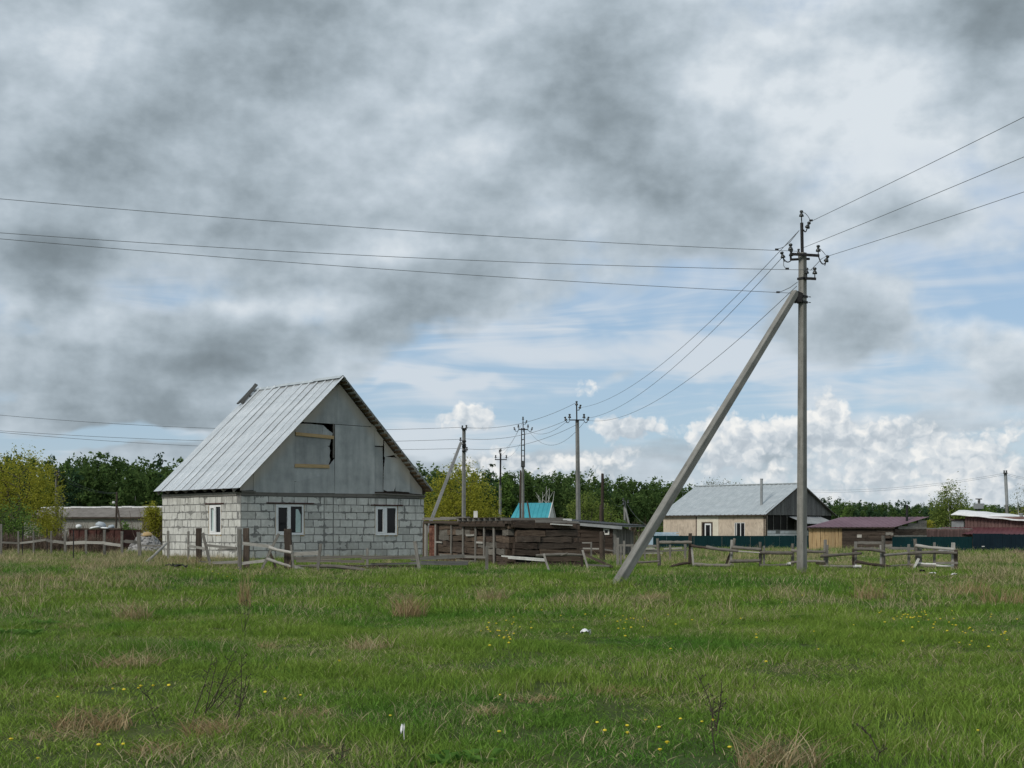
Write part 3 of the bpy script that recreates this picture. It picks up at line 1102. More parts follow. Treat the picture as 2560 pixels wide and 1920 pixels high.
def window(parent, M_, a, b, z0, z1, mull, foam=True, curtain=None, panes=None):
    """white plastic window: frame with mullion, panes and a foam seam round it"""
    mb = MB()
    t_ = 0.075
    y0, y1 = 0.02, 0.09
    mb.box(a, a + t_, y0, y1, z0, z1); mb.box(b - t_, b, y0, y1, z0, z1)
    mb.box(a + t_, b - t_, y0, y1, z0, z0 + t_); mb.box(a + t_, b - t_, y0, y1, z1 - t_, z1)
    mb.box(mull[0], mull[1], y0 - 0.006, y1, z0 + t_, z1 - t_)
    w = mb.build('window', M['pvc'], parent, M_)
    # sash of the opening half
    s = 0.05
    sa, sb = a + t_ + 0.004, mull[0] - 0.004
    ms = MB()
    ms.box(sa, sa + s, y0 - 0.012, y1 - 0.02, z0 + t_ + 0.003, z1 - t_ - 0.003); ms.box(sb - s, sb, y0 - 0.012, y1 - 0.02, z0 + t_ + 0.003, z1 - t_ - 0.003)
    ms.box(sa + s, sb - s, y0 - 0.012, y1 - 0.02, z0 + t_ + 0.003, z0 + t_ + s); ms.box(sa + s, sb - s, y0 - 0.012, y1 - 0.02, z1 - t_ - s, z1 - t_ - 0.003)
    ms.build('sash', M['pvc'], w, M_)
    for (p, q) in ((sa + s, sb - s), (mull[1], b - t_)):
        MB().quad((p, y1 - 0.03, z0 + t_ + 0.002), (q, y1 - 0.03, z0 + t_ + 0.002), (q, y1 - 0.03, z1 - t_ - 0.002), (p, y1 - 0.03, z1 - t_ - 0.002)).build('pane', M['window_glass'], w, M_)
    if curtain:
        c0, c1, cz0, cz1 = curtain
        MB().prism([(c0, cz0), (c1, cz0), (c1, cz1 - 0.22), (c1 - 0.12, cz1), (c0 + 0.01, cz1)], y1 - 0.034, y1 - 0.032).build('curtain', M['curtain'], w, M_)
    sl = MB()
    sl.box(a - 0.02, b + 0.02, -0.035, 0.0, z0 - 0.022, z0 - 0.002)
    sl.build('sill', M['old_white'], w, M_)
    if foam:
        mf = MB()
        r_ = random.Random(int(a * 100))
        x = a - 0.02
        while x < b:
            w_ = r_.uniform(0.06, 0.2)
            mf.box(x, min(x + w_, b + 0.02), 0.002, 0.05, z0 - 0.03 - r_.uniform(0.02, 0.05), z0 - 0.022)
            x += w_
        zz = z0
        while zz < z1:
            w_ = r_.uniform(0.08, 0.25)
            mf.box(b, b + r_.uniform(0.004, 0.022), 0.004, 0.05, zz, min(zz + w_, z1)); mf.box(a - r_.uniform(0.003, 0.014), a, 0.004, 0.05, zz, min(zz + w_, z1))
            zz += w_
        mf.build('foam_seam', M['foam'], w, M_)
    return w


m_plain('curtain', (0.40, 0.52, 0.50), (0.55, 0.66, 0.64), 3.0, 0.9, bs=0.0)
house = thing('block_house', HC, 'unfinished pale grey block house with steep galvanised gable roof and torn gable sheets', 'house')
fw = wall_core('front_wall', HW, WIN_F, HM, house)
fw['label'] = 'front wall of pale grey aerated blocks'
lay_blocks(fw, HM, [(0.0, 3.80), (3.815, 4.24), (4.265, HW)], WIN_F, 0.60, 5)
# left wall: local x runs from the far end towards the corner so that the outside faces the camera
LMX = HM @ Matrix(((0, 1, 0, 0), (-1, 0, 0, HD), (0, 0, 1, 0), (0, 0, 0, 1)))
wl = [(HD - b, HD - a, z0, z1) for (a, b, z0, z1) in WIN_L]
lw = wall_core('side_wall', HD - 0.32, wl, LMX, house)
lw['label'] = 'side wall of square block ends, brighter than the front'
lay_blocks(lw, LMX, [(0.0, HD - 0.012)], wl, 0.425, 9)
MB().box(HW - 0.3, HW - 0.002, 0.32, HD, -0.1, WALL_TOP).build('end_wall', M['mortar'], house, HM)
MB().box(0.31, HW - 0.31, HD - 0.3, HD - 0.002, -0.1, WALL_TOP).build('back_wall', M['mortar'], house, HM)
MB().box(0.32, HW - 0.32, 0.32, HD - 0.32, WALL_TOP + 0.02, WALL_TOP + 0.12).build('attic_floor', M['dark_wood'], house, HM)
window(house, HM, *WIN_F[0], (2.15, 2.25), curtain=(2.50, 2.74, 1.36, 2.27))
window(house, HM, *WIN_F[1], (6.80, 6.95))
window(house, LMX, *wl[0], (wl[0][0] + 0.40, wl[0][0] + 0.50), curtain=(wl[0][0] + 0.16, wl[0][0] + 0.33, 1.42, 2.28))
for M_, a, b, z in ((HM, 1.13, 3.31, 2.475), (HM, 6.11, 7.75, 2.452), (LMX, HD - 2.65, HD - 1.26, 2.458)):
    MB().box(a, b, -0.03, 0.012, z, z + 0.045).box(a, b, 0.013, 0.06, z + 0.01, z + 0.03).build('lintel', M['rust'], house, M_)
# timber wall plate on top of the blocks
beam('wall_plate', h(-0.03, 0.12, 2.836), h(HW, 0.12, 2.85), 0.28, 0.135, M['gray_wood'], house, BOARD)
beam('wall_plate', h(0.12, 0.30, 2.836), h(0.12, HD, 2.836), 0.28, 0.14, M['gray_wood'], house, BOARD)
beam('wall_plate', h(HW - 0.15, 0.30, 2.836), h(HW - 0.15, HD, 2.836), 0.28, 0.14, M['gray_wood'], house, BOARD)
beam('trim_board', h(0.0, -0.05, 2.91), h(0.62, -0.05, 2.915), 0.04, 0.07, M['gray_wood'], house, BOARD)
beam('trim_board', h(6.3, -0.06, 2.945), h(8.86, -0.06, 2.90), 0.05, 0.05, M['gray_wood'], house, BOARD)
# rafters
for k in range(9):
    v = 0.12 + k * 0.735
    beam('rafter', h(-0.27, v, roof_z(-0.27) - 0.145), h(APEX_U, v, APEX_Z - 0.17), 0.07, 0.15, M['gray_wood'], house, BOARD)
    beam('rafter', h(REAVE_U - 0.05, v, roof_z(REAVE_U - 0.05) - 0.15), h(APEX_U + 0.04, v, APEX_Z - 0.17), 0.06, 0.15, M['dark_wood'], house, BOARD)
# roof: laths, then sheets with standing seams
sl_len = math.hypot(APEX_U - EAVE_U, APEX_Z - EAVE_Z)
sr_len = math.hypot(REAVE_U - APEX_U, REAVE_Z - APEX_Z)
roof = MB().box(APEX_U - 0.05, APEX_U + 0.05, V0 + 0.25, V1 - 0.05, APEX_Z - 0.30, APEX_Z - 0.10).build('roof', M['dark_wood'], house, HM)
for side, (u0, z0, sl) in enumerate(((EAVE_U, EAVE_Z, sl_len), (REAVE_U, REAVE_Z, sr_len))):
    du, dz_ = (APEX_U - u0) / sl, (APEX_Z - z0) / sl
    nx_, nz_ = (-dz_, du) if side == 0 else (dz_, -du)
    s = 0.06
    while s < sl - 0.05:
        wv = random.uniform(0.10, 0.15)
        uu, zz = u0 + du * s - nx_ * 0.035, z0 + dz_ * s - nz_ * 0.035
        hs = -random.uniform(0.0, 0.05)
        beam('lath', h(uu, V0 + 0.03 - hs * (side == 1), zz), h(uu, V1 - 0.04, zz), wv, 0.024, M['lath_wood'] if 'lath_wood' in M else m_wood('lath_wood', (0.05, 0.033, 0.022), (0.13, 0.09, 0.058), (0.30, 0.22, 0.14), 0.4), roof, BOARD, up=HM.to_3x3() @ Vector((nx_, 0, nz_)))
        s += random.uniform(0.19, 0.28)


def roof_sheet_mesh(k, length, width):
    """one strip: length up the slope (x), width across (y), a folded seam on one edge, faint dents"""
    rr = random.Random(300 + k)
    nx, ny = 14, 5
    V, Q = [], []
    ph = rr.uniform(0, 9)
    for i in range(nx + 1):
        for j in range(ny + 1):
            x, y = i / nx * length, j / ny * width
            z = 0.005 * mnoise.noise((x * 0.9 + ph, y * 2.0, k)) * 2 - 0.010
            V.append((x, y, z))
    for i in range(nx):
        for j in range(ny):
            a = i * (ny + 1) + j
            Q.append((a, a + ny + 1, a + ny + 2, a + 1))
    o0 = len(V)
    prof = ((-0.075, 0.004), (-0.045, 0.016), (-0.015, 0.027), (0.018, 0.028), (0.048, 0.017), (0.078, 0.004))
    m_ = len(prof)
    for i in range(nx + 1):
        x = i / nx * length
        w = 0.004 * rr.uniform(-1, 1)
        kz = 1 + 0.12 * rr.uniform(-1, 1)
        for (y, z) in prof:
            V.append((x, y + w, z * kz))
    for i in range(nx):
        for j in range(m_ - 1):
            a = o0 + i * m_ + j
            Q.append((a, a + m_, a + m_ + 1, a + 1))
    return np_mesh('roof_sheet_%d' % k, V, Q, M['galvanised'], True)


nstrip = 12
sw = (V1 - V0) / nstrip
SH = [roof_sheet_mesh(k, 1.0, 1.0) if False else roof_sheet_mesh(k, sl_len, sw) for k in range(6)]
SHR = [roof_sheet_mesh(k + 10, sr_len, sw) for k in range(3)]
du, dz_ = (APEX_U - EAVE_U) / sl_len, (APEX_Z - EAVE_Z) / sl_len
for k in range(nstrip):
    v = V0 + k * sw
    Ms = HM @ Matrix(((du, 0, -dz_, EAVE_U - random.uniform(0, 0.03)), (0, 1, 0, v), (dz_, 0, du, EAVE_Z - 0.01 + random.uniform(-0.004, 0.004)), (0, 0, 0, 1)))
    o = add('roof_sheet', SH[k % 6], Ms, roof)
du2, dz2 = (REAVE_U - APEX_U) / sr_len, (REAVE_Z - APEX_Z) / sr_len
for k in range(nstrip):
    v = V0 + k * sw
    Ms = HM @ Matrix(((du2, 0, -dz2, APEX_U), (0, 1, 0, v), (dz2, 0, du2, APEX_Z), (0, 0, 0, 1)))
    add('roof_sheet', SHR[k % 3], Ms, roof)
mb = MB()
for k in range(7):
    v0_, v1_ = V0 + k * (V1 - V0) / 7, V0 + (k + 1) * (V1 - V0) / 7 + 0.03
    zz = APEX_Z + 0.045 + 0.012 * math.sin(k * 2.1) - 0.008 * k
    mb.quad((APEX_U - 0.16, v0_, zz - 0.11), (APEX_U - 0.16, v1_, zz - 0.112), (APEX_U, v1_, zz + 0.012), (APEX_U, v0_, zz + 0.01))
    mb.quad((APEX_U, v0_, zz + 0.01), (APEX_U, v1_, zz + 0.012), (APEX_U + 0.16, v1_, zz - 0.112), (APEX_U + 0.16, v0_, zz - 0.11))
mb.build('ridge_cap', M['galvanised_dull'], roof, HM)
m_wood('ridge_wood', (0.03, 0.032, 0.032), (0.07, 0.073, 0.073), (0.13, 0.135, 0.135), 0.2)
for k, (a, b, dz0, dz1) in enumerate(((3.50, 4.30, 0.17, 0.20), (3.60, 4.34, 0.09, 0.26))):
    beam('ridge_plank', h(a, 6.02 - 0.14 * k, roof_z(a) + dz0), h(b, 6.02 - 0.14 * k, roof_z(b) + dz1), 0.15, 0.05, M['ridge_wood'], roof, BOARD, seed=k)
beam('ridge_prop', h(4.05, 5.95, roof_z(4.05)), h(4.05, 5.95, roof_z(4.05) + 0.2), 0.06, 0.06, M['dark_wood'], roof, BOARD)

# gable cladding: flat sheets, one of them torn away from its opening
gable = MB()
for u in (0.9, 2.43, 4.33, 6.31, 8.1):
    gable.box(u - 0.04, u + 0.04, 0.06, 0.16, 2.92, roof_z(u) - 0.30)
gable.box(2.95, 6.05, 0.065, 0.155, 5.70, 5.79)
gable = gable.build('gable', M['dark_wood'], house, HM)


def gz(u):
    return roof_z(u) - 0.135


def sheet(poly, y, warp=0.0, mat='gable_sheet', name='gable_sheet', seed=0):
    """thin sheet with a little thickness, warped by noise at its corners"""
    rr = random.Random(seed)
    mb = MB()
    n = len(poly)
    cx = sum(p[0] for p in poly) / n; cz = sum(p[1] for p in poly) / n
    mb.v.append((cx, y + warp * rr.uniform(-1, 1), cz))
    for p in poly:
        mb.v.append((p[0], y + warp * rr.uniform(-1, 1), p[1]))
    for k in range(n):
        mb.f.append((0, 1 + k, 1 + (k + 1) % n))
    b0 = len(mb.v)
    mb.v += [(v[0], v[1] + 0.010, v[2]) for v in mb.v[:]]
    for k in range(n):
        a, b = 1 + k, 1 + (k + 1) % n
        mb.f.append((a, b0 + a, b0 + b, b))
        mb.f.append((b0, b0 + b, b0 + a))
    return mb.build(name, M[mat], gable, HM)


sheet([(2.45, 5.70), (3.4, 5.705), (4.445, 5.70), (4.445, gz(4.445)), (2.45, gz(2.45))], 0.012, 0.006, seed=1)
sheet([(4.455, 5.70), (6.42, 5.68), (6.42, gz(6.42)), (4.455, gz(4.455))], 0.012, 0.006, seed=2)
sheet([(-0.02, 2.95), (0.60, 2.98), (0.60, gz(0.60)), (-0.02, gz(0.0))], 0.016, 0.004, seed=3)
sheet([(0.56, 2.905), (1.5, 2.90), (2.41, 2.90), (2.43, gz(2.43)), (0.56, gz(0.56))], 0.002, 0.004, seed=4)
# torn sheet: upper remnant, middle, bottom
sheet([(2.46, 5.18), (4.20, 5.12), (4.23, 5.30), (4.02, 5.44), (3.80, 5.62), (3.2, 5.645), (2.46, 5.63)], 0.020, 0.010, seed=5)
sheet([(2.43, 4.02), (4.02, 4.02), (4.13, 4.26), (4.08, 4.42), (4.12, 4.60), (4.09, 4.77), (3.95, 4.79), (3.92, 4.85), (4.10, 4.84), (4.17, 5.12), (2.45, 5.20)], 0.026, 0.010, seed=6)
sheet([(2.42, 3.36), (3.25, 3.40), (3.62, 3.50), (3.84, 3.66), (3.98, 3.86), (4.05, 4.04), (2.43, 4.03)], 0.022, 0.010, seed=7)
sheet([(2.425, 2.905), (4.32, 2.925), (4.31, 4.30), (4.22, 4.16), (4.06, 4.02), (3.97, 3.82), (3.83, 3.62), (3.60, 3.46), (3.25, 3.36), (2.425, 3.34)], 0.006, 0.008, seed=8)
sheet([(3.78, 5.60), (4.02, 5.44), (4.23, 5.33), (4.20, 5.20), (3.72, 5.22)], 0.010, 0.006, seed=18)
sheet([(4.335, 2.915), (6.305, 2.93), (6.305, 5.66), (4.335, 5.68)], 0.004, 0.004, seed=9)
sheet([(6.315, 4.91), (6.735, 4.91), (6.745, gz(6.75)), (6.315, min(5.66, gz(6.32)))], 0.004, 0.006, seed=10)
sheet([(6.315, 3.02), (6.80, 3.03), (6.73, 4.86), (6.315, 4.87)], 0.034, 0.012, seed=11)
sheet([(6.76, 3.10), (6.95, 3.05), (7.30, 3.06), (7.34, 3.25), (7.37, 3.06), (8.13, 3.03), (8.13, 3.98), (7.72, 4.34), (7.35, 4.46), (6.84, 4.47), (6.77, 3.9)], -0.004, 0.016, seed=12)
sheet([(6.80, 4.46), (7.42, 4.64), (7.74, 4.36), (gable and 7.76, gz(7.76)), (6.80, gz(6.80))], 0.008, 0.010, seed=13)
sheet([(8.12, 2.99), (8.80, 2.95), (8.80, gz(8.80)), (8.12, gz(8.12))], 0.010, 0.008, seed=14)
sheet([(6.3, 2.93), (8.8, 2.93), (8.8, 3.02), (6.3, 3.06)], 0.045, 0.004, mat='dark_wood', name='gable_backing', seed=15)
o = beam('gable_slat', h(2.45, -0.012, 5.225), h(4.26, -0.012, 5.155), 0.03, 0.135, M['pine'], gable, BOARD, seed=1)
o = beam('gable_slat', h(2.42, -0.012, 3.975), h(4.06, -0.012, 3.985), 0.03, 0.14, M['pine'], gable, BOARD, seed=2)
beam('gable_stud', h(4.285, 0.03, 4.34), h(4.295, 0.03, 5.70), 0.05, 0.07, M['gray_wood'], gable, BOARD, seed=3)
# back gable
MB().prism([(0.0, 2.92), (HW, 2.92), (HW, gz(HW)), (APEX_U, gz(APEX_U)), (0.0, gz(0.0))], HD - 0.06, HD - 0.02).build('back_gable', M['gray_wood'], house, HM)


# ================================================================ old shed of railway sleepers, right of the house
SC = Vector((0.0, 44.6, 0.0))
SE = Vector((-3.24, 53.0, 0.0))           # far end of its long side, behind the house corner
SX = (SC - SE).normalized()               # local x of the long side runs towards the near corner
SN = Vector((SX.y, -SX.x, 0))             # outwards is -y local
slen = (SC - SE).length
SM = Matrix(((SX.x, -SX.y, 0, SE.x), (SX.y, SX.x, 0, SE.y), (0, 0, 1, 0), (0, 0, 0, 1)))
if (SM.to_3x3() @ Vector((0, -1, 0))).y > 0:
    pass
shed = thing('sleeper_shed', SC, 'low ruined shed of dark railway sleepers with a red panelled door', 'shed')
SG = 0.24
s_top = 1.60
mb = MB().box(0.3, slen - 0.12, 0.10, 0.22, 0.0, 1.69)
side = mb.build('long_wall', M['dark_inside'], shed, SM)


def sp(x, y, z):
    return SM @ Vector((x, y, z))


def sx(px):
    """distance along the long wall at which photo column px falls"""
    k = (px - 1280) / F
    return (k * SE.y - SE.x) / (SX.x - k * SX.y)


rr = random.Random(77)
for row in range(7):
    z = SG + 0.10 + row * 0.205
    x = sx(1101)
    while x < slen - 0.2:
        L_ = rr.uniform(0.7, 2.4)
        e = min(x + L_, slen + rr.uniform(-0.25, 0.05))
        if e - x > 0.15 and not (row == 5 and abs(x - sx(1208)) < 0.5):
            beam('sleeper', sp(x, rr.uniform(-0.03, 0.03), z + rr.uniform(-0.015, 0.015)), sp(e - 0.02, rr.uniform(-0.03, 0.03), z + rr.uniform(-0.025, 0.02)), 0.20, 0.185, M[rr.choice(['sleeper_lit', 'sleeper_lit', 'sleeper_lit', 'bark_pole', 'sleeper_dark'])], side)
        x = e + 0.012
# short end wall facing the camera to the right of the corner
EX = Vector((SX.y * -1, SX.x, 0))
EX = Vector((-SX.y, SX.x, 0)) if Vector((-SX.y, SX.x, 0)).x > 0 else Vector((SX.y, -SX.x, 0))


def ep(x, y, z):
    p = SC + EX * x - SX * y
    return Vector((p.x, p.y, z))


elen = 2.33
EM = Matrix(((EX.x, -SX.x, 0, SC.x), (EX.y, -SX.y, 0, SC.y), (0, 0, 1, 0), (0, 0, 0, 1)))
endw = MB().box(0.15, elen - 0.1, 0.12, 0.24, 0.0, 1.67).build('end_wall', M['dark_inside'], shed, EM)
for row in range(7):
    z = SG + 0.10 + row * 0.205
    x = 0.08 + rr.uniform(-0.05, 0.1)
    first = True
    while x < elen - 0.1:
        L_ = rr.uniform(0.5, 1.1) if first else rr.uniform(0.9, 2.4)
        e = min(x + L_, elen + rr.uniform(-0.12, 0.08))
        if e - x > 0.15 and row != 1 or (row == 1 and x > 0.9):
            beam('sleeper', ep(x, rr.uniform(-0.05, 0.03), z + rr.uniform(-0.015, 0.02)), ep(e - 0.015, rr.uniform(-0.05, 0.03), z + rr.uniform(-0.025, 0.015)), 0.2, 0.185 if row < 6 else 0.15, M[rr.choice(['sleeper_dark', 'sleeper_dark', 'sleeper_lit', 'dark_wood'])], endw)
        x = e + 0.012
        first = False
MB().box(0.0, elen, 7.0, 7.2, 0.0, s_top).build('back_wall', M['dark_wood'], shed, EM)
MB().box(elen - 0.15, elen, 0.25, 7.0, 0.0, s_top).build('return_wall', M['dark_wood'], shed, EM)
# battens nailed on the long wall
for (px, z0, z1, w_) in ((1137, 0.62, 1.66, 0.11), (1167, 0.52, 1.66, 0.13), (1198, 0.35, 1.70, 0.12), (1220, 0.60, 1.70, 0.10), (1245, 0.33, 1.66, 0.12)):
    x = sx(px)
    beam('batten', sp(x, -0.135, z0), sp(x + rr.uniform(-0.04, 0.04), -0.135, z1), 0.035, w_, M['gray_wood'], shed, BOARD, up=SX)
for (pa, pb, z0, z1, mt) in ((1109, 1163, 0.57, 0.55, 'gray_wood'), (1122, 1178, 1.68, 1.66, 'gray_wood'), (1220, 1254, 1.69, 1.67, 'gray_wood'), (1222, 1245, 0.33, 0.31, 'gray_wood'), (1176, 1196, 1.27, 1.28, 'pale_wood'), (1202, 1218, 1.04, 1.03, 'pale_wood'), (1098, 1115, 1.02, 1.01, 'pale_wood')):
    beam('batten', sp(sx(pa), -0.15, z0), sp(sx(pb), -0.15, z1), 0.03, 0.06, M[mt], shed, BOARD)
# door and its posts at the far end
da, db = sx(1079), sx(1097)
dr = MB().box(da, db, -0.10, -0.05, 0.25, 1.62).build('door', M['red_door'], shed, SM)
dw = (db - da - 0.27) / 2
for x in (da + 0.09, da + 0.18 + dw):
    for z0, z1 in ((0.36, 0.72), (0.80, 0.98), (1.05, 1.52)):
        MB().box(x, x + dw, -0.118, -0.101, z0, z1).build('door_panel', M['red_door'], dr, SM)
for px, mt, w_ in ((1068.5, 'sleeper_lit', 0.16), (1073, 'pale_wood', 0.16), (1098.5, 'gray_wood', 0.16), (1101.5, 'dark_wood', 0.12)):
    x = sx(px)
    beam('door_post', sp(x, -0.12, 0.2), sp(x + 0.02, -0.12, 1.72), 0.09, w_, M[mt], shed, BOARD, up=SX)
MB().box(0.3, sx(1101), 0.08, 0.2, 0.2, 1.69).build('door_wall', M['dark_inside'], shed, SM)
# roof of loose boards and rafters
roof_s = MB().box(0.3, slen - 0.05, 0.05, 1.9, 1.70, 1.76).build('roof', M['dark_wood'], shed, SM)
for k, (x0, x1, z, mt) in enumerate(((0.45, 3.5, 1.86, 'gray_wood'), (0.4, 4.4, 1.74, 'dark_wood'), (3.2, 7.0, 1.69, 'sleeper_lit'), (4.6, slen - 0.1, 1.62, 'sleeper_dark'), (2.4, 5.2, 1.87, 'gray_wood'), (5.4, slen + 0.1, 1.71, 'dark_wood'))):
    beam('roof_board', sp(x0, -0.17 + 0.03 * (k % 3), z), sp(x1, -0.13, z - 0.02), 0.16, 0.09, M[mt], roof_s, BOARD)
for k in range(9):
    x = 4.6 + k * 0.53
    beam('rafter', sp(x, -0.30, 1.79), sp(x, 1.8, 1.80), 0.08, 0.09, M['gray_wood'], roof_s, BOARD)
beam('roof_board', sp(4.4, -0.22, 1.855), sp(slen - 0.2, -0.22, 1.835), 0.14, 0.03, M['dark_wood'], roof_s, BOARD)
for k, (x0, x1, z, mt) in enumerate(((-0.05, 1.9, 1.58, 'sleeper_dark'), (0.1, 2.3, 1.66, 'dark_wood'), (0.8, 2.3, 1.73, 'gray_wood'))):
    beam('roof_board', ep(x0, -0.05 + 0.08 * k, z), ep(x1, -0.03 + 0.08 * k, z - 0.05), 0.2, 0.09, M[mt], roof_s, BOARD)
beam('roof_board', ep(1.25, -0.2, 1.64), ep(1.95, -0.2, 1.60), 0.15, 0.035, M['old_white'], roof_s, BOARD)
p_ = at(1189, 1296, 50.0)
o = MB().box(-0.07, 0.07, -0.06, 0.06, -0.2, 0.26).build('standing_board', M['old_white'], None, Matrix.Translation(p_))
place(o, Matrix.Translation(p_), shed)

# ================================================================ second dark shed behind it, with a sloping slate roof
def local_frame(a, b):
    """x from a to b along the ground, y away from the viewer's side"""
    x = (Vector((b.x, b.y, 0)) - Vector((a.x, a.y, 0)))
    L_ = x.length
    x.normalize()
    return Matrix(((x.x, -x.y, 0, a.x), (x.y, x.x, 0, a.y), (0, 0, 1, 0), (0, 0, 0, 1))), L_


a, b = gpt(1350, 61), gpt(1534, 59.5)
T2, L2 = local_frame(a, b)
shed2 = thing('plank_shed', b, 'dark plank shed with slate edged lean-to roof and a small white window frame', 'shed')
w2 = MB().box(0.0, L2, 0.08, 0.16, -0.1, 1.72).build('front_wall', M['dark_inside'], shed2, T2)
rr = random.Random(31)
for row in range(8):
    z = 0.22 + 0.2 * row
    x = 0.0
    while x < L2 - 0.05:
        e = min(L2, x + rr.uniform(1.0, 2.6))
        beam('plank', T2 @ Vector((x, 0, z)), T2 @ Vector((e - 0.02, 0, z + rr.uniform(-0.015, 0.015))), 0.12, 0.185, M['sleeper_dark'], w2, BOARD)
        x = e
wn = MB()
x0 = L2 - 0.42
for (p, q, z0, z1) in ((x0, x0 + 0.06, 1.25, 1.51), (x0 + 0.20, x0 + 0.26, 1.25, 1.51), (x0 + 0.06, x0 + 0.20, 1.25, 1.32), (x0 + 0.06, x0 + 0.20, 1.45, 1.51)):
    wn.box(p, q, -0.10, -0.06, z0, z1)
wn = wn.build('window', M['old_white'], shed2, T2)
MB().box(x0 + 0.06, x0 + 0.20, -0.085, -0.065, 1.32, 1.45).build('pane', M['window_glass'], wn, T2)
# side wall of upright boards
for k in range(12):
    x = 0.18 * k + 0.05
    p0 = T2 @ Vector((L2 + 0.02, x, 0.0)); p1 = T2 @ Vector((L2 + 0.02, x, 1.72 - 0.03 * k))
    beam('board', p0, p1, 0.17, 0.03, M['gray_wood'], shed2, BOARD, up=SX)
rf = MB().prism([(-0.2, 1.86), (L2 + 0.55, 1.58), (L2 + 0.55, 1.63), (-0.2, 1.94)], -0.28, 2.6).build('roof', M['gray_sheet'], shed2, T2)
MB().prism([(-0.2, 1.94), (L2 + 0.58, 1.632), (L2 + 0.58, 1.655), (-0.2, 1.97)], -0.36, 2.7).build('roof_felt', M['tar'], rf, T2)
for k in range(3):
    MB().box(0.1 + k * 0.52, 0.1 + k * 0.52 + 0.505, -0.36, -0.33, 1.66, 1.93).build('slate_sheet', M['slate'], rf, T2)
beam('fascia', T2 @ Vector((0.1, -0.31, 1.60)), T2 @ Vector((1.6, -0.31, 1.60)), 0.04, 0.06, M['rust'], rf, BOARD)
beam('fascia', T2 @ Vector((1.66, -0.30, 1.75)), T2 @ Vector((L2 + 0.5, -0.30, 1.56)), 0.04, 0.17, M['gray_sheet'], rf, BOARD)

# ================================================================ strand board house on the right
BC = at(1914, 1377, 112.0); BC.z = -0.12
th = R(45)
bx = Vector((math.cos(th), -math.sin(th), 0))        # along the long wall towards the near corner
by = Vector((math.sin(th), math.cos(th), 0))         # along the gable, away
BLEN, BWID = 10.3, 9.6
B0 = BC - bx * BLEN
BM = Matrix(((bx.x, by.x, 0, B0.x), (bx.y, by.y, 0, B0.y), (0, 0, 1, 0), (0, 0, 0, 1)))
bh = thing('strand_board_house', BC, 'low house clad in pinkish strand board with grey ribbed metal roof and stovepipe', 'house')
BZ = 2.74
wins = [(5.05, 6.12, 0.55, 2.05), (3.45 - 0.0 + 3.9 + 0.0, 8.05, 0.60, 2.02)]
WS, WT = 0.78, 1.25
wins = [(3.25 + WS, 4.35 + WS, 0.30, 2.08), (6.05 + WT, 7.05 + WT, 0.62, 2.05)]
mb = MB()
x = 0.0
for (p, q, z0, z1) in wins:
    mb.box(x, p, 0.0, 0.25, -0.2, BZ); mb.box(p, q, 0.0, 0.25, -0.2, z0); mb.box(p, q, 0.0, 0.25, z1, BZ)
    x = q
mb.box(x, BLEN, 0.0, 0.25, -0.2, BZ)
mb.box(0.0, 0.25, 0.26, BWID, -0.2, BZ)
mb.build('long_wall', M['strand_board'], bh, BM)
# door-like window with pale surround
w = MB().box(2.75, 3.22, -0.03, -0.004, 0.1, BZ - 0.05).box(4.38, 4.95, -0.03, -0.004, 0.1, BZ - 0.05).box(3.22, 4.38, -0.03, -0.004, 2.12, BZ - 0.05).build('surround', M['cream_trim'], bh, BM @ Matrix.Translation((WS, 0, 0)))
MB().box(2.66, 2.73, -0.05, -0.004, 0.1, BZ - 0.05).build('drainpipe', M['rust'], bh, BM @ Matrix.Translation((WS, 0, 0)))
fr = MB().box(3.25, 3.34, -0.02, 0.03, 0.3, 2.08).box(4.25, 4.35, -0.02, 0.03, 0.3, 2.08).box(3.34, 4.25, -0.02, 0.03, 2.0, 2.08).build('window', M['dark_wood'], bh, BM @ Matrix.Translation((WS, 0, 0)))
MB().box(3.55, 3.65, -0.01, 0.05, 0.3, 1.98).box(4.08, 4.18, -0.01, 0.05, 0.3, 1.98).box(3.65, 4.08, -0.01, 0.05, 1.86, 1.98).build('frame', M['pvc'], fr, BM @ Matrix.Translation((WS, 0, 0)))
MB().box(3.65, 4.08, 0.02, 0.04, 0.3, 1.86).build('pane', M['window_glass'], fr, BM @ Matrix.Translation((WS, 0, 0)))
MB().box(3.34, 3.55, 0.045, 0.06, 0.3, 2.0).box(4.18, 4.25, 0.045, 0.06, 0.3, 2.0).build('reveal', M['dark_inside'], fr, BM @ Matrix.Translation((WS, 0, 0)))
fr = MB().box(6.05, 6.10, 0.02, 0.09, 0.62, 2.05).box(7.0, 7.05, 0.02, 0.09, 0.62, 2.05).box(6.10, 7.0, 0.02, 0.09, 0.62, 0.68).box(6.10, 7.0, 0.02, 0.09, 2.0, 2.05).box(6.60, 6.66, 0.02, 0.09, 0.68, 2.0).box(6.2, 6.25, 0.03, 0.09, 0.68, 2.0).build('window', M['pvc'], bh, BM @ Matrix.Translation((WT, 0, 0)))
MB().box(6.10, 6.60, 0.06, 0.08, 0.68, 2.0).build('pane', M['window_glass'], fr, BM @ Matrix.Translation((WT, 0, 0)))
MB().box(6.66, 7.0, 0.06, 0.08, 0.68, 2.0).build('pane', M['window_glass'], fr, BM @ Matrix.Translation((WT, 0, 0)))
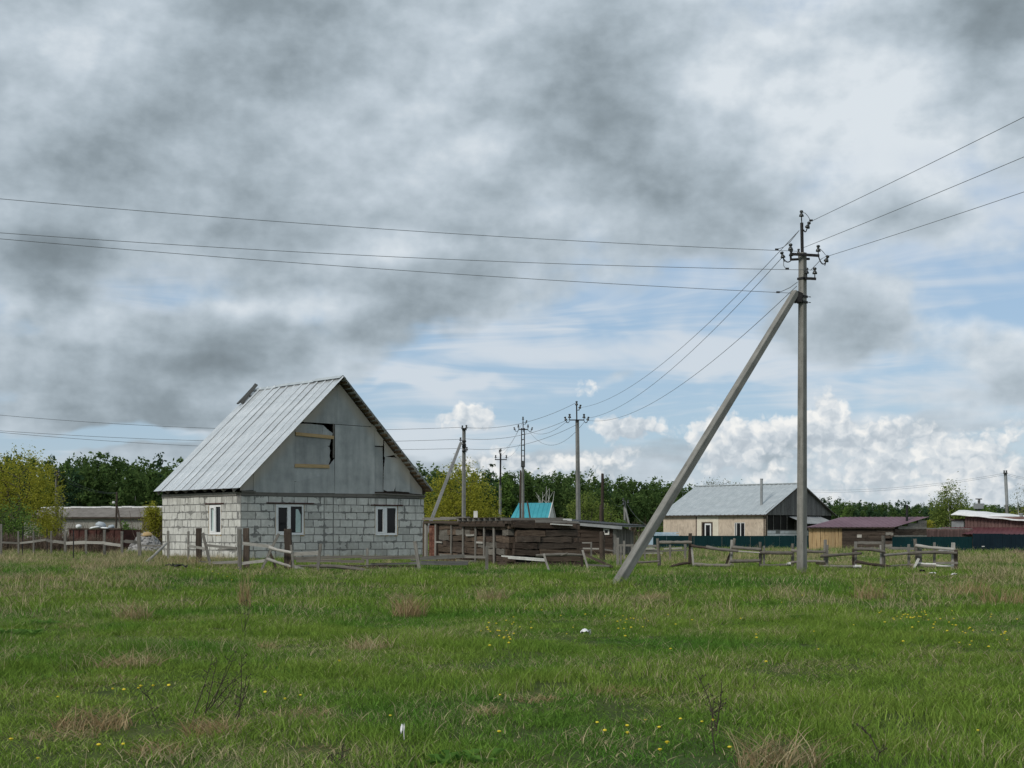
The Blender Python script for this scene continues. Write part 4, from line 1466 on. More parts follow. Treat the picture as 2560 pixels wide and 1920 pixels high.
# gable end: dark glazed opening over white blocks, grey boards above
gm = BM @ Matrix(((0, -1, 0, BLEN), (1, 0, 0, 0), (0, 0, 1, 0), (0, 0, 0, 1)))      # local x along the gable, -y outwards
MB().box(0.0, 0.16, -0.03, 0.2, -0.2, BZ).build('corner_post', M['dark_wood'], bh, gm)
MB().box(0.17, BWID, 0.12, 0.22, -0.2, BZ).build('gable_wall', M['dark_inside'], bh, gm)
bw = MB().box(0.17, BWID, 0.03, 0.12, -0.2, 1.42).build('block_wall', M['mortar'], bh, gm)
rr = random.Random(5)
ub = MB().box(0.008, 0.992, 0.0, 1.0, 0.02, 0.98).mesh('white_block', M['white_block'])
for row in range(6):
    x = 0.2 - (0.3 if row % 2 else 0.0)
    z = 1.40 - 0.25 * (row + 1)
    while x < BWID - 0.1:
        p, q = max(x, 0.18), min(x + 0.6, BWID)
        if q - p > 0.12 and not (row == 0 and 1.1 < x < 1.7):
            add('block', ub, gm @ Matrix.Translation((p + 0.008, rr.uniform(-0.01, 0.01), z + 0.008)) @ Matrix.Diagonal((q - p - 0.016, 0.06, 0.234, 1)), bw)
        x += 0.61
gf = MB()
for x in (0.2, 1.15, 2.15, 3.05, 4.2, 5.2):
    gf.box(x, x + 0.05, 0.06, 0.10, 1.45, BZ - 0.03)
gf.box(0.2, 5.3, 0.06, 0.10, 1.42, 1.47)
gf.build('glazing_bar', M['gray_wood'], bh, gm)
GAP = 5.25
halfw = BWID / 2
def bgz(x):
    return BZ + 0.10 + (GAP - BZ - 0.1) * (1 - abs(x - halfw) / (halfw + 0.2))


gab = MB()
x = 0.02
rr = random.Random(8)
gable2 = MB().box(0.0, BWID, 0.02, 0.06, BZ - 0.06, BZ + 0.02).build('gable_frame', M['barn_board'], bh, gm)
ubd = {}
while x < BWID - 0.1:
    w_ = rr.uniform(0.15, 0.21)
    t_ = min(bgz(x), bgz(x + w_)) - 0.03
    if t_ > BZ + 0.05:
        beam('gable_board', gm @ Vector((x + w_ / 2, -0.01, BZ - 0.10)), gm @ Vector((x + w_ / 2, -0.01, t_)), w_ - 0.012, 0.03, M['barn_board'], gable2, BOARD, up=-bx)
    x += w_


def ribbed_roof(name, length, slope, pitch, mat, rib=0.03, step=0.35):
    """sheet metal slope: x along the eave, y up the slope, ribs up the slope"""
    mb = MB()
    V, Q = [], []
    n = int(length / step)
    st = length / n
    prof = []
    for k in range(n):
        prof += [(k * st, 0.0), (k * st + st * 0.68, 0.0), (k * st + st * 0.76, rib), (k * st + st * 0.92, rib)]
    prof.append((length, 0.0))
    for (x, z) in prof:
        V += [(x, 0.0, z), (x, slope, z)]
    for k in range(len(prof) - 1):
        Q.append((2 * k, 2 * k + 2, 2 * k + 3, 2 * k + 1))
    return np_mesh(name, V, Q, mat)


def slope_mat(base, x0, y0, z0, y1, z1, ov_y):
    """matrix of a roof slope whose eave starts at local (x0, y0, z0) of base and rises to (., y1, z1)"""
    L_ = math.hypot(y1 - y0, z1 - z0)
    cy, cz = (y1 - y0) / L_, (z1 - z0) / L_
    return base @ Matrix(((1, 0, 0, x0), (0, cy, -cz, y0), (0, cz, cy, z0), (0, 0, 0, 1))), L_


Ma, La = slope_mat(BM, -0.25, -0.35, 2.66, halfw, GAP, 0)
rfo = add('roof', ribbed_roof('front_slope', BLEN + 0.5, La, 0, M['galvanised_dull'], 0.035, 0.42), Ma, bh)
Mb_, Lb = slope_mat(BM, -0.25, BWID + 0.35, 2.66, halfw, GAP, 0)
add('back_slope', ribbed_roof('back_slope', BLEN + 0.5, Lb, 0, M['galvanised_dull'], 0.035, 0.42), Mb_, rfo)
MB().prism([(-0.35, 2.60), (halfw, GAP - 0.06), (BWID + 0.35, 2.60), (BWID + 0.35, 2.55), (halfw, GAP - 0.14), (-0.35, 2.55)], -0.22, -0.16).build('verge_board', M['dark_wood'], rfo, gm)
MB().box(-0.25, BLEN + 0.25, -0.34, -0.30, 2.56, 2.645).build('fascia', M['dark_wood'], rfo, BM)
MB().box(-0.2, BLEN + 0.2, halfw - 0.18, halfw + 0.18, GAP - 0.02, GAP + 0.05).build('ridge_cap', M['galvanised_dull'], rfo, BM)
yp = 1.3
zp = 2.66 + (GAP - 2.66) * (yp + 0.35) / (halfw + 0.35)
MB().lathe([(0.11, -0.1), (0.11, 2.0), (0.125, 2.0), (0.125, 2.08)], 10, (9.0, yp, zp)).build('stovepipe', M['gray_sheet'], rfo, BM)
MB().box(BLEN - 0.15, BLEN + 0.05, halfw - 0.1, halfw + 0.1, GAP, GAP + 0.65).build('vent', M['dark_wood'], rfo, BM)
# lean-to awning on the gable
Mc = gm @ Matrix(((1, 0, 0, 3.2), (0, 0.94, -0.34, -1.6), (0, 0.34, 0.94, 1.95), (0, 0, 0, 1)))
add('awning', ribbed_roof('awning', 4.6, 1.7, 0, M['gray_sheet'], 0.03, 0.3), Mc, bh)

# ================================================================ purple roofed log shed
P0, P1 = gpt(2021, 85.4), gpt(2233, 84)
PM, PL = local_frame(P0, P1)
ps = thing('log_shed', P1, 'old log shed with purple metal roof and a fresh pine plank end', 'shed')
pz = ground_z(P0.x, P0.y)
pw = MB().box(0.0, PL, 0.06, 0.14, pz - 0.1, 1.60).build('front_wall', M['dark_inside'], ps, PM)
rr = random.Random(15)
x = 0.03
while x < 1.86:
    w_ = rr.uniform(0.16, 0.24)
    beam('plank', PM @ Vector((x + w_ / 2, 0, pz - 0.05)), PM @ Vector((x + w_ / 2 + rr.uniform(-0.01, 0.01), 0, 1.60)), w_ - 0.012, 0.04, M['pine'], pw, BOARD, up=Vector((0, 1, 0.01)))
    x += w_
for row in range(9):
    z = pz + 0.10 + 0.178 * row
    x = 1.98
    while x < PL - 0.05:
        e = min(PL + rr.uniform(-0.03, 0.06), x + rr.uniform(0.8, 2.6))
        if not (row == 4 and 3.9 < x < 4.4):
            beam('log', PM @ Vector((x, 0, z)), PM @ Vector((e - 0.02, 0, z + rr.uniform(-0.01, 0.01))), 0.16, 0.165, M['gray_wood'] if rr.random() < 0.22 else M['dark_wood'], pw)
        x = e
MB().box(2.85, 3.12, -0.10, -0.085, 1.00, 1.18).build('patch_board', M['pale_wood'], pw, PM)
pe = MB().box(0.0, 2.6, 0.06, 0.12, pz - 0.1, 1.62)
PE = 2.6
PQ = PM @ Matrix(((0.72, -0.694, 0, PL), (0.694, 0.72, 0, 0), (0, 0, 1, 0), (0, 0, 0, 1)))
pe = pe.build('end_wall', M['dark_inside'], ps, PQ)
for row in range(12):
    z = pz + 0.10 + 0.178 * row
    x = 0.05
    if z > 2.05: continue
    lim0 = 0.0 if z < 1.56 else (z - 1.52) * PE / 0.60
    x = 0.05 + lim0
    while x < PE - 0.1:
        e = min(PE, x + rr.uniform(0.7, 2.2))
        beam('log', PQ @ Vector((x, 0, z)), PQ @ Vector((e - 0.02, 0, z)), 0.12, 0.165, M['gray_wood'] if rr.random() < 0.6 else M['dark_wood'], pe)
        x = e
Mr = PM @ Matrix(((1, 0.62, 0, -0.12), (0, 0.785, -0.24, -0.32), (0, 0.22, 0.97, 1.60), (0, 0, 0, 1)))
dv = Vector((0.72 * 2.7, 0.694 * 2.7 + 0.3, 0.62))
dl = dv.length
rdir = dv / dl
Mr = PM @ Matrix(((1, rdir.x, 0, -0.14), (0, rdir.y, -rdir.z, -0.32), (0, rdir.z, rdir.y, 1.615), (0, 0, 0, 1)))
pm_ = ribbed_roof('purple_roof', PL + 0.22, dl, 0, M['purple_roof'], 0.03, 0.30)
pm_.transform(PM.inverted() @ Mr)
pr = add('roof', pm_, PM, ps)
MB().box(-0.14, PL + 0.08, -0.30, -0.26, 1.545, 1.605).build('fascia', M['dark_wood'], pr, PM)
q = Mr @ Vector((PL - 0.3, dl * 0.62, 0))
MB().lathe([(0.075, -0.2), (0.075, 0.95)], 8, q).build('stovepipe', M['tar'], pr)

# ================================================================ maroon shed at the far right with the white roof
Q0, Q1 = gpt(2412, 96), gpt(2640, 93.5)
QM, QL = local_frame(Q0, Q1)
ms = thing('maroon_shed', Q1, 'maroon board shed with a bowed white roof and maroon lean-to', 'shed')
qw = MB().box(0.0, QL, 0.05, 0.12, -0.2, 2.35).build('front_wall', M['maroon_board'], ms, QM)
rr = random.Random(41)
x = 0.0
while x < QL:
    w_ = rr.uniform(0.17, 0.26)
    beam('board', QM @ Vector((x + w_ / 2, 0, -0.1)), QM @ Vector((x + w_ / 2, 0, 2.33 - 0.10 * x)), w_ - 0.02, 0.05, M['maroon_board'], qw, BOARD, up=Vector((0, 1, 0.01)))
    x += w_
V, Q = [], []
n = 22
for k in range(n + 1):
    x = -0.85 + (QL + 0.9) * k / n
    z = 2.46 - 0.10 * x - 0.015 * max(0, -x) * 4 + 0.02 * math.sin(k * 1.3)
    V += [(x, -0.45, z), (x, 3.2, z + 0.35), (x, -0.45, z - 0.05), (x, 3.2, z + 0.30)]
for k in range(n):
    a = 4 * k
    Q += [(a, a + 4, a + 5, a + 1), (a + 2, a + 3, a + 7, a + 6), (a, a + 2, a + 6, a + 4)]
add('roof', np_mesh('white_roof', V, Q, M['white_roof']), QM, ms)
qv = QM @ Vector((QL * 0.62, 0.3, 2.15))
MB().lathe([(0.12, -0.3), (0.12, 0.35), (0.15, 0.35), (0.15, 0.42)], 8, qv).build('chimney', M['gray_sheet'], ms)
MB().box(-0.9, -0.1, 0.2, 0.9, 1.0, 2.1).build('annex', M['gray_sheet'], ms, QM)
MB().box(-1.0, 0.0, 0.1, 1.0, 2.1, 2.2).build('annex_roof', M['dark_wood'], ms, QM)
Ml = QM @ Matrix(((1, 0, 0, -1.5), (0, 0.972, -0.235, -1.9), (0, 0.235, 0.972, 1.17), (0, 0, 0, 1)))
lt = add('lean_to_roof', ribbed_roof('lean_to', QL + 1.3, 2.0, 0, M['maroon_roof'], 0.03, 0.3), Ml, ms)
for x in (-1.3, 0.2, 2.0, 3.6, 5.2):
    beam('post', QM @ Vector((x, -1.7, -0.1)), QM @ Vector((x, -1.7, 1.19)), 0.1, 0.1, M['dark_wood'], ms, BOARD)
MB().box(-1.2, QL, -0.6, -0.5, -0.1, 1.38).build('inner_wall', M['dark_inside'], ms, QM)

# board fence between the log shed and the maroon shed
fa, fb = gpt(2308, 92), gpt(2432, 95)
FM, FL = local_frame(fa, fb)
bf = thing('board_fence', fa, 'reddish brown upright board fence between the two sheds', 'fence')
x = 0.0
rr = random.Random(3)
while x < FL:
    w_ = rr.uniform(0.12, 0.17)
    beam('board', FM @ Vector((x, 0, -0.05)), FM @ Vector((x, 0, 1.50 + rr.uniform(-0.04, 0.04))), w_ - 0.02, 0.025, M['maroon_board'], bf, BOARD, up=Vector((0, 1, 0.01)))
    x += w_
beam('top_rail', FM @ Vector((0.3, 0.05, 1.55)), FM @ Vector((FL, 0.05, 1.53)), 0.06, 0.07, M['pale_wood'], bf, BOARD)


# ================================================================ dark green metal fences
def metal_fence(name, label, pts, top, mat_names, panel_w=1.15):
    f = thing(name, pts[0], label, 'fence')
    for k in range(len(pts) - 1):
        Mx, L_ = local_frame(pts[k], pts[k + 1])
        n = max(1, round(L_ / panel_w))
        for i in range(n):
            x0, x1 = i * L_ / n, (i + 1) * L_ / n
            V, Q = [], []
            m_ = 6
            st = (x1 - x0 - 0.006) / m_
            prof = []
            for q in range(m_):
                prof += [(x0 + q * st, 0.0), (x0 + q * st + st * 0.5, 0.0), (x0 + q * st + st * 0.62, -0.02), (x0 + q * st + st * 0.88, -0.02)]
            prof.append((x1 - 0.006, 0.0))
            zb = ground_z(*(Mx @ Vector((x0, 0, 0))).xy) - 0.05
            zt = top[k] + (top[k + 1] - top[k]) * (i + 0.5) / n
            for (x, y) in prof:
                V += [(x, y, zb), (x, y, zt)]
            for q in range(len(prof) - 1):
                Q.append((2 * q, 2 * q + 2, 2 * q + 3, 2 * q + 1))
            add('panel', np_mesh('fence_panel', V, Q, M[mat_names[k]]), Mx, f)
            if i % 2 == 0:
                MB().box(x0 - 0.02, x0 + 0.04, 0.03, 0.09, zb, zt + 0.02).build('post', M['black_metal'], f, Mx)
        MB().box(0.0, L_, 0.004, 0.04, top[k] - 0.06, top[k] - 0.02).build('rail', M['black_metal'], f, Mx) if abs(top[k] - top[k + 1]) < 0.01 else None
    return f


metal_fence('green_metal_fence', 'dark green corrugated metal fence in front of the strand board house',
            [gpt(1633, 108), gpt(1912, 104), gpt(2025, 101)], [1.02, 1.02, 1.06], ['green_sheet', 'green_sheet'])
g2 = metal_fence('teal_metal_fence', 'dark teal corrugated metal fence beside the purple roofed log shed',
                 [gpt(2231, 77), gpt(2431, 74.5)], [1.08, 1.10], ['green_sheet'])
g3 = metal_fence('navy_metal_gate_fence', 'near black metal gate and fence under the maroon lean-to roof',
                 [gpt(2432, 74.3), gpt(2507, 73.4), gpt(2640, 72)], [1.26, 1.26, 1.14], ['navy_sheet', 'navy_sheet'], 1.5)
pg = at(2458, 1366, 72.0)
MB().box(-0.07, 0.07, -0.02, 0.01, -0.02, 0.02).build('handle', M['old_white'], g3, Matrix.Translation(pg))


# ================================================================ broken fences: posts and rails
def post_at(px, ytop, ybase, w, parent, mat='gray_wood', d=None, px_top=None, kind='box', sink=0.25, name='post'):
    """post whose foot is seen at (px, ybase); width in photo pixels"""
    if d is None: d = gdepth(px, ybase + 2)
    foot = gpt(px, d)
    top = at(px_top if px_top is not None else px, ytop, d)
    k = d / F
    dirn = (top - foot)
    foot = foot - dirn.normalized() * sink
    if kind == 'box':
        return beam(name, foot, top, w * k, w * k * 0.8, M[mat], parent)
    return log(name, foot, top, w * k / 2, M[mat], parent)


def rail_at(p0, p1, hpx, parent, d0, d1, mat='gray_wood', kind='board', name='rail', bend=None):
    a, b = at(p0[0], p0[1], d0), at(p1[0], p1[1], d1)
    k = (d0 + d1) / 2 / F
    if kind == 'board':
        return beam(name, a, b, max(0.025, hpx * k * 0.35), hpx * k * 0.9, M[mat], parent, BOARD)
    return log(name, a, b, hpx * k / 2 * 0.9, M[mat], parent, bend)


# --- low board fence at the far left
fa_ = thing('stake_board_fence', gpt(200, 60), 'low weathered board fence with stakes at the far left', 'fence')
for (px, yt, yb, w, d) in ((3, 1310, 1382, 5, 61), (46, 1328, 1378, 4, 63), (84, 1328, 1378, 4, 63), (128, 1328, 1374, 4, 64), (163, 1328, 1380, 6, 62), (215, 1325, 1380, 5, 62), (261, 1325, 1386, 6, 61), (305, 1328, 1390, 6, 60)):
    post_at(px, yt, yb, w, fa_, d=d)
post_at(350, 1330, 1396, 8, fa_, d=58, px_top=346)
for (p0, p1, hh) in (((4, 1356), (50, 1358), 6), ((48, 1358), (84, 1354), 6), ((82, 1354), (115, 1349), 7), ((116, 1350), (136, 1355), 8), ((134, 1353), (163, 1357), 9), ((165, 1358), (214, 1356), 10), ((213, 1356), (262, 1357), 8), ((261, 1358), (305, 1364), 9), ((301, 1354), (315, 1353), 7), ((313, 1353), (348, 1356), 10), ((306, 1392), (348, 1395), 7)):
    rail_at(p0, p1, hh * 0.9, fa_, 60.5, 60.5, 'gray_wood' if (p0[0] * 7) % 3 else 'pale_wood')
rail_at((352, 1364), (408, 1364), 5, fa_, 59, 59)
# steel stakes standing free
for (px, yt, yb, lab) in ((56, 1316, 1392, 'thin dark steel stake left of the others at the far left'), (118, 1322, 1390, 'thin dark steel stake, middle one of three at the far left'), (184, 1325, 1404, 'thin dark steel stake in front of the rusty bin')):
    d = gdepth(px, yb + 1)
    f_ = gpt(px, d, -0.2); t_ = at(px - 0.5 if px != 56 else px + 1, yt, d)
    o = MB().tube([f_, t_], 0.022, 6).build('steel_stake', M['black_metal'])
    tag(o, lab, 'stake', 'steel stakes at the far left')
d = gdepth(360, 1409)
o = log('leaning_pole', gpt(359, d, -0.05), at(417, 1358, d + 3), 0.045, M['pale_wood'], None)
tag(o, 'pale thin pole leaning against a fence post left of the house', 'pole')

# --- tumbledown fence in front of the block house
fb_ = thing('broken_board_fence', gpt(720, 41), 'tumbledown fence of posts, pale boards and logs in front of the block house', 'fence')
post_at(420.5, 1327, 1390, 5.5, fb_, d=52)
post_at(471, 1328, 1390, 5, fb_, d=51)
post_at(497, 1320, 1402, 13, fb_, 'dark_wood', d=48)
post_at(527, 1332, 1414, 6.5, fb_, d=45, px_top=507)
post_at(599.5, 1323, 1427, 9, fb_, d=41)
post_at(616, 1320, 1425, 14, fb_, 'dark_wood', d=42)
post_at(652, 1334, 1422, 6, fb_, 'gray_wood', d=41, px_top=697)
post_at(692, 1378, 1422, 6, fb_, 'dark_wood', d=42, px_top=674)
post_at(720.5, 1322, 1428, 18, fb_, 'dark_wood', d=41)
post_at(735, 1362, 1420, 5, fb_, 'gray_wood', d=40.6, px_top=727)
post_at(793, 1359, 1438, 7, fb_, 'gray_wood', d=39.6, px_top=802)
post_at(918.5, 1371, 1420, 6, fb_, d=42)
post_at(1049, 1353, 1430, 8.5, fb_, d=41, px_top=1037)
D = 41
for (p0, p1, hh, mt) in (((468, 1364), (513, 1372), 7, 'pale_wood'), ((515, 1363), (592, 1371), 7, 'gray_wood'), ((545, 1373), (592, 1374), 4, 'gray_wood'),
                         ((593, 1357), (685, 1367), 9, 'pale_wood'), ((532, 1407), (596, 1405), 8, 'gray_wood'), ((496, 1403), (524, 1406), 3, 'gray_wood'),
                         ((601, 1409), (668, 1401), 8, 'pale_wood'), ((722, 1412), (789, 1433), 9, 'pale_wood'), ((731, 1386), (800, 1382), 11, 'pale_wood'),
                         ((733, 1396), (908, 1391), 8, 'bark_pole'), ((905, 1394), (1050, 1393), 10, 'bark_pole')):
    rail_at(p0, p1, hh, fb_, D if p0[0] > 560 else 45, D if p1[0] > 560 else 45, mt)
rr = random.Random(19)
for row, (y0, dd) in enumerate(((1402, 42.4), (1409, 42.2), (1416, 42.0), (1422, 41.8))):
    x = 732 + rr.uniform(0, 12)
    while x < 1040:
        e = min(1048, x + rr.uniform(50, 130))
        if rr.random() < 0.88:
            rail_at((x, y0 + rr.uniform(-2, 2)), (e, y0 + rr.uniform(-2, 2)), rr.uniform(4.5, 8.5), fb_, dd, dd, rr.choice(['dark_wood', 'gray_wood', 'bark_pole', 'barn_board']), 'board' if rr.random() < 0.7 else 'log', bend=1)
        x = e + rr.uniform(-6, 4)
rail_at((673, 1368), (729, 1382), 8.5, fb_, D - 0.2, D - 0.4, 'pale_wood', 'log', bend=1)
rail_at((667, 1397), (727, 1417), 8, fb_, D - 0.3, D - 0.5, 'pale_wood', 'log', bend=0)
rail_at((773, 1417), (924, 1427), 10, fb_, D - 1.4, D - 1.4, 'bark_pole', 'log', bend=3)
rail_at((880, 1417), (968, 1411), 3, fb_, D - 0.5, D - 0.3, 'bark_pole', 'log', bend=2)

# --- fence remains in front of the sleeper shed
fc_ = thing('shed_fence_remains', gpt(1250, 42), 'fallen grey rails and leaning stakes in front of the sleeper shed', 'fence')
post_at(1217, 1366, 1429, 7.5, fc_, d=41.2)
post_at(1373, 1384, 1431, 5, fc_, 'pale_wood', d=40.5, px_top=1359)
post_at(1471, 1375, 1424, 5, fc_, 'pale_wood', d=42, px_top=1456)
post_at(1455, 1372, 1420, 7, fc_, 'dark_wood', d=43)
rail_at((1050, 1396), (1160, 1390), 10, fc_, 41.5, 42, 'gray_wood')
rail_at((1158, 1391), (1216, 1393), 7, fc_, 42, 42, 'gray_wood')
rail_at((1052, 1407), (1170, 1408), 11, fc_, 43, 43.5, 'barn_board')
rail_at((1253, 1390), (1363, 1398), 4, fc_, 41, 41, 'old_white')
rail_at((1270, 1395), (1363, 1402), 4, fc_, 41, 41, 'old_white')
rail_at((1339, 1390), (1456, 1388), 8, fc_, 42, 42.4, 'bark_pole', 'log', bend=2)
rail_at((1402, 1389), (1419, 1383), 4, fc_, 42, 42, 'bark_pole', 'log', bend=0)
rail_at((1459, 1385), (1532, 1418), 7, fc_, 42.6, 42, 'dark_wood')
rail_at((1468, 1412), (1524, 1415), 5, fc_, 42, 42, 'gray_wood')
d = gdepth(1504, 1410)
o = log('round_post', gpt(1504, d, -0.3), at(1505, 1329, d), 0.10, M['dark_wood'], None, 0)
tag(o, 'thick dark round post standing by itself before the plank shed', 'post')
# small pale trestle by that shed
tr = thing('wire_pen', gpt(1470, 50), 'grey rail pen with thin posts behind the thick round post', 'fence')
for (px, yt, yb, w) in ((1478, 1355, 1396, 4), (1560, 1352, 1400, 5), (1580, 1360, 1404, 5), (1612, 1362, 1400, 4), (1552, 1360, 1410, 5)):
    post_at(px, yt, yb, w, tr, d=53)
for (p0, p1, hh, mt) in (((1455, 1357), (1480, 1357), 3, 'pale_wood'), ((1457, 1371), (1500, 1372), 4, 'pale_wood'), ((1500, 1372), (1560, 1381), 4, 'gray_wood'), ((1548, 1363), (1648, 1365), 6, 'gray_wood'), ((1580, 1381), (1720, 1375), 4, 'gray_wood'), ((1660, 1372), (1705, 1370), 4, 'pale_wood')):
    rail_at(p0, p1, hh, tr, 53, 53, mt)
post_at(1675, 1362, 1394, 5, tr, d=53); post_at(1713, 1360, 1396, 6, tr, d=53)

# --- log rail fence on the right
fd_ = thing('log_rail_fence', gpt(1980, 43), 'old corral fence of crooked log rails behind the big concrete pole', 'fence')


def dr_(px):
    return 44.5 + (px - 1540) / 850 * -3.5


for (px, yt, yb, w, pt, mt) in ((1544, 1345, 1417, 6, None, 'gray_wood'), (1552, 1362, 1415, 5, None, 'gray_wood'), (1645, 1346, 1419, 7.5, 1646, 'bark_pole'), (1725, 1333, 1418, 8, 1726, 'dark_wood'), (1734, 1368, 1418, 5, 1729, 'pale_wood'),
                                (1821, 1346, 1415, 8, 1837, 'bark_pole'), (1811, 1378, 1419, 5, 1828, 'dark_wood'), (1827, 1350, 1402, 5, 1829, 'pale_wood'), (1900, 1355, 1419, 7.5, None, 'bark_pole'), (1910, 1365, 1410, 5, None, 'gray_wood'), (1981, 1359, 1422, 7, None, 'bark_pole'),
                                (2063, 1349, 1415, 7, None, 'gray_wood'), (2068, 1362, 1414, 5, None, 'gray_wood'), (2139, 1354, 1413, 6, None, 'gray_wood'), (2133, 1371, 1416, 5, None, 'dark_wood'), (2208, 1339, 1424, 9.5, None, 'bark_pole'), (2203, 1362, 1418, 6, None, 'pale_wood'),
                                (2272, 1361, 1430, 6, None, 'gray_wood'), (2290, 1347, 1406, 9, None, 'bark_pole'), (2300, 1372, 1410, 8, None, 'gray_wood'), (2336, 1356, 1424, 5.5, None, 'gray_wood'), (2383, 1357, 1420, 8, None, 'pale_wood'), (2389, 1374, 1429, 9, None, 'dark_wood')):
    post_at(px, yt, yb, w, fd_, mt, d=dr_(px), px_top=pt, kind='log' if mt == 'bark_pole' else 'box')
post_at(2281, 1396, 1430, 5, fd_, 'old_white', d=dr_(2281) - 0.4, px_top=2297)
for (p0, p1, hh, mt, bd) in (((1648, 1356), (1730, 1356), 9, 'bark_pole', 0), ((1728, 1363), (1770, 1370), 7, 'dark_wood', 1), ((1765, 1367), (1845, 1378), 9, 'bark_pole', 1), ((1829, 1368), (1903, 1374), 9, 'bark_pole', 0), ((1901, 1381), (1982, 1383), 9.5, 'bark_pole', 0),
                             ((1843, 1378), (1902, 1382), 4, 'pale_wood', 0), ((1593, 1405), (1649, 1403), 6, 'bark_pole', 1), ((1674, 1419), (1725, 1407), 7.5, 'dark_wood', 2), ((1737, 1410), (1834, 1414), 9, 'bark_pole', 1), ((1826, 1403), (1900, 1402), 9, 'bark_pole', 0), ((1900, 1413), (1976, 1412), 8, 'bark_pole', 1),
                             ((1978, 1376), (2022, 1376), 8, 'bark_pole', 1), ((2018, 1377), (2064, 1380), 8, 'bark_pole', 1), ((2051, 1390), (2154, 1383), 8, 'bark_pole', 0), ((2136, 1373), (2213, 1380), 9, 'bark_pole', 2),
                             ((2210, 1388), (2274, 1383), 7, 'gray_wood', 0), ((2270, 1384), (2392, 1383), 9, 'bark_pole', 2), ((2289, 1363), (2384, 1374), 8.5, 'pale_wood', 1), ((1974, 1408), (2063, 1404), 7, 'bark_pole', 3), ((2040, 1407), (2064, 1411), 6, 'dark_wood', 1),
                             ((2048, 1415), (2153, 1417), 8.5, 'bark_pole', 0), ((2139, 1403), (2226, 1417), 8, 'dark_wood', 1), ((2226, 1415), (2278, 1411), 5, 'gray_wood', 0), ((2276, 1412), (2341, 1416), 8, 'bark_pole', 1), ((2291, 1407), (2340, 1411), 6, 'old_white', 1), ((2338, 1413), (2385, 1415), 6, 'old_white', 1)):
    rail_at(p0, p1, hh, fd_, dr_(p0[0]) - 0.22, dr_(p1[0]) - 0.22, mt, 'log', bend=bd)
rail_at((2222, 1370), (2292, 1372), 7, fd_, 44, 44, 'gray_wood')
rail_at((2338, 1408), (2395, 1407), 6, fd_, 41, 40.6, 'gray_wood')
rail_at((2226, 1425), (2290, 1425), 9, fd_, 43, 43, 'barn_board'); rail_at((2290, 1424), (2340, 1424), 8, fd_, 43, 43, 'barn_board')
# rags tied round the rails
for (px, py, s, lab) in ((2143, 1416, 0.11, 'white and black rag tied round the lower log rail'), (1972, 1409, 0.05, 'pale rag knotted on the rail left of the concrete pole')):
    d = dr_(px) - 0.35
    rr = random.Random(px)
    mb = MB()
    V = []
    c = at(px, py, d)
    pts = [c + Vector((s * (k / 3 - 1), 0, 0.012 * rr.uniform(-1, 1))) for k in range(7)]
    mb.tube(pts, [0.035 + 0.022 * rr.random() for _ in pts], 9)
    o = mb.build('rag', M['old_white'], smooth_=True)
    tag(o, lab, 'rag')


# ================================================================ power poles
def insulator_mesh():
    return MB().lathe([(0.012, -0.10), (0.012, 0.0), (0.058, 0.0), (0.062, 0.02), (0.045, 0.06), (0.028, 0.08), (0.028, 0.10), (0.044, 0.112), (0.046, 0.14), (0.03, 0.158), (0.008, 0.162)], 10).mesh('insulator', M['insulator'], True)


INS = insulator_mesh()


def insulator(p, parent, s=1.0, tilt=0.0, tdir=1):
    return add('insulator', INS, Matrix.Translation(p) @ Matrix.Rotation(tilt * tdir, 4, 'Y') @ Matrix.Scale(s * 1.15, 4), parent)


def hook(p0, p1, parent, r=0.014, dip=0.16):
    """J shaped pin: leaves the arm at p0, dips and rises to the insulator foot p1"""
    p0, p1 = Vector(p0), Vector(p1)
    pts = []
    for k in range(9):
        t = k / 8
        p = p0.lerp(p1, t)
        p.z = (1 - t) * p0.z + t * p1.z - dip * math.sin(math.pi * t) ** 0.8
        pts.append(p)
    return MB().tube(pts, r, 6).build('hook', M['black_metal'], parent)


def concrete_post(name, p0, p1, s0, s1, parent, mat='concrete', turn=45, chamfer=0.16):
    """tapered square post with bevelled edges from p0 to p1"""
    p0, p1 = Vector(p0), Vector(p1)
    d = p1 - p0
    L_ = d.length
    mb = MB()
    for z, s in ((0.0, s0), (L_ * 0.33, s0 + (s1 - s0) * 0.33), (L_ * 0.66, s0 + (s1 - s0) * 0.66), (L_, s1)):
        hs = s / 2; c = hs * (1 - chamfer)
        mb.v += [(-hs, -c, z), (-c, -hs, z), (c, -hs, z), (hs, -c, z), (hs, c, z), (c, hs, z), (-c, hs, z), (-hs, c, z)]
    for r_ in range(3):
        for q in range(8):
            a, b = r_ * 8 + q, r_ * 8 + (q + 1) % 8
            mb.f.append((a, b, b + 8, a + 8))
    mb.f.append(tuple(range(7, -1, -1))); mb.f.append(tuple(24 + q for q in range(8)))
    zax = d.normalized()
    xr = Vector((math.cos(R(turn)), math.sin(R(turn)), 0))
    yax = zax.cross(xr).normalized(); xax = yax.cross(zax)
    Mx = Matrix(((xax.x, yax.x, zax.x, p0.x), (xax.y, yax.y, zax.y, p0.y), (xax.z, yax.z, zax.z, p0.z), (0, 0, 0, 1)))
    return mb.build(name, M[mat], parent, Mx)


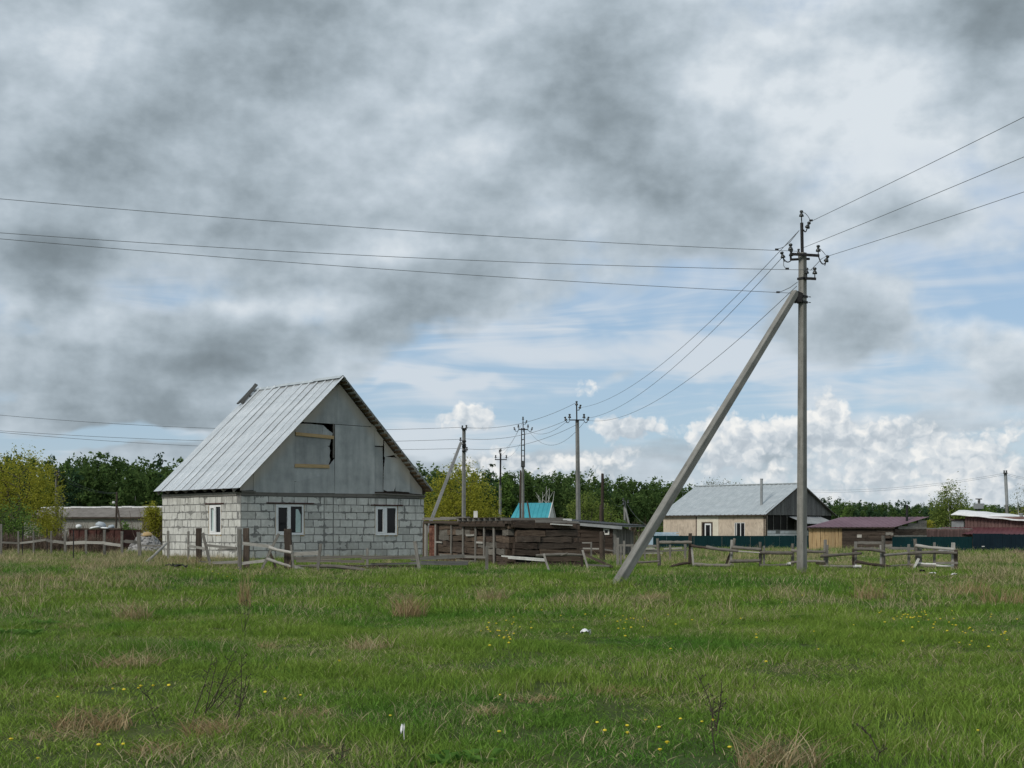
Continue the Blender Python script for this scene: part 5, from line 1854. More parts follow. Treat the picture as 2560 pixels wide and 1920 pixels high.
D1 = 38.0
base = gpt(2004.5, D1)
pole = thing('strutted_power_pole', base, 'tall concrete power pole with a leaning concrete strut and dark insulators', 'power pole')
concrete_post('post', base + Vector((0, 0, -0.4)), at(2006.5, 632, D1), 0.215, 0.165, pole, turn=42)
sb = gpt(1541, 34.2)
sdir = (at(1992, 735, D1 - 0.05) - sb).normalized()
concrete_post('strut', sb - sdir * 0.35, at(1989, 731, D1 - 0.12), 0.225, 0.165, pole, turn=38)
MB().tube([at(2006, 648, D1 - 0.02), at(2004.3, 557, D1 - 0.02)], 0.043, 10).build('pipe', M['black_metal'], pole)
MB().tube([at(2004.3, 558, D1), at(2003.8, 540, D1)], 0.014, 6).build('pin', M['black_metal'], pole)
insulator(at(2003.6, 541.5, D1), pole, 0.92)


def px_box(a, b, hh, depth, name, parent, d):
    """flat steel bar seen from a to b, hh photo pixels high"""
    return beam(name, at(a[0], a[1], d), at(b[0], b[1], d), depth, hh * d / F, M['black_metal'], parent, BOARD, seed=0)


px_box((1976, 635), (2048, 639), 6, 0.07, 'crossarm', pole, D1 - 0.16)
px_box((1976, 649), (2024, 647), 5, 0.07, 'crossarm', pole, D1 + 0.2)
px_box((1977, 634), (1977, 650), 4, 0.05, 'crossarm_brace', pole, D1)
for y, w_ in ((697, 26), (742, 27), (756, 27)):
    c = at(2006, y, D1)
    k = D1 / F
    hw = w_ * k / 2
    MB().box(-hw * 0.72, hw * 0.72, -hw * 0.72, hw * 0.72, -0.03, 0.03).build('clamp', M['black_metal'], pole, Matrix.Translation(c) @ Matrix.Rotation(R(42), 4, 'Z'))
    MB().tube([at(2021, y, D1 - 0.05), at(2027, y + 0.5, D1 - 0.05)], 0.012, 5).build('bolt', M['black_metal'], pole)
MB().prism([(-0.20, -0.12), (0.02, -0.16), (0.05, 0.08), (-0.10, 0.14), (-0.22, 0.06)], -0.12, 0.12).build('strut_bracket', M['black_metal'], pole, Matrix.Translation(at(2001, 742, D1 - 0.06)))
px_box((1986, 756), (2006, 752), 5, 0.06, 'strut_bracket_arm', pole, D1 - 0.14)
px_box((2012, 696), (2040, 697), 6, 0.06, 'bracket_arm', pole, D1 - 0.13)
k = D1 / F
for (px, yb, s, dd) in ((1976.5, 626, 1.0, -0.16), (2045.6, 629, 0.95, -0.16), (1978, 640, 0.9, 0.2), (1996.5, 634, 0.7, 0.15), (2017, 684, 0.85, -0.13), (2037, 685, 0.95, -0.13)):
    p = at(px, yb, D1 + dd)
    insulator(p, pole, s)
    MB().tube([p + Vector((0, 0, -0.13)), p], 0.014, 6).build('pin', M['black_metal'], pole)
for (p0, p1, tilt, td, dp) in (((1978, 650), (1958, 645), 0.25, -1, 0.05), ((2046, 640), (2065, 654), 0.3, 1, 0.10), ((2009, 574), (2018, 570), 0.35, 1, 0.05)):
    a, b = at(p0[0], p0[1], D1 - 0.1), at(p1[0], p1[1], D1 - 0.1)
    hook(a, b, pole, 0.016, dp + 0.03)
    insulator(b, pole, 0.95, tilt, td)


def plain_pole(name, label, px, ytop, d, w0, w1, parts, px_base=None, mat='concrete_far', post_top=None, group=None):
    b = gpt(px_base if px_base is not None else px, d)
    t = thing(name, b, label, 'power pole', group)
    concrete_post('post', b + Vector((0, 0, -0.3)), at(px, post_top if post_top else ytop, d), w0, w1, t, mat=mat, turn=30)
    return t


def head(t, px, d, y_arm, half, y_top, y_pipe, s=1.0, jx=None):
    """pipe with top insulator, crossarm with upright and hooked insulators"""
    kk = d / F
    MB().tube([at(px, y_arm + 6, d - 0.1), at(px - 0.5, y_pipe, d - 0.1)], 0.05 * s, 6).build('pipe', M['black_metal'], t)
    px_box((px - half, y_arm), (px + half, y_arm), 2.6, 0.08, 'crossarm', t, d - 0.12)
    insulator(at(px - 0.5, y_pipe, d - 0.1), t, 1.5 * s)
    b = at(px + 7 * s, y_pipe + 8, d - 0.1)
    hook(at(px, y_pipe + 11, d - 0.1), b, t, 0.022, 0.08)
    insulator(b, t, 1.4 * s, 0.3, 1)
    for sg in (-1, 1):
        p = at(px + sg * half, y_arm - 5, d - 0.12)
        insulator(p, t, 1.5 * s)
        MB().tube([p + Vector((0, 0, -0.15)), p], 0.024, 5).build('pin', M['black_metal'], t)
        q = at(px + sg * (half + 9 * s), y_arm + 1, d - 0.12)
        hook(at(px + sg * half, y_arm + 1, d - 0.12), q, t, 0.024, 0.16)
        insulator(q, t, 1.4 * s, 0.3, sg)


p2 = plain_pole('power_pole', 'concrete power pole with one crossarm behind the end of the sleeper shed', 1443, 1050, 95, 0.27, 0.19, None, 1447)
head(p2, 1442, 95, 1050, 18, 1005, 1013)
p3 = plain_pole('lattice_topped_pole', 'power pole with an open steel ladder top in front of the turquoise roof', 1307.5, 1152, 135, 0.24, 0.19, None, 1307)
for x in (1303.8, 1311.2):
    MB().tube([at(x, 1168, 134.8), at(x, 1070, 134.8)], 0.055, 6).build('ladder_rail', M['black_metal'], p3)
for y in (1072, 1086, 1099, 1113, 1126, 1140, 1166):
    px_box((1303.8, y), (1311.2, y), 2.0, 0.06, 'rung', p3, 134.8)
head(p3, 1308, 135, 1073.5, 12, 1045, 1049, 1.0)
log('prop', gpt(1299.5, 134), at(1301.5, 1176, 134.5), 0.09, M['dark_wood'], p3, 0)
log('prop', gpt(1337, 133.5), at(1318, 1252, 134.3), 0.08, M['dark_wood'], p3, 0)
p4 = plain_pole('steel_topped_pole', 'distant power pole with dark steel upper half against the forest', 1250.5, 1205, 185, 0.3, 0.24, None, 1250)
MB().tube([at(1250.7, 1212, 184.8), at(1251.5, 1133, 184.8)], 0.13, 6).build('steel_top', M['black_metal'], p4)
px_box((1237, 1149), (1267, 1149), 2.2, 0.1, 'crossarm', p4, 184.6)
for x, y in ((1239, 1145), (1266, 1145), (1252, 1128), (1249, 1131)):
    insulator(at(x, y, 184.6), p4, 2.0)
p1 = plain_pole('strutted_line_pole', 'concrete line pole with a strut rising beside the yellow willow', 1160, 1070, 100, 0.24, 0.19, None, 1159)
ss = gpt(1048, 92)
concrete_post('strut', ss, at(1152, 1107, 99.6), 0.23, 0.18, p1, 'concrete_far', 30)
for y in (1073, 1103, 1112, 1117, 1128):
    px_box((1155, y), (1165.5, y), 3.2, 0.34, 'clamp', p1, 99.8)
for x, y in ((1156, 1072), (1166, 1071), (1151.5, 1102), (1167, 1126)):
    insulator(at(x, y, 99.6), p1, 1.3)
# wooden and small poles
b = gpt(1504.5, 108)
t = thing('wooden_pole', b, 'dark wooden pole with a thick foot right of the crossarm pole', 'pole')
log('post', b, at(1506.5, 1184, 108), 0.12, M['dark_wood'], t, 0)
log('foot_beam', gpt(1502, 107.6), at(1503, 1263, 107.6), 0.14, M['dark_wood'], t, 0)
b = gpt(1563, 150)
t = thing('small_strutted_pole', b, 'small grey strutted pole in front of the forest', 'pole')
concrete_post('post', b, at(1562, 1252, 150), 0.22, 0.2, t, 'concrete_far')
concrete_post('strut', gpt(1584, 147), at(1564, 1272, 149.8), 0.16, 0.14, t, 'concrete_far')
for x, y in ((1558, 1253), (1570, 1258), (1559, 1262)):
    insulator(at(x, y, 149.8), t, 1.8)
b = gpt(143, 135)
t = thing('roadside_pole', b, 'dark wooden pole at the edge of the yellow willow on the left', 'pole')
log('post', b, at(142.5, 1178, 135), 0.13, M['dark_wood'], t, 0)
log('side_post', gpt(137, 134.6), at(140, 1188, 134.8), 0.08, M['gray_wood'], t, 0)
for x, y in ((138, 1180), (147, 1181), (138, 1190), (147, 1191)):
    insulator(at(x, y, 134.6), t, 1.8)
b = gpt(289, 140)
t = thing('barn_pole', b, 'thin strutted pole with a small lamp in front of the long barn', 'pole')
log('post', b, at(292, 1230, 140), 0.10, M['dark_wood'], t, 0)
log('strut', gpt(311, 138), at(293, 1266, 139.9), 0.09, M['dark_wood'], t, 0)
MB().lathe([(0.02, -0.1), (0.16, 0.0), (0.12, 0.15), (0.03, 0.2)], 8, at(284, 1258, 139.5)).build('lamp', M['old_white'], t)
MB().tube([at(284, 1255, 139.6), at(291, 1254, 139.9)], 0.03, 5).build('lamp_arm', M['black_metal'], t)
b = gpt(2519, 128)
t = thing('slim_pole', b, 'slim dark pole on a concrete foot above the white roof at the right', 'pole')
MB().tube([at(2517.5, 1262, 128), at(2513.5, 1183, 128)], 0.15, 8).build('steel_top', M['gray_sheet'], t)
concrete_post('post', b, at(2517.2, 1255, 128), 0.24, 0.22, t, 'concrete_far')
for x in (2510.5, 2516):
    insulator(at(x, 1184, 127.8), t, 1.6)
b = gpt(2447, 175)
t = thing('transformer_pole', b, 'transformer pole with crossbars and box beside the birches', 'power pole')
concrete_post('post', b, at(2447.5, 1248, 175), 0.30, 0.24, t, 'concrete_far')
for y, hf in ((1247.5, 8), (1262, 6), (1269, 14), (1273, 9)):
    px_box((2447 - hf, y), (2447 + hf, y), 2.4, 0.15, 'crossbar', t, 174.6)
MB().box(-0.55, 0.55, -0.4, 0.0, -0.3, 0.35).build('transformer_box', M['gray_sheet'], t, Matrix.Translation(at(2445, 1266, 174.3)))
concrete_post('strut', gpt(2441, 173), at(2446, 1270, 174.8), 0.24, 0.2, t, 'concrete_far')


# ================================================================ wires
def wire(a, b, sag, r, label, group, n=28, to=1.0):
    """parabola through a and b, carried on beyond b when to > 1"""
    a, b = Vector(a), Vector(b)
    pts = []
    for k in range(n + 1):
        s = to * k / n
        p = a + (b - a) * s
        p.z -= sag * 4 * s * (1 - s)
        pts.append(p)
    o = MB().tube(pts, r, 5, cap=False).build('power_wire', M['cable'])
    return tag(o, label, 'wire', group)


def extend(a, b, k):
    """carry the line a-b on beyond b"""
    a, b = Vector(a), Vector(b)
    return b + (b - a) * k


GL = 'wires running left from the big concrete pole'
RW = 0.0068
for (p0, e0, sg, lab) in (((1994, 628), (0, 497, 32.0), 0.125, 'highest wire running left from the big concrete pole'),
                          ((2036, 675), (0, 582, 32.6), 0.15, 'middle wire running left from the big concrete pole'),
                          ((1984, 733), (0, 597, 32.4), 0.10, 'lowest wire running left from the big concrete pole')):
    a = at(p0[0], p0[1], D1 - 0.15); b = at(*e0)
    wire(a, b, sg, RW, lab, GL, to=1.4)
GR = 'wires running right from the big concrete pole'
for (p0, e0, lab) in (((2020, 557), (2560, 286, 27.0), 'highest wire rising to the right from the big concrete pole'),
                      ((2009, 619), (2560, 386, 28.0), 'middle wire rising to the right from the big concrete pole'),
                      ((2068, 641), (2560, 474, 30.0), 'lowest wire rising to the right from the big concrete pole')):
    a = at(p0[0], p0[1], D1 - 0.1); b = at(*e0)
    wire(a, extend(a, b, 0.8), 0.05, RW, lab, GR)
GB = 'wires sagging from the big concrete pole to the crossarm pole'
for (p0, p1_, sg, lab) in (((1997, 577), (1449, 1019), 1.02, 'upper wire sagging from the big concrete pole to the crossarm pole'),
                           ((1956, 643), (1461, 1046), 0.98, 'middle wire sagging from the big concrete pole to the crossarm pole'),
                           ((1992, 715), (1470, 1051), 1.10, 'lower wire sagging from the big concrete pole to the crossarm pole')):
    wire(at(p0[0], p0[1], D1), at(p1_[0], p1_[1], 94.9), sg, 0.0085, lab, GB)
# jumpers and clamps on the big pole
for (pts, lab) in (([(1998, 576), (1975, 605), (1958, 618), (1941, 624)], 'short jumper looping to the highest left wire clamp'),
                   ([(1959, 652), (1959, 664), (1963, 670), (1969, 672)], 'short jumper hanging under the left hooked insulator'),
                   ([(1994, 705), (1975, 719), (1955, 728), (1945, 731)], 'short jumper above the strut head'),
                   ([(2006, 531), (2013, 533), (2020, 541), (2026, 551)], 'short jumper at the pole top pin'),
                   ([(2050, 622), (2058, 630), (2066, 640), (2053, 648), (2042, 660), (2026, 676)], 'short jumper between the right insulators')):
    o = MB().tube([at(x, y, D1 - 0.18) for x, y in pts], 0.009, 5).build('jumper_wire', M['cable'])
    tag(o, lab, 'wire')
for (x, y, lab) in ((1942, 623.5, 'small dark clamp on the highest left wire'), (1968, 671.5, 'small dark clamp on the middle left wire'), (1945, 730.5, 'small dark clamp on the lowest left wire'), (2027.5, 551, 'small dark clamp on the highest right wire')):
    o = MB().box(-0.045, 0.045, -0.02, 0.02, -0.022, 0.022).build('wire_clamp', M['black_metal'], None, Matrix.Translation(at(x, y, D1 - 0.2)))
    tag(o, lab, 'clamp', 'wire clamps on the big pole')
GP = 'wires from the crossarm pole to the line pole by the willow'
for (p0, e0, sg, lab) in (((1438, 1008), (1166, 1069), 0.55, 'upper'), ((1416, 1051), (1164, 1097), 0.45, 'middle'), ((1448, 1058), (1166, 1122), 0.6, 'lower')):
    wire(at(p0[0], p0[1], 94.8), at(e0[0], e0[1], 99.6), sg, 0.013, lab + ' thin wire from the crossarm pole to the line pole by the willow', GP)
GQ = 'wires running left behind the block house from the line pole'
for (p0, e0, sg, lab) in (((1157, 1068), (-40, 1034, 90), 0.55, 'upper'), ((1152, 1098), (-40, 1074, 90), 0.45, 'middle'), ((1156, 1121), (-40, 1077, 92), 0.50, 'lower')):
    wire(at(p0[0], p0[1], 99.6), at(*e0), sg, 0.013, lab + ' thin wire running left behind the block house from the line pole', GQ)
GT = 'far thin wires between the crossarm pole and the ladder pole'
wire(at(1425, 1046, 94.8), at(1318, 1074, 134.5), 0.7, 0.012, 'sagging far wire from the crossarm pole to the ladder topped pole', GT)
wire(at(1460, 1056, 94.8), at(1320, 1074, 134.5), 1.5, 0.012, 'deepest sagging far wire from the crossarm pole to the ladder topped pole', GT)
for (x0, y0, x1, y1, lab) in ((1297, 1073, 1241, 1145, 'left'), (1308, 1052, 1252, 1128, 'middle'), (1319, 1074, 1266, 1145, 'right')):
    wire(at(x0, y0, 134.5), at(x1, y1, 184.5), 0.6, 0.010, lab + ' faint wire from the ladder topped pole to the distant pole', 'faint wires to the distant pole')
for (y0, y1, lab) in ((1196, 1183, 'upper'), (1202, 1187, 'lower')):
    wire(at(1850, y0 + 14, 170), at(2512, y1, 127.8), 1.1, 0.010, lab + ' faint wire above the purple roof reaching the slim pole', 'faint wires above the sheds')
    wire(at(2516, y1, 127.8), at(2640, y1 + 16, 124), 0.2, 0.010, lab + ' faint wire from the slim pole to the right edge', 'faint wires above the sheds')
for (y0, y1, lab) in ((1183, 1232, 'upper'), (1192, 1233, 'lower')):
    wire(at(146, y0, 134.6), at(292, y1, 139.8), 0.5, 0.011, lab + ' faint wire between the two poles left of the block house', 'faint wires left of the house')
wire(at(1508, 1205, 107.8), at(1559, 1256, 149.6), 1.0, 0.011, 'faint wire from the dark wooden pole to the small strutted pole', 'faint wires in the middle')
wire(at(1568, 1260, 149.6), at(1660, 1312, 130), 1.0, 0.011, 'faint wire falling right from the small strutted pole', 'faint wires in the middle')


# ================================================================ trees
def leaf_quads(centres, size, r, flat=0.0, droop=0.0):
    """one randomly turned leaf-like quad per centre"""
    n = len(centres)
    a = r.normal(size=(n, 3)); a[:, 2] *= (1 - flat); a[:, 2] -= droop
    a /= np.linalg.norm(a, axis=1)[:, None]
    b = np.cross(a, r.normal(size=(n, 3))); b /= np.linalg.norm(b, axis=1)[:, None]
    s = (size * r.uniform(0.6, 1.3, n))[:, None]
    V = np.stack([centres - a * s, centres + b * s * 0.45, centres + a * s, centres - b * s * 0.45], 1).reshape(-1, 3)
    Q = np.arange(4 * n).reshape(n, 4)
    return V, Q


def crown_points(lobes, nclump, per, crad, r, hollow=0.55, stretch=1.0, hang=0.0):
    """clumps spread through ellipsoid lobes; every clump a little cloud of leaf places"""
    vol = np.array([l[3] * l[4] * l[5] for l in lobes]) ** 0.8
    pick = r.choice(len(lobes), nclump, p=vol / vol.sum())
    L_ = np.array(lobes)[pick]
    d = r.normal(size=(nclump, 3)); d /= np.linalg.norm(d, axis=1)[:, None]
    rad = (hollow + (1 - hollow) * r.uniform(0, 1, nclump) ** 0.6)[:, None]
    C = L_[:, :3] + d * L_[:, 3:6] * rad
    cr = crad * r.uniform(0.5, 1.5, nclump)
    k = np.repeat(np.arange(nclump), per)
    off = r.normal(size=(len(k), 3)) * 0.5
    off[:, 2] *= stretch
    off[:, 2] -= hang * r.uniform(0, 1, len(k))
    return C, C[k] + off * cr[k][:, None]


def tree(name, label, base, height, width, lobes, leaf, per, nclump, crad, lsize, bark='bark', stems=3, seed=0, category='tree', group=None, hang=0.0, stretch=1.0, hollow=0.45, droop=0.0, branches=26, trunk_r=0.09):
    """lobes in units of (width, width, height)"""
    r = np.random.default_rng(seed)
    rr = random.Random(seed)
    t = thing(name, base, label, category, group)
    bx_, by_, bz_ = base
    LB = [(bx_ + l[0] * width, by_ + l[1] * width, bz_ + l[2] * height, l[3] * width, l[4] * width, l[5] * height) for l in lobes]
    C, pts = crown_points(LB, nclump, per, crad, r, hollow, stretch, hang)
    keep = pts[:, 2] > bz_ + 0.05
    V, Q = leaf_quads(pts[keep], lsize, r, 0.2, droop)
    mb = MB()
    stem_tops = []
    for s in range(stems):
        a = 2 * math.pi * s / max(1, stems) + rr.uniform(-0.4, 0.4)
        sp_ = 0.18 * width * (0 if stems == 1 else 1)
        top = Vector((bx_ + math.cos(a) * sp_, by_ + math.sin(a) * sp_, bz_ + height * rr.uniform(0.72, 0.88)))
        midp = Vector((bx_ + math.cos(a) * sp_ * 0.35, by_ + math.sin(a) * sp_ * 0.35, bz_ + height * 0.38)) + Vector((rr.uniform(-1, 1), rr.uniform(-1, 1), 0)) * 0.03 * height
        b0 = Vector((bx_ + math.cos(a) * 0.1, by_ + math.sin(a) * 0.1, bz_ - 0.2))
        mb.tube([b0, b0.lerp(midp, 0.5), midp, midp.lerp(top, 0.5), top], [trunk_r, trunk_r * 0.85, trunk_r * 0.7, trunk_r * 0.4, trunk_r * 0.12], 6)
        stem_tops.append((b0, midp, top))
    trunk_o = mb.build('trunk', M[bark], t, smooth_=True)
    mb = MB()
    for k in range(branches):
        c = Vector(C[rr.randrange(len(C))])
        b0, midp, top = stem_tops[rr.randrange(len(stem_tops))]
        s = midp.lerp(top, min(1.0, max(0.0, (c.z - midp.z) / max(0.1, top.z - midp.z) - 0.25)))
        m_ = s.lerp(c, 0.5) + Vector((0, 0, 0.08 * (c - s).length))
        mb.tube([s, m_, c], [trunk_r * 0.35, trunk_r * 0.22, trunk_r * 0.06], 4)
    mb.build('branches', M['bark'], trunk_o, smooth_=True)
    add('crown', np_mesh('crown', V, Q, M[leaf]), None, t)
    return t


def gb(px, d, dz=0.0):
    return gpt(px, d, dz)


def scrub(name, label, px0, px1, ytop, d, mat, seed, n=70, per=30, category='bush', leaf=None, lsize=0.07, group=None, bare=60):
    """bush: many thin stems from the ground, with or without leaves"""
    r = np.random.default_rng(seed); rr = random.Random(seed)
    c = gb((px0 + px1) / 2, d)
    w = (px1 - px0) / F * d / 2
    hgt = at(0, ytop, d).z - c.z
    t = thing(name, c, label, category, group)
    mb = MB()
    for k in range(bare):
        x = rr.uniform(-w, w) * 0.8
        y = rr.uniform(-w, w) * 0.3
        hh = hgt * rr.uniform(0.5, 1.0) * (1 - 0.35 * abs(x / w) ** 2)
        b0 = c + Vector((x, y, -0.1))
        tp = b0 + Vector((rr.uniform(-0.25, 0.25) * hgt + 0.15 * x, rr.uniform(-0.2, 0.2) * hgt, hh))
        mm = b0.lerp(tp, 0.5) + Vector((rr.uniform(-0.08, 0.08) * hgt, 0, 0))
        mb.tube([b0, mm, tp], [0.020, 0.014, 0.006], 4, cap=False)
        for q in range(2):
            s = b0.lerp(tp, rr.uniform(0.35, 0.8))
            e = s + Vector((rr.uniform(-0.3, 0.3), rr.uniform(-0.3, 0.3), rr.uniform(0.1, 0.35))) * hgt * 0.6
            mb.tube([s, e], [0.009, 0.003], 3, cap=False)
    mb.build('stems', M[mat], t)
    if leaf:
        lobes = [(c.x + rr.uniform(-0.6, 0.6) * w, c.y + rr.uniform(-0.4, 0.4) * w, c.z + hgt * rr.uniform(0.3, 0.62), w * rr.uniform(0.3, 0.55), w * 0.4, hgt * rr.uniform(0.28, 0.4)) for _ in range(6)]
        C, pts = crown_points(lobes, n, per, 0.28 * max(0.6, hgt * 0.3), r, 0.3)
        V, Q = leaf_quads(pts[pts[:, 2] > c.z], lsize, r, 0.2)
        add('foliage', np_mesh('foliage', V, Q, M[leaf]), None, t)
    return t


# --- willows and other single trees
wl1 = [(0.0, 0, 0.60, 0.30, 0.3, 0.36), (-0.25, 0.05, 0.50, 0.24, 0.25, 0.34), (0.24, -0.05, 0.46, 0.24, 0.25, 0.34), (0.36, 0.0, 0.28, 0.16, 0.2, 0.24), (-0.34, 0, 0.28, 0.16, 0.2, 0.24), (0.05, -0.12, 0.30, 0.3, 0.25, 0.28)]
tree('yellow_willow', 'round yellow green willow behind the line pole', gb(1150, 106), 7.0, 6.0, wl1, 'leaf_willow', 24, 680, 0.50, 0.085, stems=5, seed=21, hang=0.5, stretch=1.2, trunk_r=0.07)
wl2 = [(0.05, 0, 0.66, 0.30, 0.3, 0.30), (-0.25, 0.05, 0.55, 0.26, 0.25, 0.34), (0.24, -0.05, 0.55, 0.22, 0.25, 0.32), (0.30, 0.0, 0.34, 0.18, 0.2, 0.22), (-0.36, 0, 0.38, 0.18, 0.2, 0.3)]
tree('golden_willow', 'tall golden green willow at the left edge', gb(42, 88), 6.7, 6.2, wl2, 'leaf_willow', 20, 620, 0.46, 0.075, stems=5, seed=22, hang=0.4, stretch=1.2, hollow=0.35, trunk_r=0.10, branches=40)
tree('fresh_green_willow', 'fresh green young tree in front of the golden willow at the left edge', gb(22, 78), 3.3, 3.4, wl1, 'leaf_green', 18, 260, 0.36, 0.065, stems=4, seed=23, hang=0.3, stretch=1.1, trunk_r=0.05)
tree('blossoming_sapling', 'thin pale tan sapling beside the dark wooden pole on the left', gb(151, 96), 4.6, 1.5, [(0, 0, 0.75, 0.3, 0.3, 0.22), (0.15, 0, 0.5, 0.34, 0.3, 0.2), (-0.1, 0, 0.32, 0.3, 0.3, 0.2)], 'leaf_pale', 9, 60, 0.25, 0.065, stems=2, seed=24, trunk_r=0.05)
scrub('golden_shrub', 'golden green shrub before the left end of the barn', 88, 190, 1262, 96, 'scrub_twig', 25, 130, 26, leaf='leaf_willow', lsize=0.07)
scrub('olive_shrub', 'olive green shrub hiding the right end of the barn beside the house', 352, 418, 1252, 74, 'scrub_twig', 26, 170, 26, leaf='leaf_willow', lsize=0.06)
scrub('low_green_shrub', 'low green shrub behind the gravel heap', 285, 352, 1300, 84, 'scrub_twig', 27, 110, 24, leaf='leaf_green', lsize=0.06)
scrub('dull_shrub', 'small dull green shrub right of the white sacks before the barn', 180, 225, 1296, 90, 'scrub_twig', 28, 70, 24, leaf='leaf_green', lsize=0.06)
for k, (a, b_, y, d, lab) in enumerate(((-20, 60, 1322, 70, 'reddish bare scrub at the far left edge'), (50, 130, 1326, 69, 'reddish bare scrub behind the two leftmost stakes'), (120, 190, 1322, 68, 'reddish bare scrub left of the rusty bin'), (180, 300, 1326, 66, 'brown bare bramble in front of the rusty bin'))):
    scrub('bare_scrub', lab, a, b_, y, d, 'scrub_twig', 60 + k, group='bare scrub at the left', bare=280)
birch_l = [(0.0, 0, 0.78, 0.26, 0.25, 0.18), (-0.22, 0, 0.58, 0.26, 0.25, 0.2), (0.22, 0, 0.56, 0.26, 0.25, 0.22), (0, 0.05, 0.36, 0.36, 0.3, 0.26), (0.28, 0, 0.30, 0.2, 0.2, 0.24), (-0.28, 0, 0.28, 0.2, 0.2, 0.24)]
tree('twin_birch', 'loose pale green birch with white stems behind the board fence on the right', gb(2376, 135), 6.2, 4.2, birch_l, 'leaf_birch', 16, 560, 0.45, 0.095, 'birch_bark', 3, 31, hang=0.6, stretch=1.4, trunk_r=0.085)
tree('thin_birch', 'thinly leaved pale birch at the right edge', gb(2556, 128), 5.6, 2.6, birch_l, 'leaf_pale', 11, 150, 0.40, 0.07, 'birch_bark', 2, 32, hang=0.4, stretch=1.4, trunk_r=0.07)
tree('golden_bush', 'yellowish tree behind the slim pole at the right edge', gb(2552, 140), 4.0, 4.0, wl1, 'leaf_willow', 16, 200, 0.45, 0.09, stems=3, seed=33)
tree('round_green_tree', 'dark green bushy tree left of the slim pole', gb(2478, 190), 5.0, 5.2, wl1, 'leaf_green', 16, 200, 0.6, 0.12, stems=3, seed=34)
tree('transformer_tree', 'dull green tree around the transformer pole', gb(2425, 185), 5.2, 4.6, wl1, 'leaf_green', 16, 170, 0.6, 0.12, stems=3, seed=35)
tree('roof_tree', 'airy pale tree showing above the grey ribbed roof', gb(1798, 150), 7.4, 4.2, [(0, 0, 0.85, 0.35, 0.3, 0.1), (-0.3, 0, 0.78, 0.25, 0.3, 0.12), (0.32, 0, 0.78, 0.2, 0.3, 0.12), (0, 0, 0.55, 0.4, 0.3, 0.2)], 'leaf_pale', 10, 130, 0.5, 0.09, stems=3, seed=36, hang=0.3)
tree('gable_poplar', 'slim pale birch left of the grey ribbed roof', gb(1732, 175), 6.2, 2.2, birch_l, 'leaf_birch', 12, 110, 0.42, 0.1, 'birch_bark', 2, 37, hang=0.4)
tree('light_green_aspen', 'light green tree right of the crossarm pole', gb(1466, 150), 5.8, 4.6, birch_l, 'leaf_birch', 18, 330, 0.55, 0.1, 'bark', 3, 38, hang=0.4, stretch=1.3)
tree('aspen', 'light green tree behind the dark wooden pole', gb(1516, 165), 4.8, 4.2, birch_l, 'leaf_birch', 16, 230, 0.55, 0.1, 'bark', 3, 39, hang=0.4)
for k, (a, b_, y, d, lf, lab) in enumerate(((1530, 1600, 1292, 120, 'leaf_green', 'olive shrub left of the concrete strut'), (1590, 1690, 1286, 122, 'leaf_green', 'olive shrub behind the concrete strut'), (1400, 1440, 1290, 130, 'leaf_birch', 'low shrub right of the turquoise roof'), (1380, 1412, 1284, 160, 'leaf_willow', 'yellowish shrub under the turquoise gable'), (1210, 1262, 1282, 118, 'leaf_pale', 'greyish bare shrub right of the yellow willow'), (2300, 2350, 1296, 120, 'leaf_willow', 'yellowish shrub beside the log shed'))):
    scrub('shrub', lab, a, b_, y, d, 'scrub_twig', 80 + k, 110, 22, leaf=lf, lsize=0.08)
# dead white birch behind the turquoise house
b = gb(1358, 205)
t = thing('dead_birch', b, 'leafless white birch behind the turquoise roof', 'tree')
rr = random.Random(4)
mb = MB()
for (x0, x1, yt) in ((1358, 1357, 1230), (1362, 1366, 1216), (1356, 1350, 1244), (1366, 1374, 1222), (1368, 1386, 1228), (1354, 1347, 1238)):
    a0 = at(x0, 1300, 205); a0.z = b.z
    a1 = at(x1, yt, 205)
    mb.tube([a0, a0.lerp(a1, 0.5) + Vector((rr.uniform(-0.2, 0.2), 0, 0)), a1], [0.08, 0.06, 0.02], 5)
    for q in range(3):
        s = a0.lerp(a1, rr.uniform(0.6, 0.95))
        mb.tube([s, s + Vector((rr.uniform(-0.8, 0.8), 0, rr.uniform(0.5, 1.2)))], [0.03, 0.012], 4)
mb.build('trunk', M['birch_bark'], t)


# --- the forest: a far wood that reads as one mass
def forest_d(px):
    xs = [-400, 0, 1000, 1500, 1640, 1800, 2100, 2560, 3000]
    ds = [275, 285, 320, 372, 410, 500, 690, 800, 860]
    return float(np.interp(px, xs, ds))


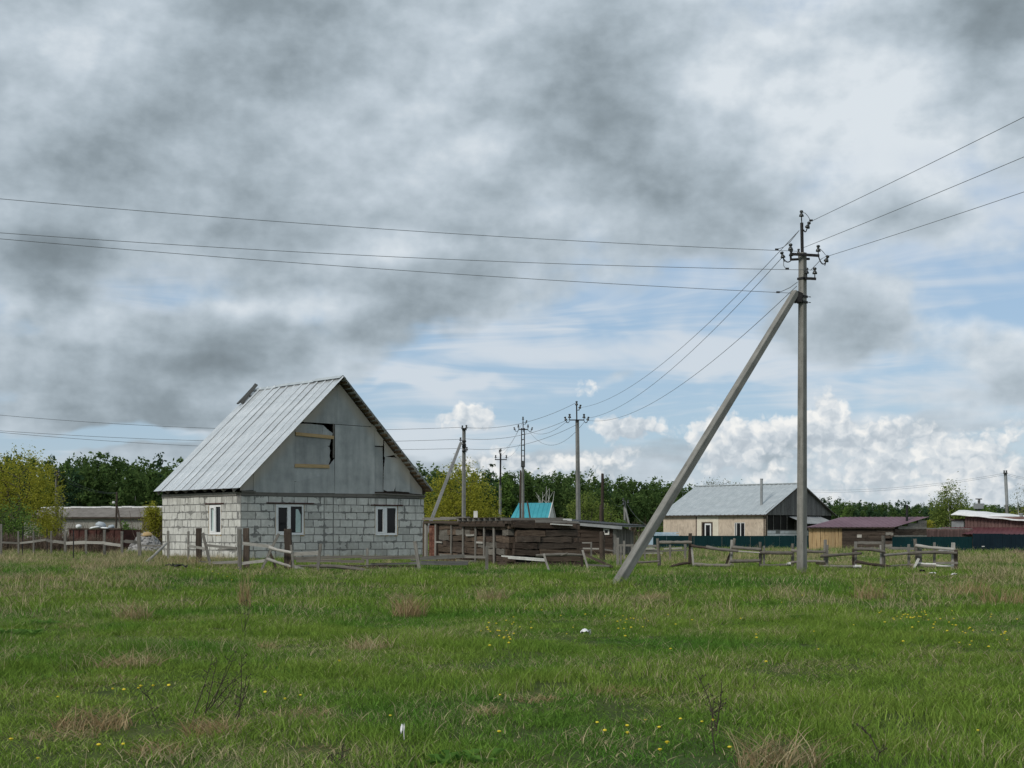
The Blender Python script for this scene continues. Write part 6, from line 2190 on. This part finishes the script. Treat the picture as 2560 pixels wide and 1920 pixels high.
def make_forest():
    r = np.random.default_rng(500); rr = random.Random(500)
    VV = {'leaf_forest': [], 'leaf_pine': [], 'leaf_green': []}
    trunk = MB()
    for row in range(5):
        px = -420 + rr.uniform(0, 30)
        while px < 2980:
            d = forest_d(px) * (1 + 0.045 * row) + rr.uniform(-6, 6)
            x = (px - 1280) / F * d
            z = ground_z(x, min(d, 390)) if d < 400 else -0.07
            skyl = float(np.interp(px, [-400, 0, 150, 300, 440, 700, 1000, 1300, 1640, 1800, 2560], [18, 18.0, 17.6, 18.6, 16.8, 17, 17.2, 17, 17.2, 17, 16.5]))
            hgt = skyl * rr.uniform(0.90, 1.03) * (1.05 if rr.random() < 0.10 else 1.0)
            if row == 0: hgt *= rr.uniform(0.62, 1.0)
            wid = hgt * rr.uniform(0.36, 0.50)
            pine = (px > 1900 and rr.random() < 0.45) or (px <= 1900 and rr.random() < 0.10)
            lobes = []
            if pine:
                for q in range(5):
                    tq = q / 4
                    lobes.append((x, d, z + hgt * (0.35 + 0.6 * tq), wid * 0.42 * (1.05 - 0.85 * tq), wid * 0.4 * (1.05 - 0.85 * tq), hgt * 0.12))
            else:
                for q in range(6):
                    tq = q / 5
                    ww = wid * (0.5 - 0.30 * abs(tq - 0.35))
                    lobes.append((x + rr.uniform(-0.25, 0.25) * wid * (1 - 0.5 * tq), d + rr.uniform(-0.3, 0.3) * wid, z + hgt * (0.12 + 0.76 * tq), ww * 0.8, ww * 0.8, hgt * 0.13))
            C, pts = crown_points(lobes, 70 if row < 3 else 56, 17, 1.0, r, 0.2, 1.0, 0.3)
            key = 'leaf_pine' if pine else ('leaf_green' if (row == 0 and rr.random() < 0.16) else 'leaf_forest')
            VV[key].append(pts)
            if row == 0 and rr.random() < 0.25:
                trunk.tube([(x, d - wid * 0.4, z), (x + rr.uniform(-0.5, 0.5), d - wid * 0.3, z + hgt * 0.6)], [0.10, 0.05], 4, cap=False)
            px += (3.0 if row < 2 else 3.4) * rr.uniform(0.6, 1.4) / d * F
    names = {'leaf_forest': ('birch_forest', 'dark green mixed forest along the horizon'), 'leaf_pine': ('pine_forest', 'blackish green conifers standing in the forest'), 'leaf_green': ('forest_edge_growth', 'lighter green young growth along the forest edge')}
    for key, lst in VV.items():
        P_ = np.concatenate(lst)
        V, Q = leaf_quads(P_, 0.50, r, 0.1)
        tag(add(names[key][0], np_mesh(names[key][0], V, Q, M[key])), names[key][1], 'forest', kind='stuff')
    tag(trunk.build('forest_trunks', M['birch_bark']), 'pale stems along the forest edge', 'forest', kind='stuff')


make_forest()


# ================================================================ far buildings
a, b = gpt(60, 184), gpt(395, 178)
T, L_ = local_frame(a, b)
barn = thing('long_barn', b, 'long low barn with weathered brown roof and pale ridge left of the house', 'barn')
MB().box(0, L_, 0.0, 9.0, -0.2, 3.0).build('wall', M['barn_wall'], barn, T)
V = [(-0.5, -0.5, 3.05), (L_ + 0.4, -0.5, 3.0), (L_ + 0.4, 4.5, 4.25), (-0.5, 4.5, 4.35), (-0.5, 9.5, 3.0), (L_ + 0.4, 9.5, 3.0)]
rf = add('roof', np_mesh('barn_roof', V, [(0, 1, 2, 3), (3, 2, 5, 4)], M['barn_roof']), T, barn)
rr = random.Random(2)
x = -0.4
usheet = None
while x < L_ + 0.2:
    w_ = 1.1
    MB().quad((x, -0.55, 3.09 + rr.uniform(0, 0.02)), (x + w_ - 0.03, -0.55, 3.09 + rr.uniform(0, 0.02)), (x + w_ - 0.03, 4.45, 4.36), (x, 4.45, 4.36)).build('roof_sheet', M['barn_roof'], rf, T)
    x += w_
mb = MB()
x = -0.5
while x < L_ + 0.3:
    zz = 4.42 + 0.03 * math.sin(x * 1.7)
    mb.box(x, x + 1.52, 4.2, 4.8, zz - 0.08, zz + 0.10)
    x += 1.54
mb.build('ridge_cap', M['white_roof'], rf, T)
MB().box(-0.5, L_ + 0.4, -0.62, -0.56, 2.92, 3.05).build('eave_board', M['dark_wood'], rf, T)

c = gpt(1390, 195)
bl = thing('turquoise_roofed_house', c, 'small house with a bright turquoise roof in front of the forest', 'house')
TM = Matrix(((0.94, 0.34, 0, c.x - 7.4), (-0.34, 0.94, 0, c.y + 2.7), (0, 0, 1, 0), (0, 0, 0, 1)))
TM = Matrix(((0.97, 0.25, 0, (1275 - 1280) / F * 197), (-0.25, 0.97, 0, 197.0), (0, 0, 1, 0), (0, 0, 0, 1)))
MB().box(0.3, 5.5, 0.3, 5.5, -0.2, 2.4).build('wall', M['old_white'], bl, TM)
rt = add('roof', np_mesh('turquoise_roof', [(-0.4, -0.3, 2.1), (5.3, -0.3, 2.1), (5.3, 3.0, 5.25), (0.5, 3.0, 5.25), (-0.4, 6.3, 2.1), (5.3, 6.3, 2.1)], [(0, 1, 2, 3), (3, 2, 5, 4)], M['teal_roof']), TM, bl)
for k in range(9):
    x = -0.2 + 0.62 * k
    MB().box(0, 0.06, 0, 4.5 * 1.0, 0, 0.04).build('roof_seam', M['teal_roof'], rt, TM @ Matrix(((1, 0.12 if k < 2 else 0.0, 0, x), (0, 0.722, -0.69, -0.28), (0, 0.69, 0.722, 2.13), (0, 0, 0, 1)))) if k > 0 else None
MB().prism([(0.0, 2.2), (6.0, 2.2), (3.0, 5.1)], -0.06, 0.0).build('gable', M['old_white'], bl, TM @ Matrix(((0, 1, 0, 5.25), (1, 0, 0, 0), (0, 0, 1, 0), (0, 0, 0, 1))))
MB().prism([(-0.35, 2.05), (3.0, 5.3), (6.35, 2.05), (6.15, 2.05), (3.0, 5.1), (-0.15, 2.05)], -0.12, -0.02).build('verge_board', M['old_white'], rt, TM @ Matrix(((0, -1, 0, 5.25), (1, 0, 0, 0), (0, 0, 1, 0), (0, 0, 0, 1))))

# ================================================================ rusty bin with sacks, gravel heap
a, b = gpt(172, 78), gpt(303, 76)
T, L_ = local_frame(a, b)
rb = thing('rusty_bin', b, 'low rusty dark red metal bin left of the house', 'bin')
MB().box(0, L_, 0.0, 0.06, -0.05, 1.48).box(0, 0.06, 0.07, 1.6, -0.05, 1.44).box(L_ - 0.06, L_, 0.07, 1.6, -0.05, 1.46).box(0.07, L_ - 0.07, 1.5, 1.56, -0.05, 1.45).build('body', M['rust'], rb, T)
for k in range(6):
    MB().box(0.1 + k * L_ / 6, 0.16 + k * L_ / 6, -0.05, -0.002, 0.0, 1.46).build('rib', M['rust'], rb, T)
MB().box(-0.04, L_ + 0.04, -0.07, 0.12, 1.482, 1.55).build('rim', M['dark_wood'], rb, T)
MB().box(0.1, L_ - 0.1, 0.1, 1.48, 1.2, 1.40).build('fill', M['dark_inside'], rb, T)


def sack(px, py, d, w, hh, mat, label, seed):
    r_ = random.Random(seed)
    mb = MB()
    n, m_ = 12, 7
    c = at(px, py, d)
    for j in range(m_ + 1):
        ph = -math.pi / 2 + math.pi * j / m_
        for i in range(n):
            an = 2 * math.pi * i / n
            k = 1 + 0.22 * mnoise.noise((math.cos(an) * 1.5 + seed, math.sin(an) * 1.5, ph * 1.3))
            mb.v.append((w * k * math.cos(ph) ** 0.7 * math.cos(an) if abs(ph) < 1.57 else 0.0, 0.7 * w * k * math.cos(ph) ** 0.7 * math.sin(an) if abs(ph) < 1.57 else 0.0, hh * k * math.sin(ph)))
    for j in range(m_):
        for i in range(n):
            a_, b_ = j * n + i, j * n + (i + 1) % n
            mb.f.append((a_, b_, b_ + n, a_ + n))
    o = mb.build('sack', M[mat], None, Matrix.Translation(c) @ Matrix.Rotation(r_.uniform(-0.3, 0.3), 4, 'Y'), True)
    tag(o, label, 'sack', 'sacks on the rusty bin')


sack(196, 1316, 76.8, 0.16, 0.11, 'white_sack', 'small bright white sack at the left on the rusty bin', 1)
sack(252, 1313, 76.9, 0.28, 0.18, 'gray_sack', 'large blue grey sack on the rusty bin', 2)
sack(278, 1317, 76.6, 0.19, 0.10, 'gray_sack', 'smaller pale grey sack at the right on the rusty bin', 3)
sack(236, 1319, 76.4, 0.26, 0.06, 'white_sack', 'flat white sack before the large grey one on the rusty bin', 4)
sack(262, 1320, 76.4, 0.22, 0.05, 'white_sack', 'flat white sack at the front right on the rusty bin', 5)


def make_heap():
    d = 70.0
    c = gpt(366, d)
    t = thing('gravel_heap', c, 'heap of grey rubble with ochre sand on top beside the house', 'heap')
    V, Q = [], []
    n, m_ = 26, 9
    for j in range(m_ + 1):
        for i in range(n):
            an = 2 * math.pi * i / n
            rad = 1.0 * j / m_
            hh = 1.12 * (1 - rad ** 1.6) + 0.05 * mnoise.noise((rad * 5, an * 2, 1))
            V.append((c.x + 1.05 * rad * math.cos(an), d + 0.9 * rad * math.sin(an), c.z - 0.05 + hh))
    for j in range(m_):
        for i in range(n):
            a_, b_ = j * n + i, j * n + (i + 1) % n
            Q.append((a_, b_, b_ + n, a_ + n))
    add('mound', np_mesh('mound', V, Q, M['stones'], True), None, t)
    r_ = random.Random(12)
    mb = MB()
    for k in range(420):
        an, rad = r_.uniform(0, 6.28), math.sqrt(r_.random())
        hh = 1.12 * (1 - rad ** 1.6)
        p = Vector((c.x + 1.05 * rad * math.cos(an), d + 0.9 * rad * math.sin(an), c.z + hh - 0.03))
        s = r_.uniform(0.03, 0.085)
        i0 = len(mb.v)
        for q in ((1, 0, 0), (-1, 0, 0), (0, 1, 0), (0, -1, 0), (0, 0, 1), (0, 0, -1)):
            mb.v.append(tuple(p + Vector(q) * s * r_.uniform(0.6, 1.3)))
        for f in ((0, 2, 4), (2, 1, 4), (1, 3, 4), (3, 0, 4), (2, 0, 5), (1, 2, 5), (3, 1, 5), (0, 3, 5)):
            mb.f.append(tuple(i0 + q for q in f))
    o = mb.build('rubble', M['stones'], t)
    o['kind'] = 'stuff'
    MB().lathe([(0.33, 0.90), (0.26, 1.00), (0.17, 1.08), (0.08, 1.11), (0.0, 1.12)], 14, (c.x + 0.05, d - 0.02, c.z)).build('sand_cap', M['sand'], t, smooth_=True)


make_heap()
# sheets piled behind the green fence, brush pile at the right edge
p = at(1655, 1335, 115)
o = MB().box(-1.3, 1.3, -0.5, 0.5, -1.2, -0.02).box(-1.2, 1.1, -0.45, 0.4, 0.0, 0.08).box(-0.9, 1.3, -0.4, 0.45, 0.09, 0.14).build('sheet_stack', M['blue_sheet'], None, Matrix.Translation(p))
tag(o, 'pale blue stack of sheets behind the green metal fence', 'stack')
scrub('brush_pile', 'pile of dead brown brushwood at the right edge before the dark gate', 2520, 2600, 1366, 64, 'scrub_twig', 99, category='brush pile', bare=170)


# ================================================================ dry tussocks, weeds, flowers, litter in the meadow
def tussock(px, py, w, hh, mat, label, seed, n=170, lean=1.4, name='dry_tussock'):
    d = gdepth(px, py)
    c = gpt(px, d)
    r = np.random.default_rng(seed)
    V, Q = blade_arrays(n, w, hh * 0.35, hh, 0.0045, 0.009 + 0.00025 * d, lean, r, 4)
    # old blades fan outwards from the middle
    V += np.array([c.x, c.y, c.z - 0.02])
    o = add(name, np_mesh(name, V, Q, M[mat]))
    return tag(o, label, 'grass tussock', 'dry grass tussocks in the meadow')


for k, (px, py, w, hh, mt, n, ln, lab) in enumerate((
        (1025, 1545, 0.30, 0.62, 'straw_red', 240, 1.0, 'tall orange brown dry tussock before the right house window'),
        (1232, 1505, 0.36, 0.50, 'straw', 240, 1.3, 'wide pale dry tussock before the sleeper shed'),
        (333, 1552, 0.26, 0.52, 'straw', 190, 1.3, 'pale dry tussock left of centre below the house corner'),
        (612, 1520, 0.12, 0.95, 'straw_red', 70, 0.5, 'tall thin reddish dead weed below the side window'),
        (180, 1500, 0.3, 0.22, 'straw_red', 160, 1.8, 'flat reddish dry patch at the left'),
        (192, 1570, 0.26, 0.16, 'straw', 130, 2.0, 'flattened pale dry grass at the left'),
        (310, 1672, 0.36, 0.34, 'straw', 260, 1.9, 'pale sprawling dry tussock in the left foreground'),
        (230, 1705, 0.5, 0.14, 'straw', 260, 2.4, 'flattened strip of dry grass in the left foreground'),
        (90, 1730, 0.6, 0.12, 'straw', 280, 2.4, 'flattened strip of dry grass at the left edge'),
        (235, 1822, 0.30, 0.30, 'straw_red', 260, 1.7, 'brownish dry tussock at the lower left'),
        (160, 1850, 0.24, 0.16, 'straw', 160, 2.2, 'small flattened dry tussock at the lower left corner'),
        (530, 1840, 0.20, 0.26, 'straw_red', 240, 1.5, 'dry tussock at the foot of the bare twig bush'),
        (760, 1795, 0.30, 0.16, 'straw', 240, 2.2, 'flattened dry tussock right of the twig bush'),
        (850, 1815, 0.26, 0.12, 'straw_red', 200, 2.3, 'low brown dry tussock right of the twig bush'),
        (760, 1890, 0.36, 0.10, 'straw', 220, 2.6, 'flattened pale dry grass at the bottom left of centre'),
        (390, 1890, 0.20, 0.18, 'straw_red', 160, 1.8, 'small brown tussock at the bottom left'),
        (1555, 1732, 0.34, 0.14, 'straw_red', 280, 1.8, 'reddish flat dry tussock right of the bottom centre'),
        (1350, 1757, 0.20, 0.14, 'straw_red', 160, 1.9, 'small reddish dry tussock at the bottom centre'),
        (1215, 1785, 0.16, 0.16, 'straw', 120, 1.8, 'small pale dry tuft at the bottom centre'),
        (1945, 1925, 0.26, 0.40, 'straw', 280, 1.6, 'pale dry tussock with long arching blades at the bottom edge'),
        (670, 1625, 0.14, 0.18, 'straw_red', 110, 1.6, 'small dark dry tuft in the middle of the left meadow'),
        (925, 1625, 0.28, 0.34, 'straw', 150, 1.5, 'ragged dry tussock below the house door side'),
        (1640, 1500, 0.3, 0.40, 'straw', 130, 1.3, 'pale dry tuft beside the strut foot'),
        (2170, 1500, 0.3, 0.65, 'straw_red', 120, 0.8, 'tall reddish dead weeds right of the concrete pole'),
        (2420, 1490, 0.6, 0.55, 'straw_red', 240, 0.9, 'reddish brown dead weeds at the right'),
        (2520, 1510, 0.6, 0.50, 'straw_red', 240, 0.9, 'reddish brown dead weeds at the right edge'),
        (455, 1412, 1.0, 0.55, 'straw', 380, 1.0, 'tall straw coloured grass at the foot of the side wall'),
        (245, 1425, 0.9, 0.5, 'straw', 300, 1.1, 'pale dry grass in front of the thin steel stakes'),
        (1120, 1418, 0.7, 0.45, 'straw', 260, 1.1, 'pale dry grass before the red shed door'),
        (60, 1455, 0.9, 0.4, 'straw', 280, 1.4, 'leaning pale dry grass at the left edge'))):
    tussock(px, py, w, hh, mt, lab, 700 + k, n, ln)


for (px, d, w, n, lab) in ((2005, D1 - 0.15, 0.42, 420, 'tall grass ring round the foot of the big concrete pole'), (1548, 33.9, 0.40, 320, 'tall grass round the foot of the concrete strut')):
    c = gpt(px, d)
    V, Q = blade_arrays(n, w, 0.12, 0.36, 0.008, 0.016, 0.9, np.random.default_rng(int(px)), 3)
    tag(add('foot_grass', np_mesh('foot_grass', V + np.array([c.x, c.y, c.z - 0.02]), Q, M['grass'])), lab, 'grass tussock', 'grass round the pole feet')


def twig_plant(px, py, stems, label, seed, r0=0.0045, buds=True):
    d = gdepth(px, py)
    c = gpt(px, d)
    t = thing('bare_twig_plant', c, label, 'plant', 'bare twig plants in the meadow')
    rr = random.Random(seed)
    mb = MB()
    for (x0, y0, x1, y1) in stems:
        a, b = at(x0, y0, d), at(x1, y1, d)
        a = Vector((a.x, d + rr.uniform(-0.05, 0.05), max(c.z - 0.03, a.z)))
        b.y += rr.uniform(-0.12, 0.12)
        m_ = a.lerp(b, 0.5) + Vector((rr.uniform(-0.02, 0.02), 0, 0.0))
        mb.tube([a, m_, b], [r0, r0 * 0.75, r0 * 0.35], 5)
        for q in range(7):
            s = a.lerp(b, rr.uniform(0.25, 1.0))
            e = s + Vector((rr.uniform(-0.05, 0.05), rr.uniform(-0.03, 0.03), rr.uniform(0.01, 0.04)))
            mb.tube([s, e], [r0 * 0.5, r0 * 0.3], 4)
            mb.lathe([(0.0, -0.006), (0.006, 0.0), (0.0, 0.01)], 5, e)
    mb.build('stems', M['twig'], t)
    return t


twig_plant(545, 1830, [(515, 1782, 586, 1632), (515, 1782, 548, 1648), (520, 1775, 600, 1680), (590, 1800, 612, 1690), (592, 1790, 634, 1688), (530, 1765, 575, 1640), (480, 1790, 522, 1652), (594, 1795, 608, 1640), (545, 1770, 590, 1710)], 'bare dark twig bush in the left foreground', 1)
twig_plant(1790, 1890, [(1790, 1888, 1790, 1752), (1790, 1826, 1738, 1670), (1790, 1818, 1803, 1690), (1790, 1790, 1780, 1772)], 'single forked bare sapling in the right foreground', 2, 0.005)
twig_plant(400, 1822, [(400, 1822, 372, 1752), (372, 1752, 358, 1730)], 'thin bent twig left of the twig bush', 3, 0.004)
twig_plant(2192, 1918, [(2192, 1925, 2188, 1870), (2188, 1870, 2164, 1822)], 'curved bare shoot at the lower right', 4, 0.005)
twig_plant(611, 1610, [(611, 1610, 608, 1500), (611, 1570, 626, 1505), (610, 1580, 597, 1515)], 'thin dry stalk below the side window', 5, 0.004)
twig_plant(850, 1930, [(848, 1925, 826, 1895), (848, 1925, 852, 1880)], 'short dark shoot at the bottom edge', 6, 0.005)

# broad leaved herbs at the left edge of the foreground
def herb(px, py, n, s, label, seed):
    d = gdepth(px, py); c = gpt(px, d)
    rr = random.Random(seed)
    mb = MB()
    for k in range(n):
        an = rr.uniform(0, 6.28); L_ = s * rr.uniform(0.5, 1.0); w_ = L_ * 0.28
        o_ = c + Vector((rr.uniform(-1, 1) * s * 1.5, rr.uniform(-1, 1) * s * 1.5, 0.02))
        dr = Vector((math.cos(an), math.sin(an), 0)); sd = Vector((-dr.y, dr.x, 0))
        up = rr.uniform(0.4, 1.0)
        m_ = o_ + dr * L_ * 0.5 + Vector((0, 0, L_ * 0.6 * up)); e = o_ + dr * L_ + Vector((0, 0, L_ * 0.55 * up))
        mb.quad(o_, m_ - sd * w_, e, m_ + sd * w_)
    o = mb.build('leafy_herb', M['herb'])
    tag(o, label, 'plant', 'broad leaved herbs in the meadow')


for k, (px, py, n, s, lab) in enumerate(((60, 1590, 60, 0.16, 'broad leaved green herbs at the left edge'), (100, 1565, 50, 0.15, 'broad leaved green herbs near the left edge'), (30, 1660, 40, 0.14, 'broad leaved herbs at the left edge above the dry strip'), (205, 1405, 60, 0.2, 'bright green nettles before the rusty bin'), (1150, 1915, 40, 0.13, 'greyish broad leaves at the bottom centre edge'), (2010, 1552, 40, 0.14, 'dark herbs below the concrete pole'))):
    herb(px, py, n, s, lab, 40 + k)

# --- dandelions
FL = MB().lathe([(0.004, -0.012), (0.010, -0.006), (0.020, 0.0), (0.021, 0.006), (0.012, 0.012), (0.0, 0.013)], 9).mesh('dandelion_head', M['petal'])
STEM = MB().tube([(0, 0, 0), (0.004, 0.002, 0.5), (0, 0, 1.0)], [0.0035, 0.003, 0.0025], 4).mesh('dandelion_stem', M['stem'])
near_fl = [(28, 1848), (247, 1862), (308, 1860), (95, 1896), (145, 1742), (282, 1722), (310, 1724), (346, 1720), (352, 1715), (383, 1714), (422, 1713), (663, 1730), (713, 1747), (751, 1738), (976, 1789), (1250, 1737), (1248, 1829), (849, 1652),
           (1512, 1826), (1568, 1814), (1648, 1818), (1569, 1832), (1493, 1806), (1614, 1800), (1755, 1804), (1783, 1800), (1668, 1856), (1650, 1874), (1824, 1868), (2445, 1826), (1701, 1797)]
ORD = ['first', 'second', 'third', 'fourth', 'fifth', 'sixth', 'seventh', 'eighth', 'ninth', 'tenth', 'eleventh', 'twelfth', 'thirteenth', 'fourteenth', 'fifteenth', 'sixteenth', 'seventeenth', 'eighteenth', 'nineteenth',
       'twentieth', 'twenty first', 'twenty second', 'twenty third', 'twenty fourth', 'twenty fifth', 'twenty sixth']


def ordinal(k, n):
    return 'leftmost' if k == 0 else ('rightmost' if k == n - 1 else ORD[k] + ' from the left')


def near_zone(px, py):
    if px < 330 and py > 1800: return 'low in the left corner of the foreground'
    if px < 440: return 'in the row left of the twig bush'
    if px < 1300: return 'between the twig bush and the bottom centre'
    if px < 2000: return 'around the forked sapling in the right foreground'
    return 'alone at the lower right'


zones = {}
for (px, py) in near_fl:
    zones.setdefault(near_zone(px, py), []).append((px, py))
for zone, lst in zones.items():
    lst.sort()
    for k, (px, py) in enumerate(lst):
        d = gdepth(px, py + 22)
        c = gpt(px, d)
        hgt = at(px, py, d).z - c.z
        lab = 'single yellow dandelion ' + zone if len(lst) == 1 else 'yellow dandelion, %s of those %s' % (ordinal(k, len(lst)), zone)
        t = thing('dandelion', c, lab, 'flower', 'foreground dandelions')
        add('stem', STEM, Matrix.Translation(c) @ Matrix.Diagonal((1, 1, hgt, 1)), t)
        add('flower_head', FL, Matrix.Translation(c + Vector((0, 0, hgt))) @ Matrix.Rotation(random.uniform(-0.5, 0.5), 4, 'X') @ Matrix.Scale(random.uniform(0.5, 0.78), 4), t)
SMALL = MB().lathe([(0.008, -0.008), (0.020, 0.0), (0.022, 0.007), (0.010, 0.014), (0.0, 0.015)], 7)
nf = len(SMALL.f)
SMALL.tube([(0, 0, -0.16), (0, 0, -0.004)], 0.003, 4)
SMALL = SMALL.mesh('dandelion_small', M['petal'])
SMALL.materials.append(M['stem'])
for k, pl in enumerate(SMALL.polygons):
    pl.material_index = 0 if k < nf else 1
for (cx, cy, sx, sy, n, lab, grp) in ((1245, 1590, 45, 22, 24, 'in the cluster left of the white scrap', 'dandelion cluster left of the white scrap'),
                                      (1575, 1568, 40, 14, 14, 'in the cluster right of the white scrap', 'dandelion cluster right of the white scrap'),
                                      (2270, 1552, 50, 16, 24, 'in the cluster below the corral fence', 'dandelion cluster below the corral fence'),
                                      (2420, 1590, 110, 26, 26, 'of those scattered along the right edge', 'dandelions at the right of the meadow'),
                                      (1900, 1560, 300, 60, 22, 'of those scattered below the concrete pole', 'dandelions below the concrete pole'),
                                      (480, 1440, 130, 12, 16, 'of those before the side wall', 'dandelions before the side wall'),
                                      (1400, 1565, 160, 30, 10, 'of the few around the white scrap', 'dandelions around the white scrap')):
    spots = sorted((random.gauss(cx, sx * 0.75), random.gauss(cy, sy * 0.75)) for _ in range(n))
    for q, (px, py) in enumerate(spots):
        d = gdepth(px, py + 6)
        c = gpt(px, d, random.uniform(0.08, 0.14))
        o = add('small_dandelion', SMALL, Matrix.Translation(c) @ Matrix.Scale(random.uniform(0.5, 0.85), 4))
        tag(o, 'yellow dandelion, %s %s' % (ordinal(q, n), lab), 'flower', grp)


# --- litter
def scrap(name, px, py, w, hh, mat, label, seed, d=None):
    d = d or gdepth(px, py + 6)
    c = gpt(px, d, 0.06)
    rr = random.Random(seed)
    V, Q = [], []
    n = 5
    for j in range(n + 1):
        for i in range(n + 1):
            V.append((c.x + w * (i / n - 0.5) * rr.uniform(0.8, 1.2), c.y + w * 0.6 * (j / n - 0.5), c.z + hh * (0.5 + 0.7 * mnoise.noise((i * 0.9 + seed, j * 0.9, 1.0)) - 0.35 * abs(i / n - 0.5)) + rr.uniform(0, 0.25) * hh))
    for j in range(n):
        for i in range(n):
            a_ = j * (n + 1) + i
            Q.append((a_, a_ + 1, a_ + n + 2, a_ + n + 1))
    tag(add(name, np_mesh(name, V, Q, M[mat])), label, 'litter', 'litter in the grass')


scrap('white_scrap', 1464, 1592, 0.12, 0.09, 'paper', 'crumpled white scrap in the middle of the meadow', 1)
scrap('white_scrap', 1006, 1866, 0.028, 0.12, 'paper', 'narrow upright white scrap in the bottom foreground', 2)
scrap('white_scrap', 2332, 1434, 0.16, 0.04, 'old_white', 'flat white litter below the end of the corral fence', 3)
scrap('white_scrap', 2385, 1440, 0.14, 0.09, 'old_white', 'crumpled pale litter below the last corral post', 4)
scrap('black_scrap', 2306, 1432, 0.14, 0.12, 'tar', 'black scrap below the corral fence', 5)
scrap('black_scrap', 452, 1420, 0.42, 0.14, 'tar', 'black scrap heap in the grass before the side wall', 6)
scrap('black_scrap', 425, 1417, 0.30, 0.12, 'tar', 'smaller black scrap left of the scrap heap before the side wall', 7)
scrap('white_scrap', 2160, 1391, 0.16, 0.04, 'old_white', 'flat pale litter behind the corral fence near the log shed', 8)
p = gpt(2362, 66)
o = MB().lathe([(0.42, -0.1), (0.40, 0.12), (0.30, 0.26), (0.12, 0.32), (0.0, 0.33)], 9, p).build('boulder', M['stones'])
tag(o, 'grey boulder lying before the teal metal fence', 'stone')
p = gpt(1620, 58)
bs = thing('plank_pile', p, 'pile of pale planks lying in the grass left of the corral fence', 'plank pile')
for k in range(5):
    beam('plank', p + Vector((-0.7 + 0.1 * k, 0.12 * (k % 3), 0.22 + 0.05 * k)), p + Vector((0.6 - 0.08 * k, 0.12 * (k % 3) + 0.05, 0.22 + 0.05 * k)), 0.16, 0.04, M['pale_wood'], bs, BOARD)
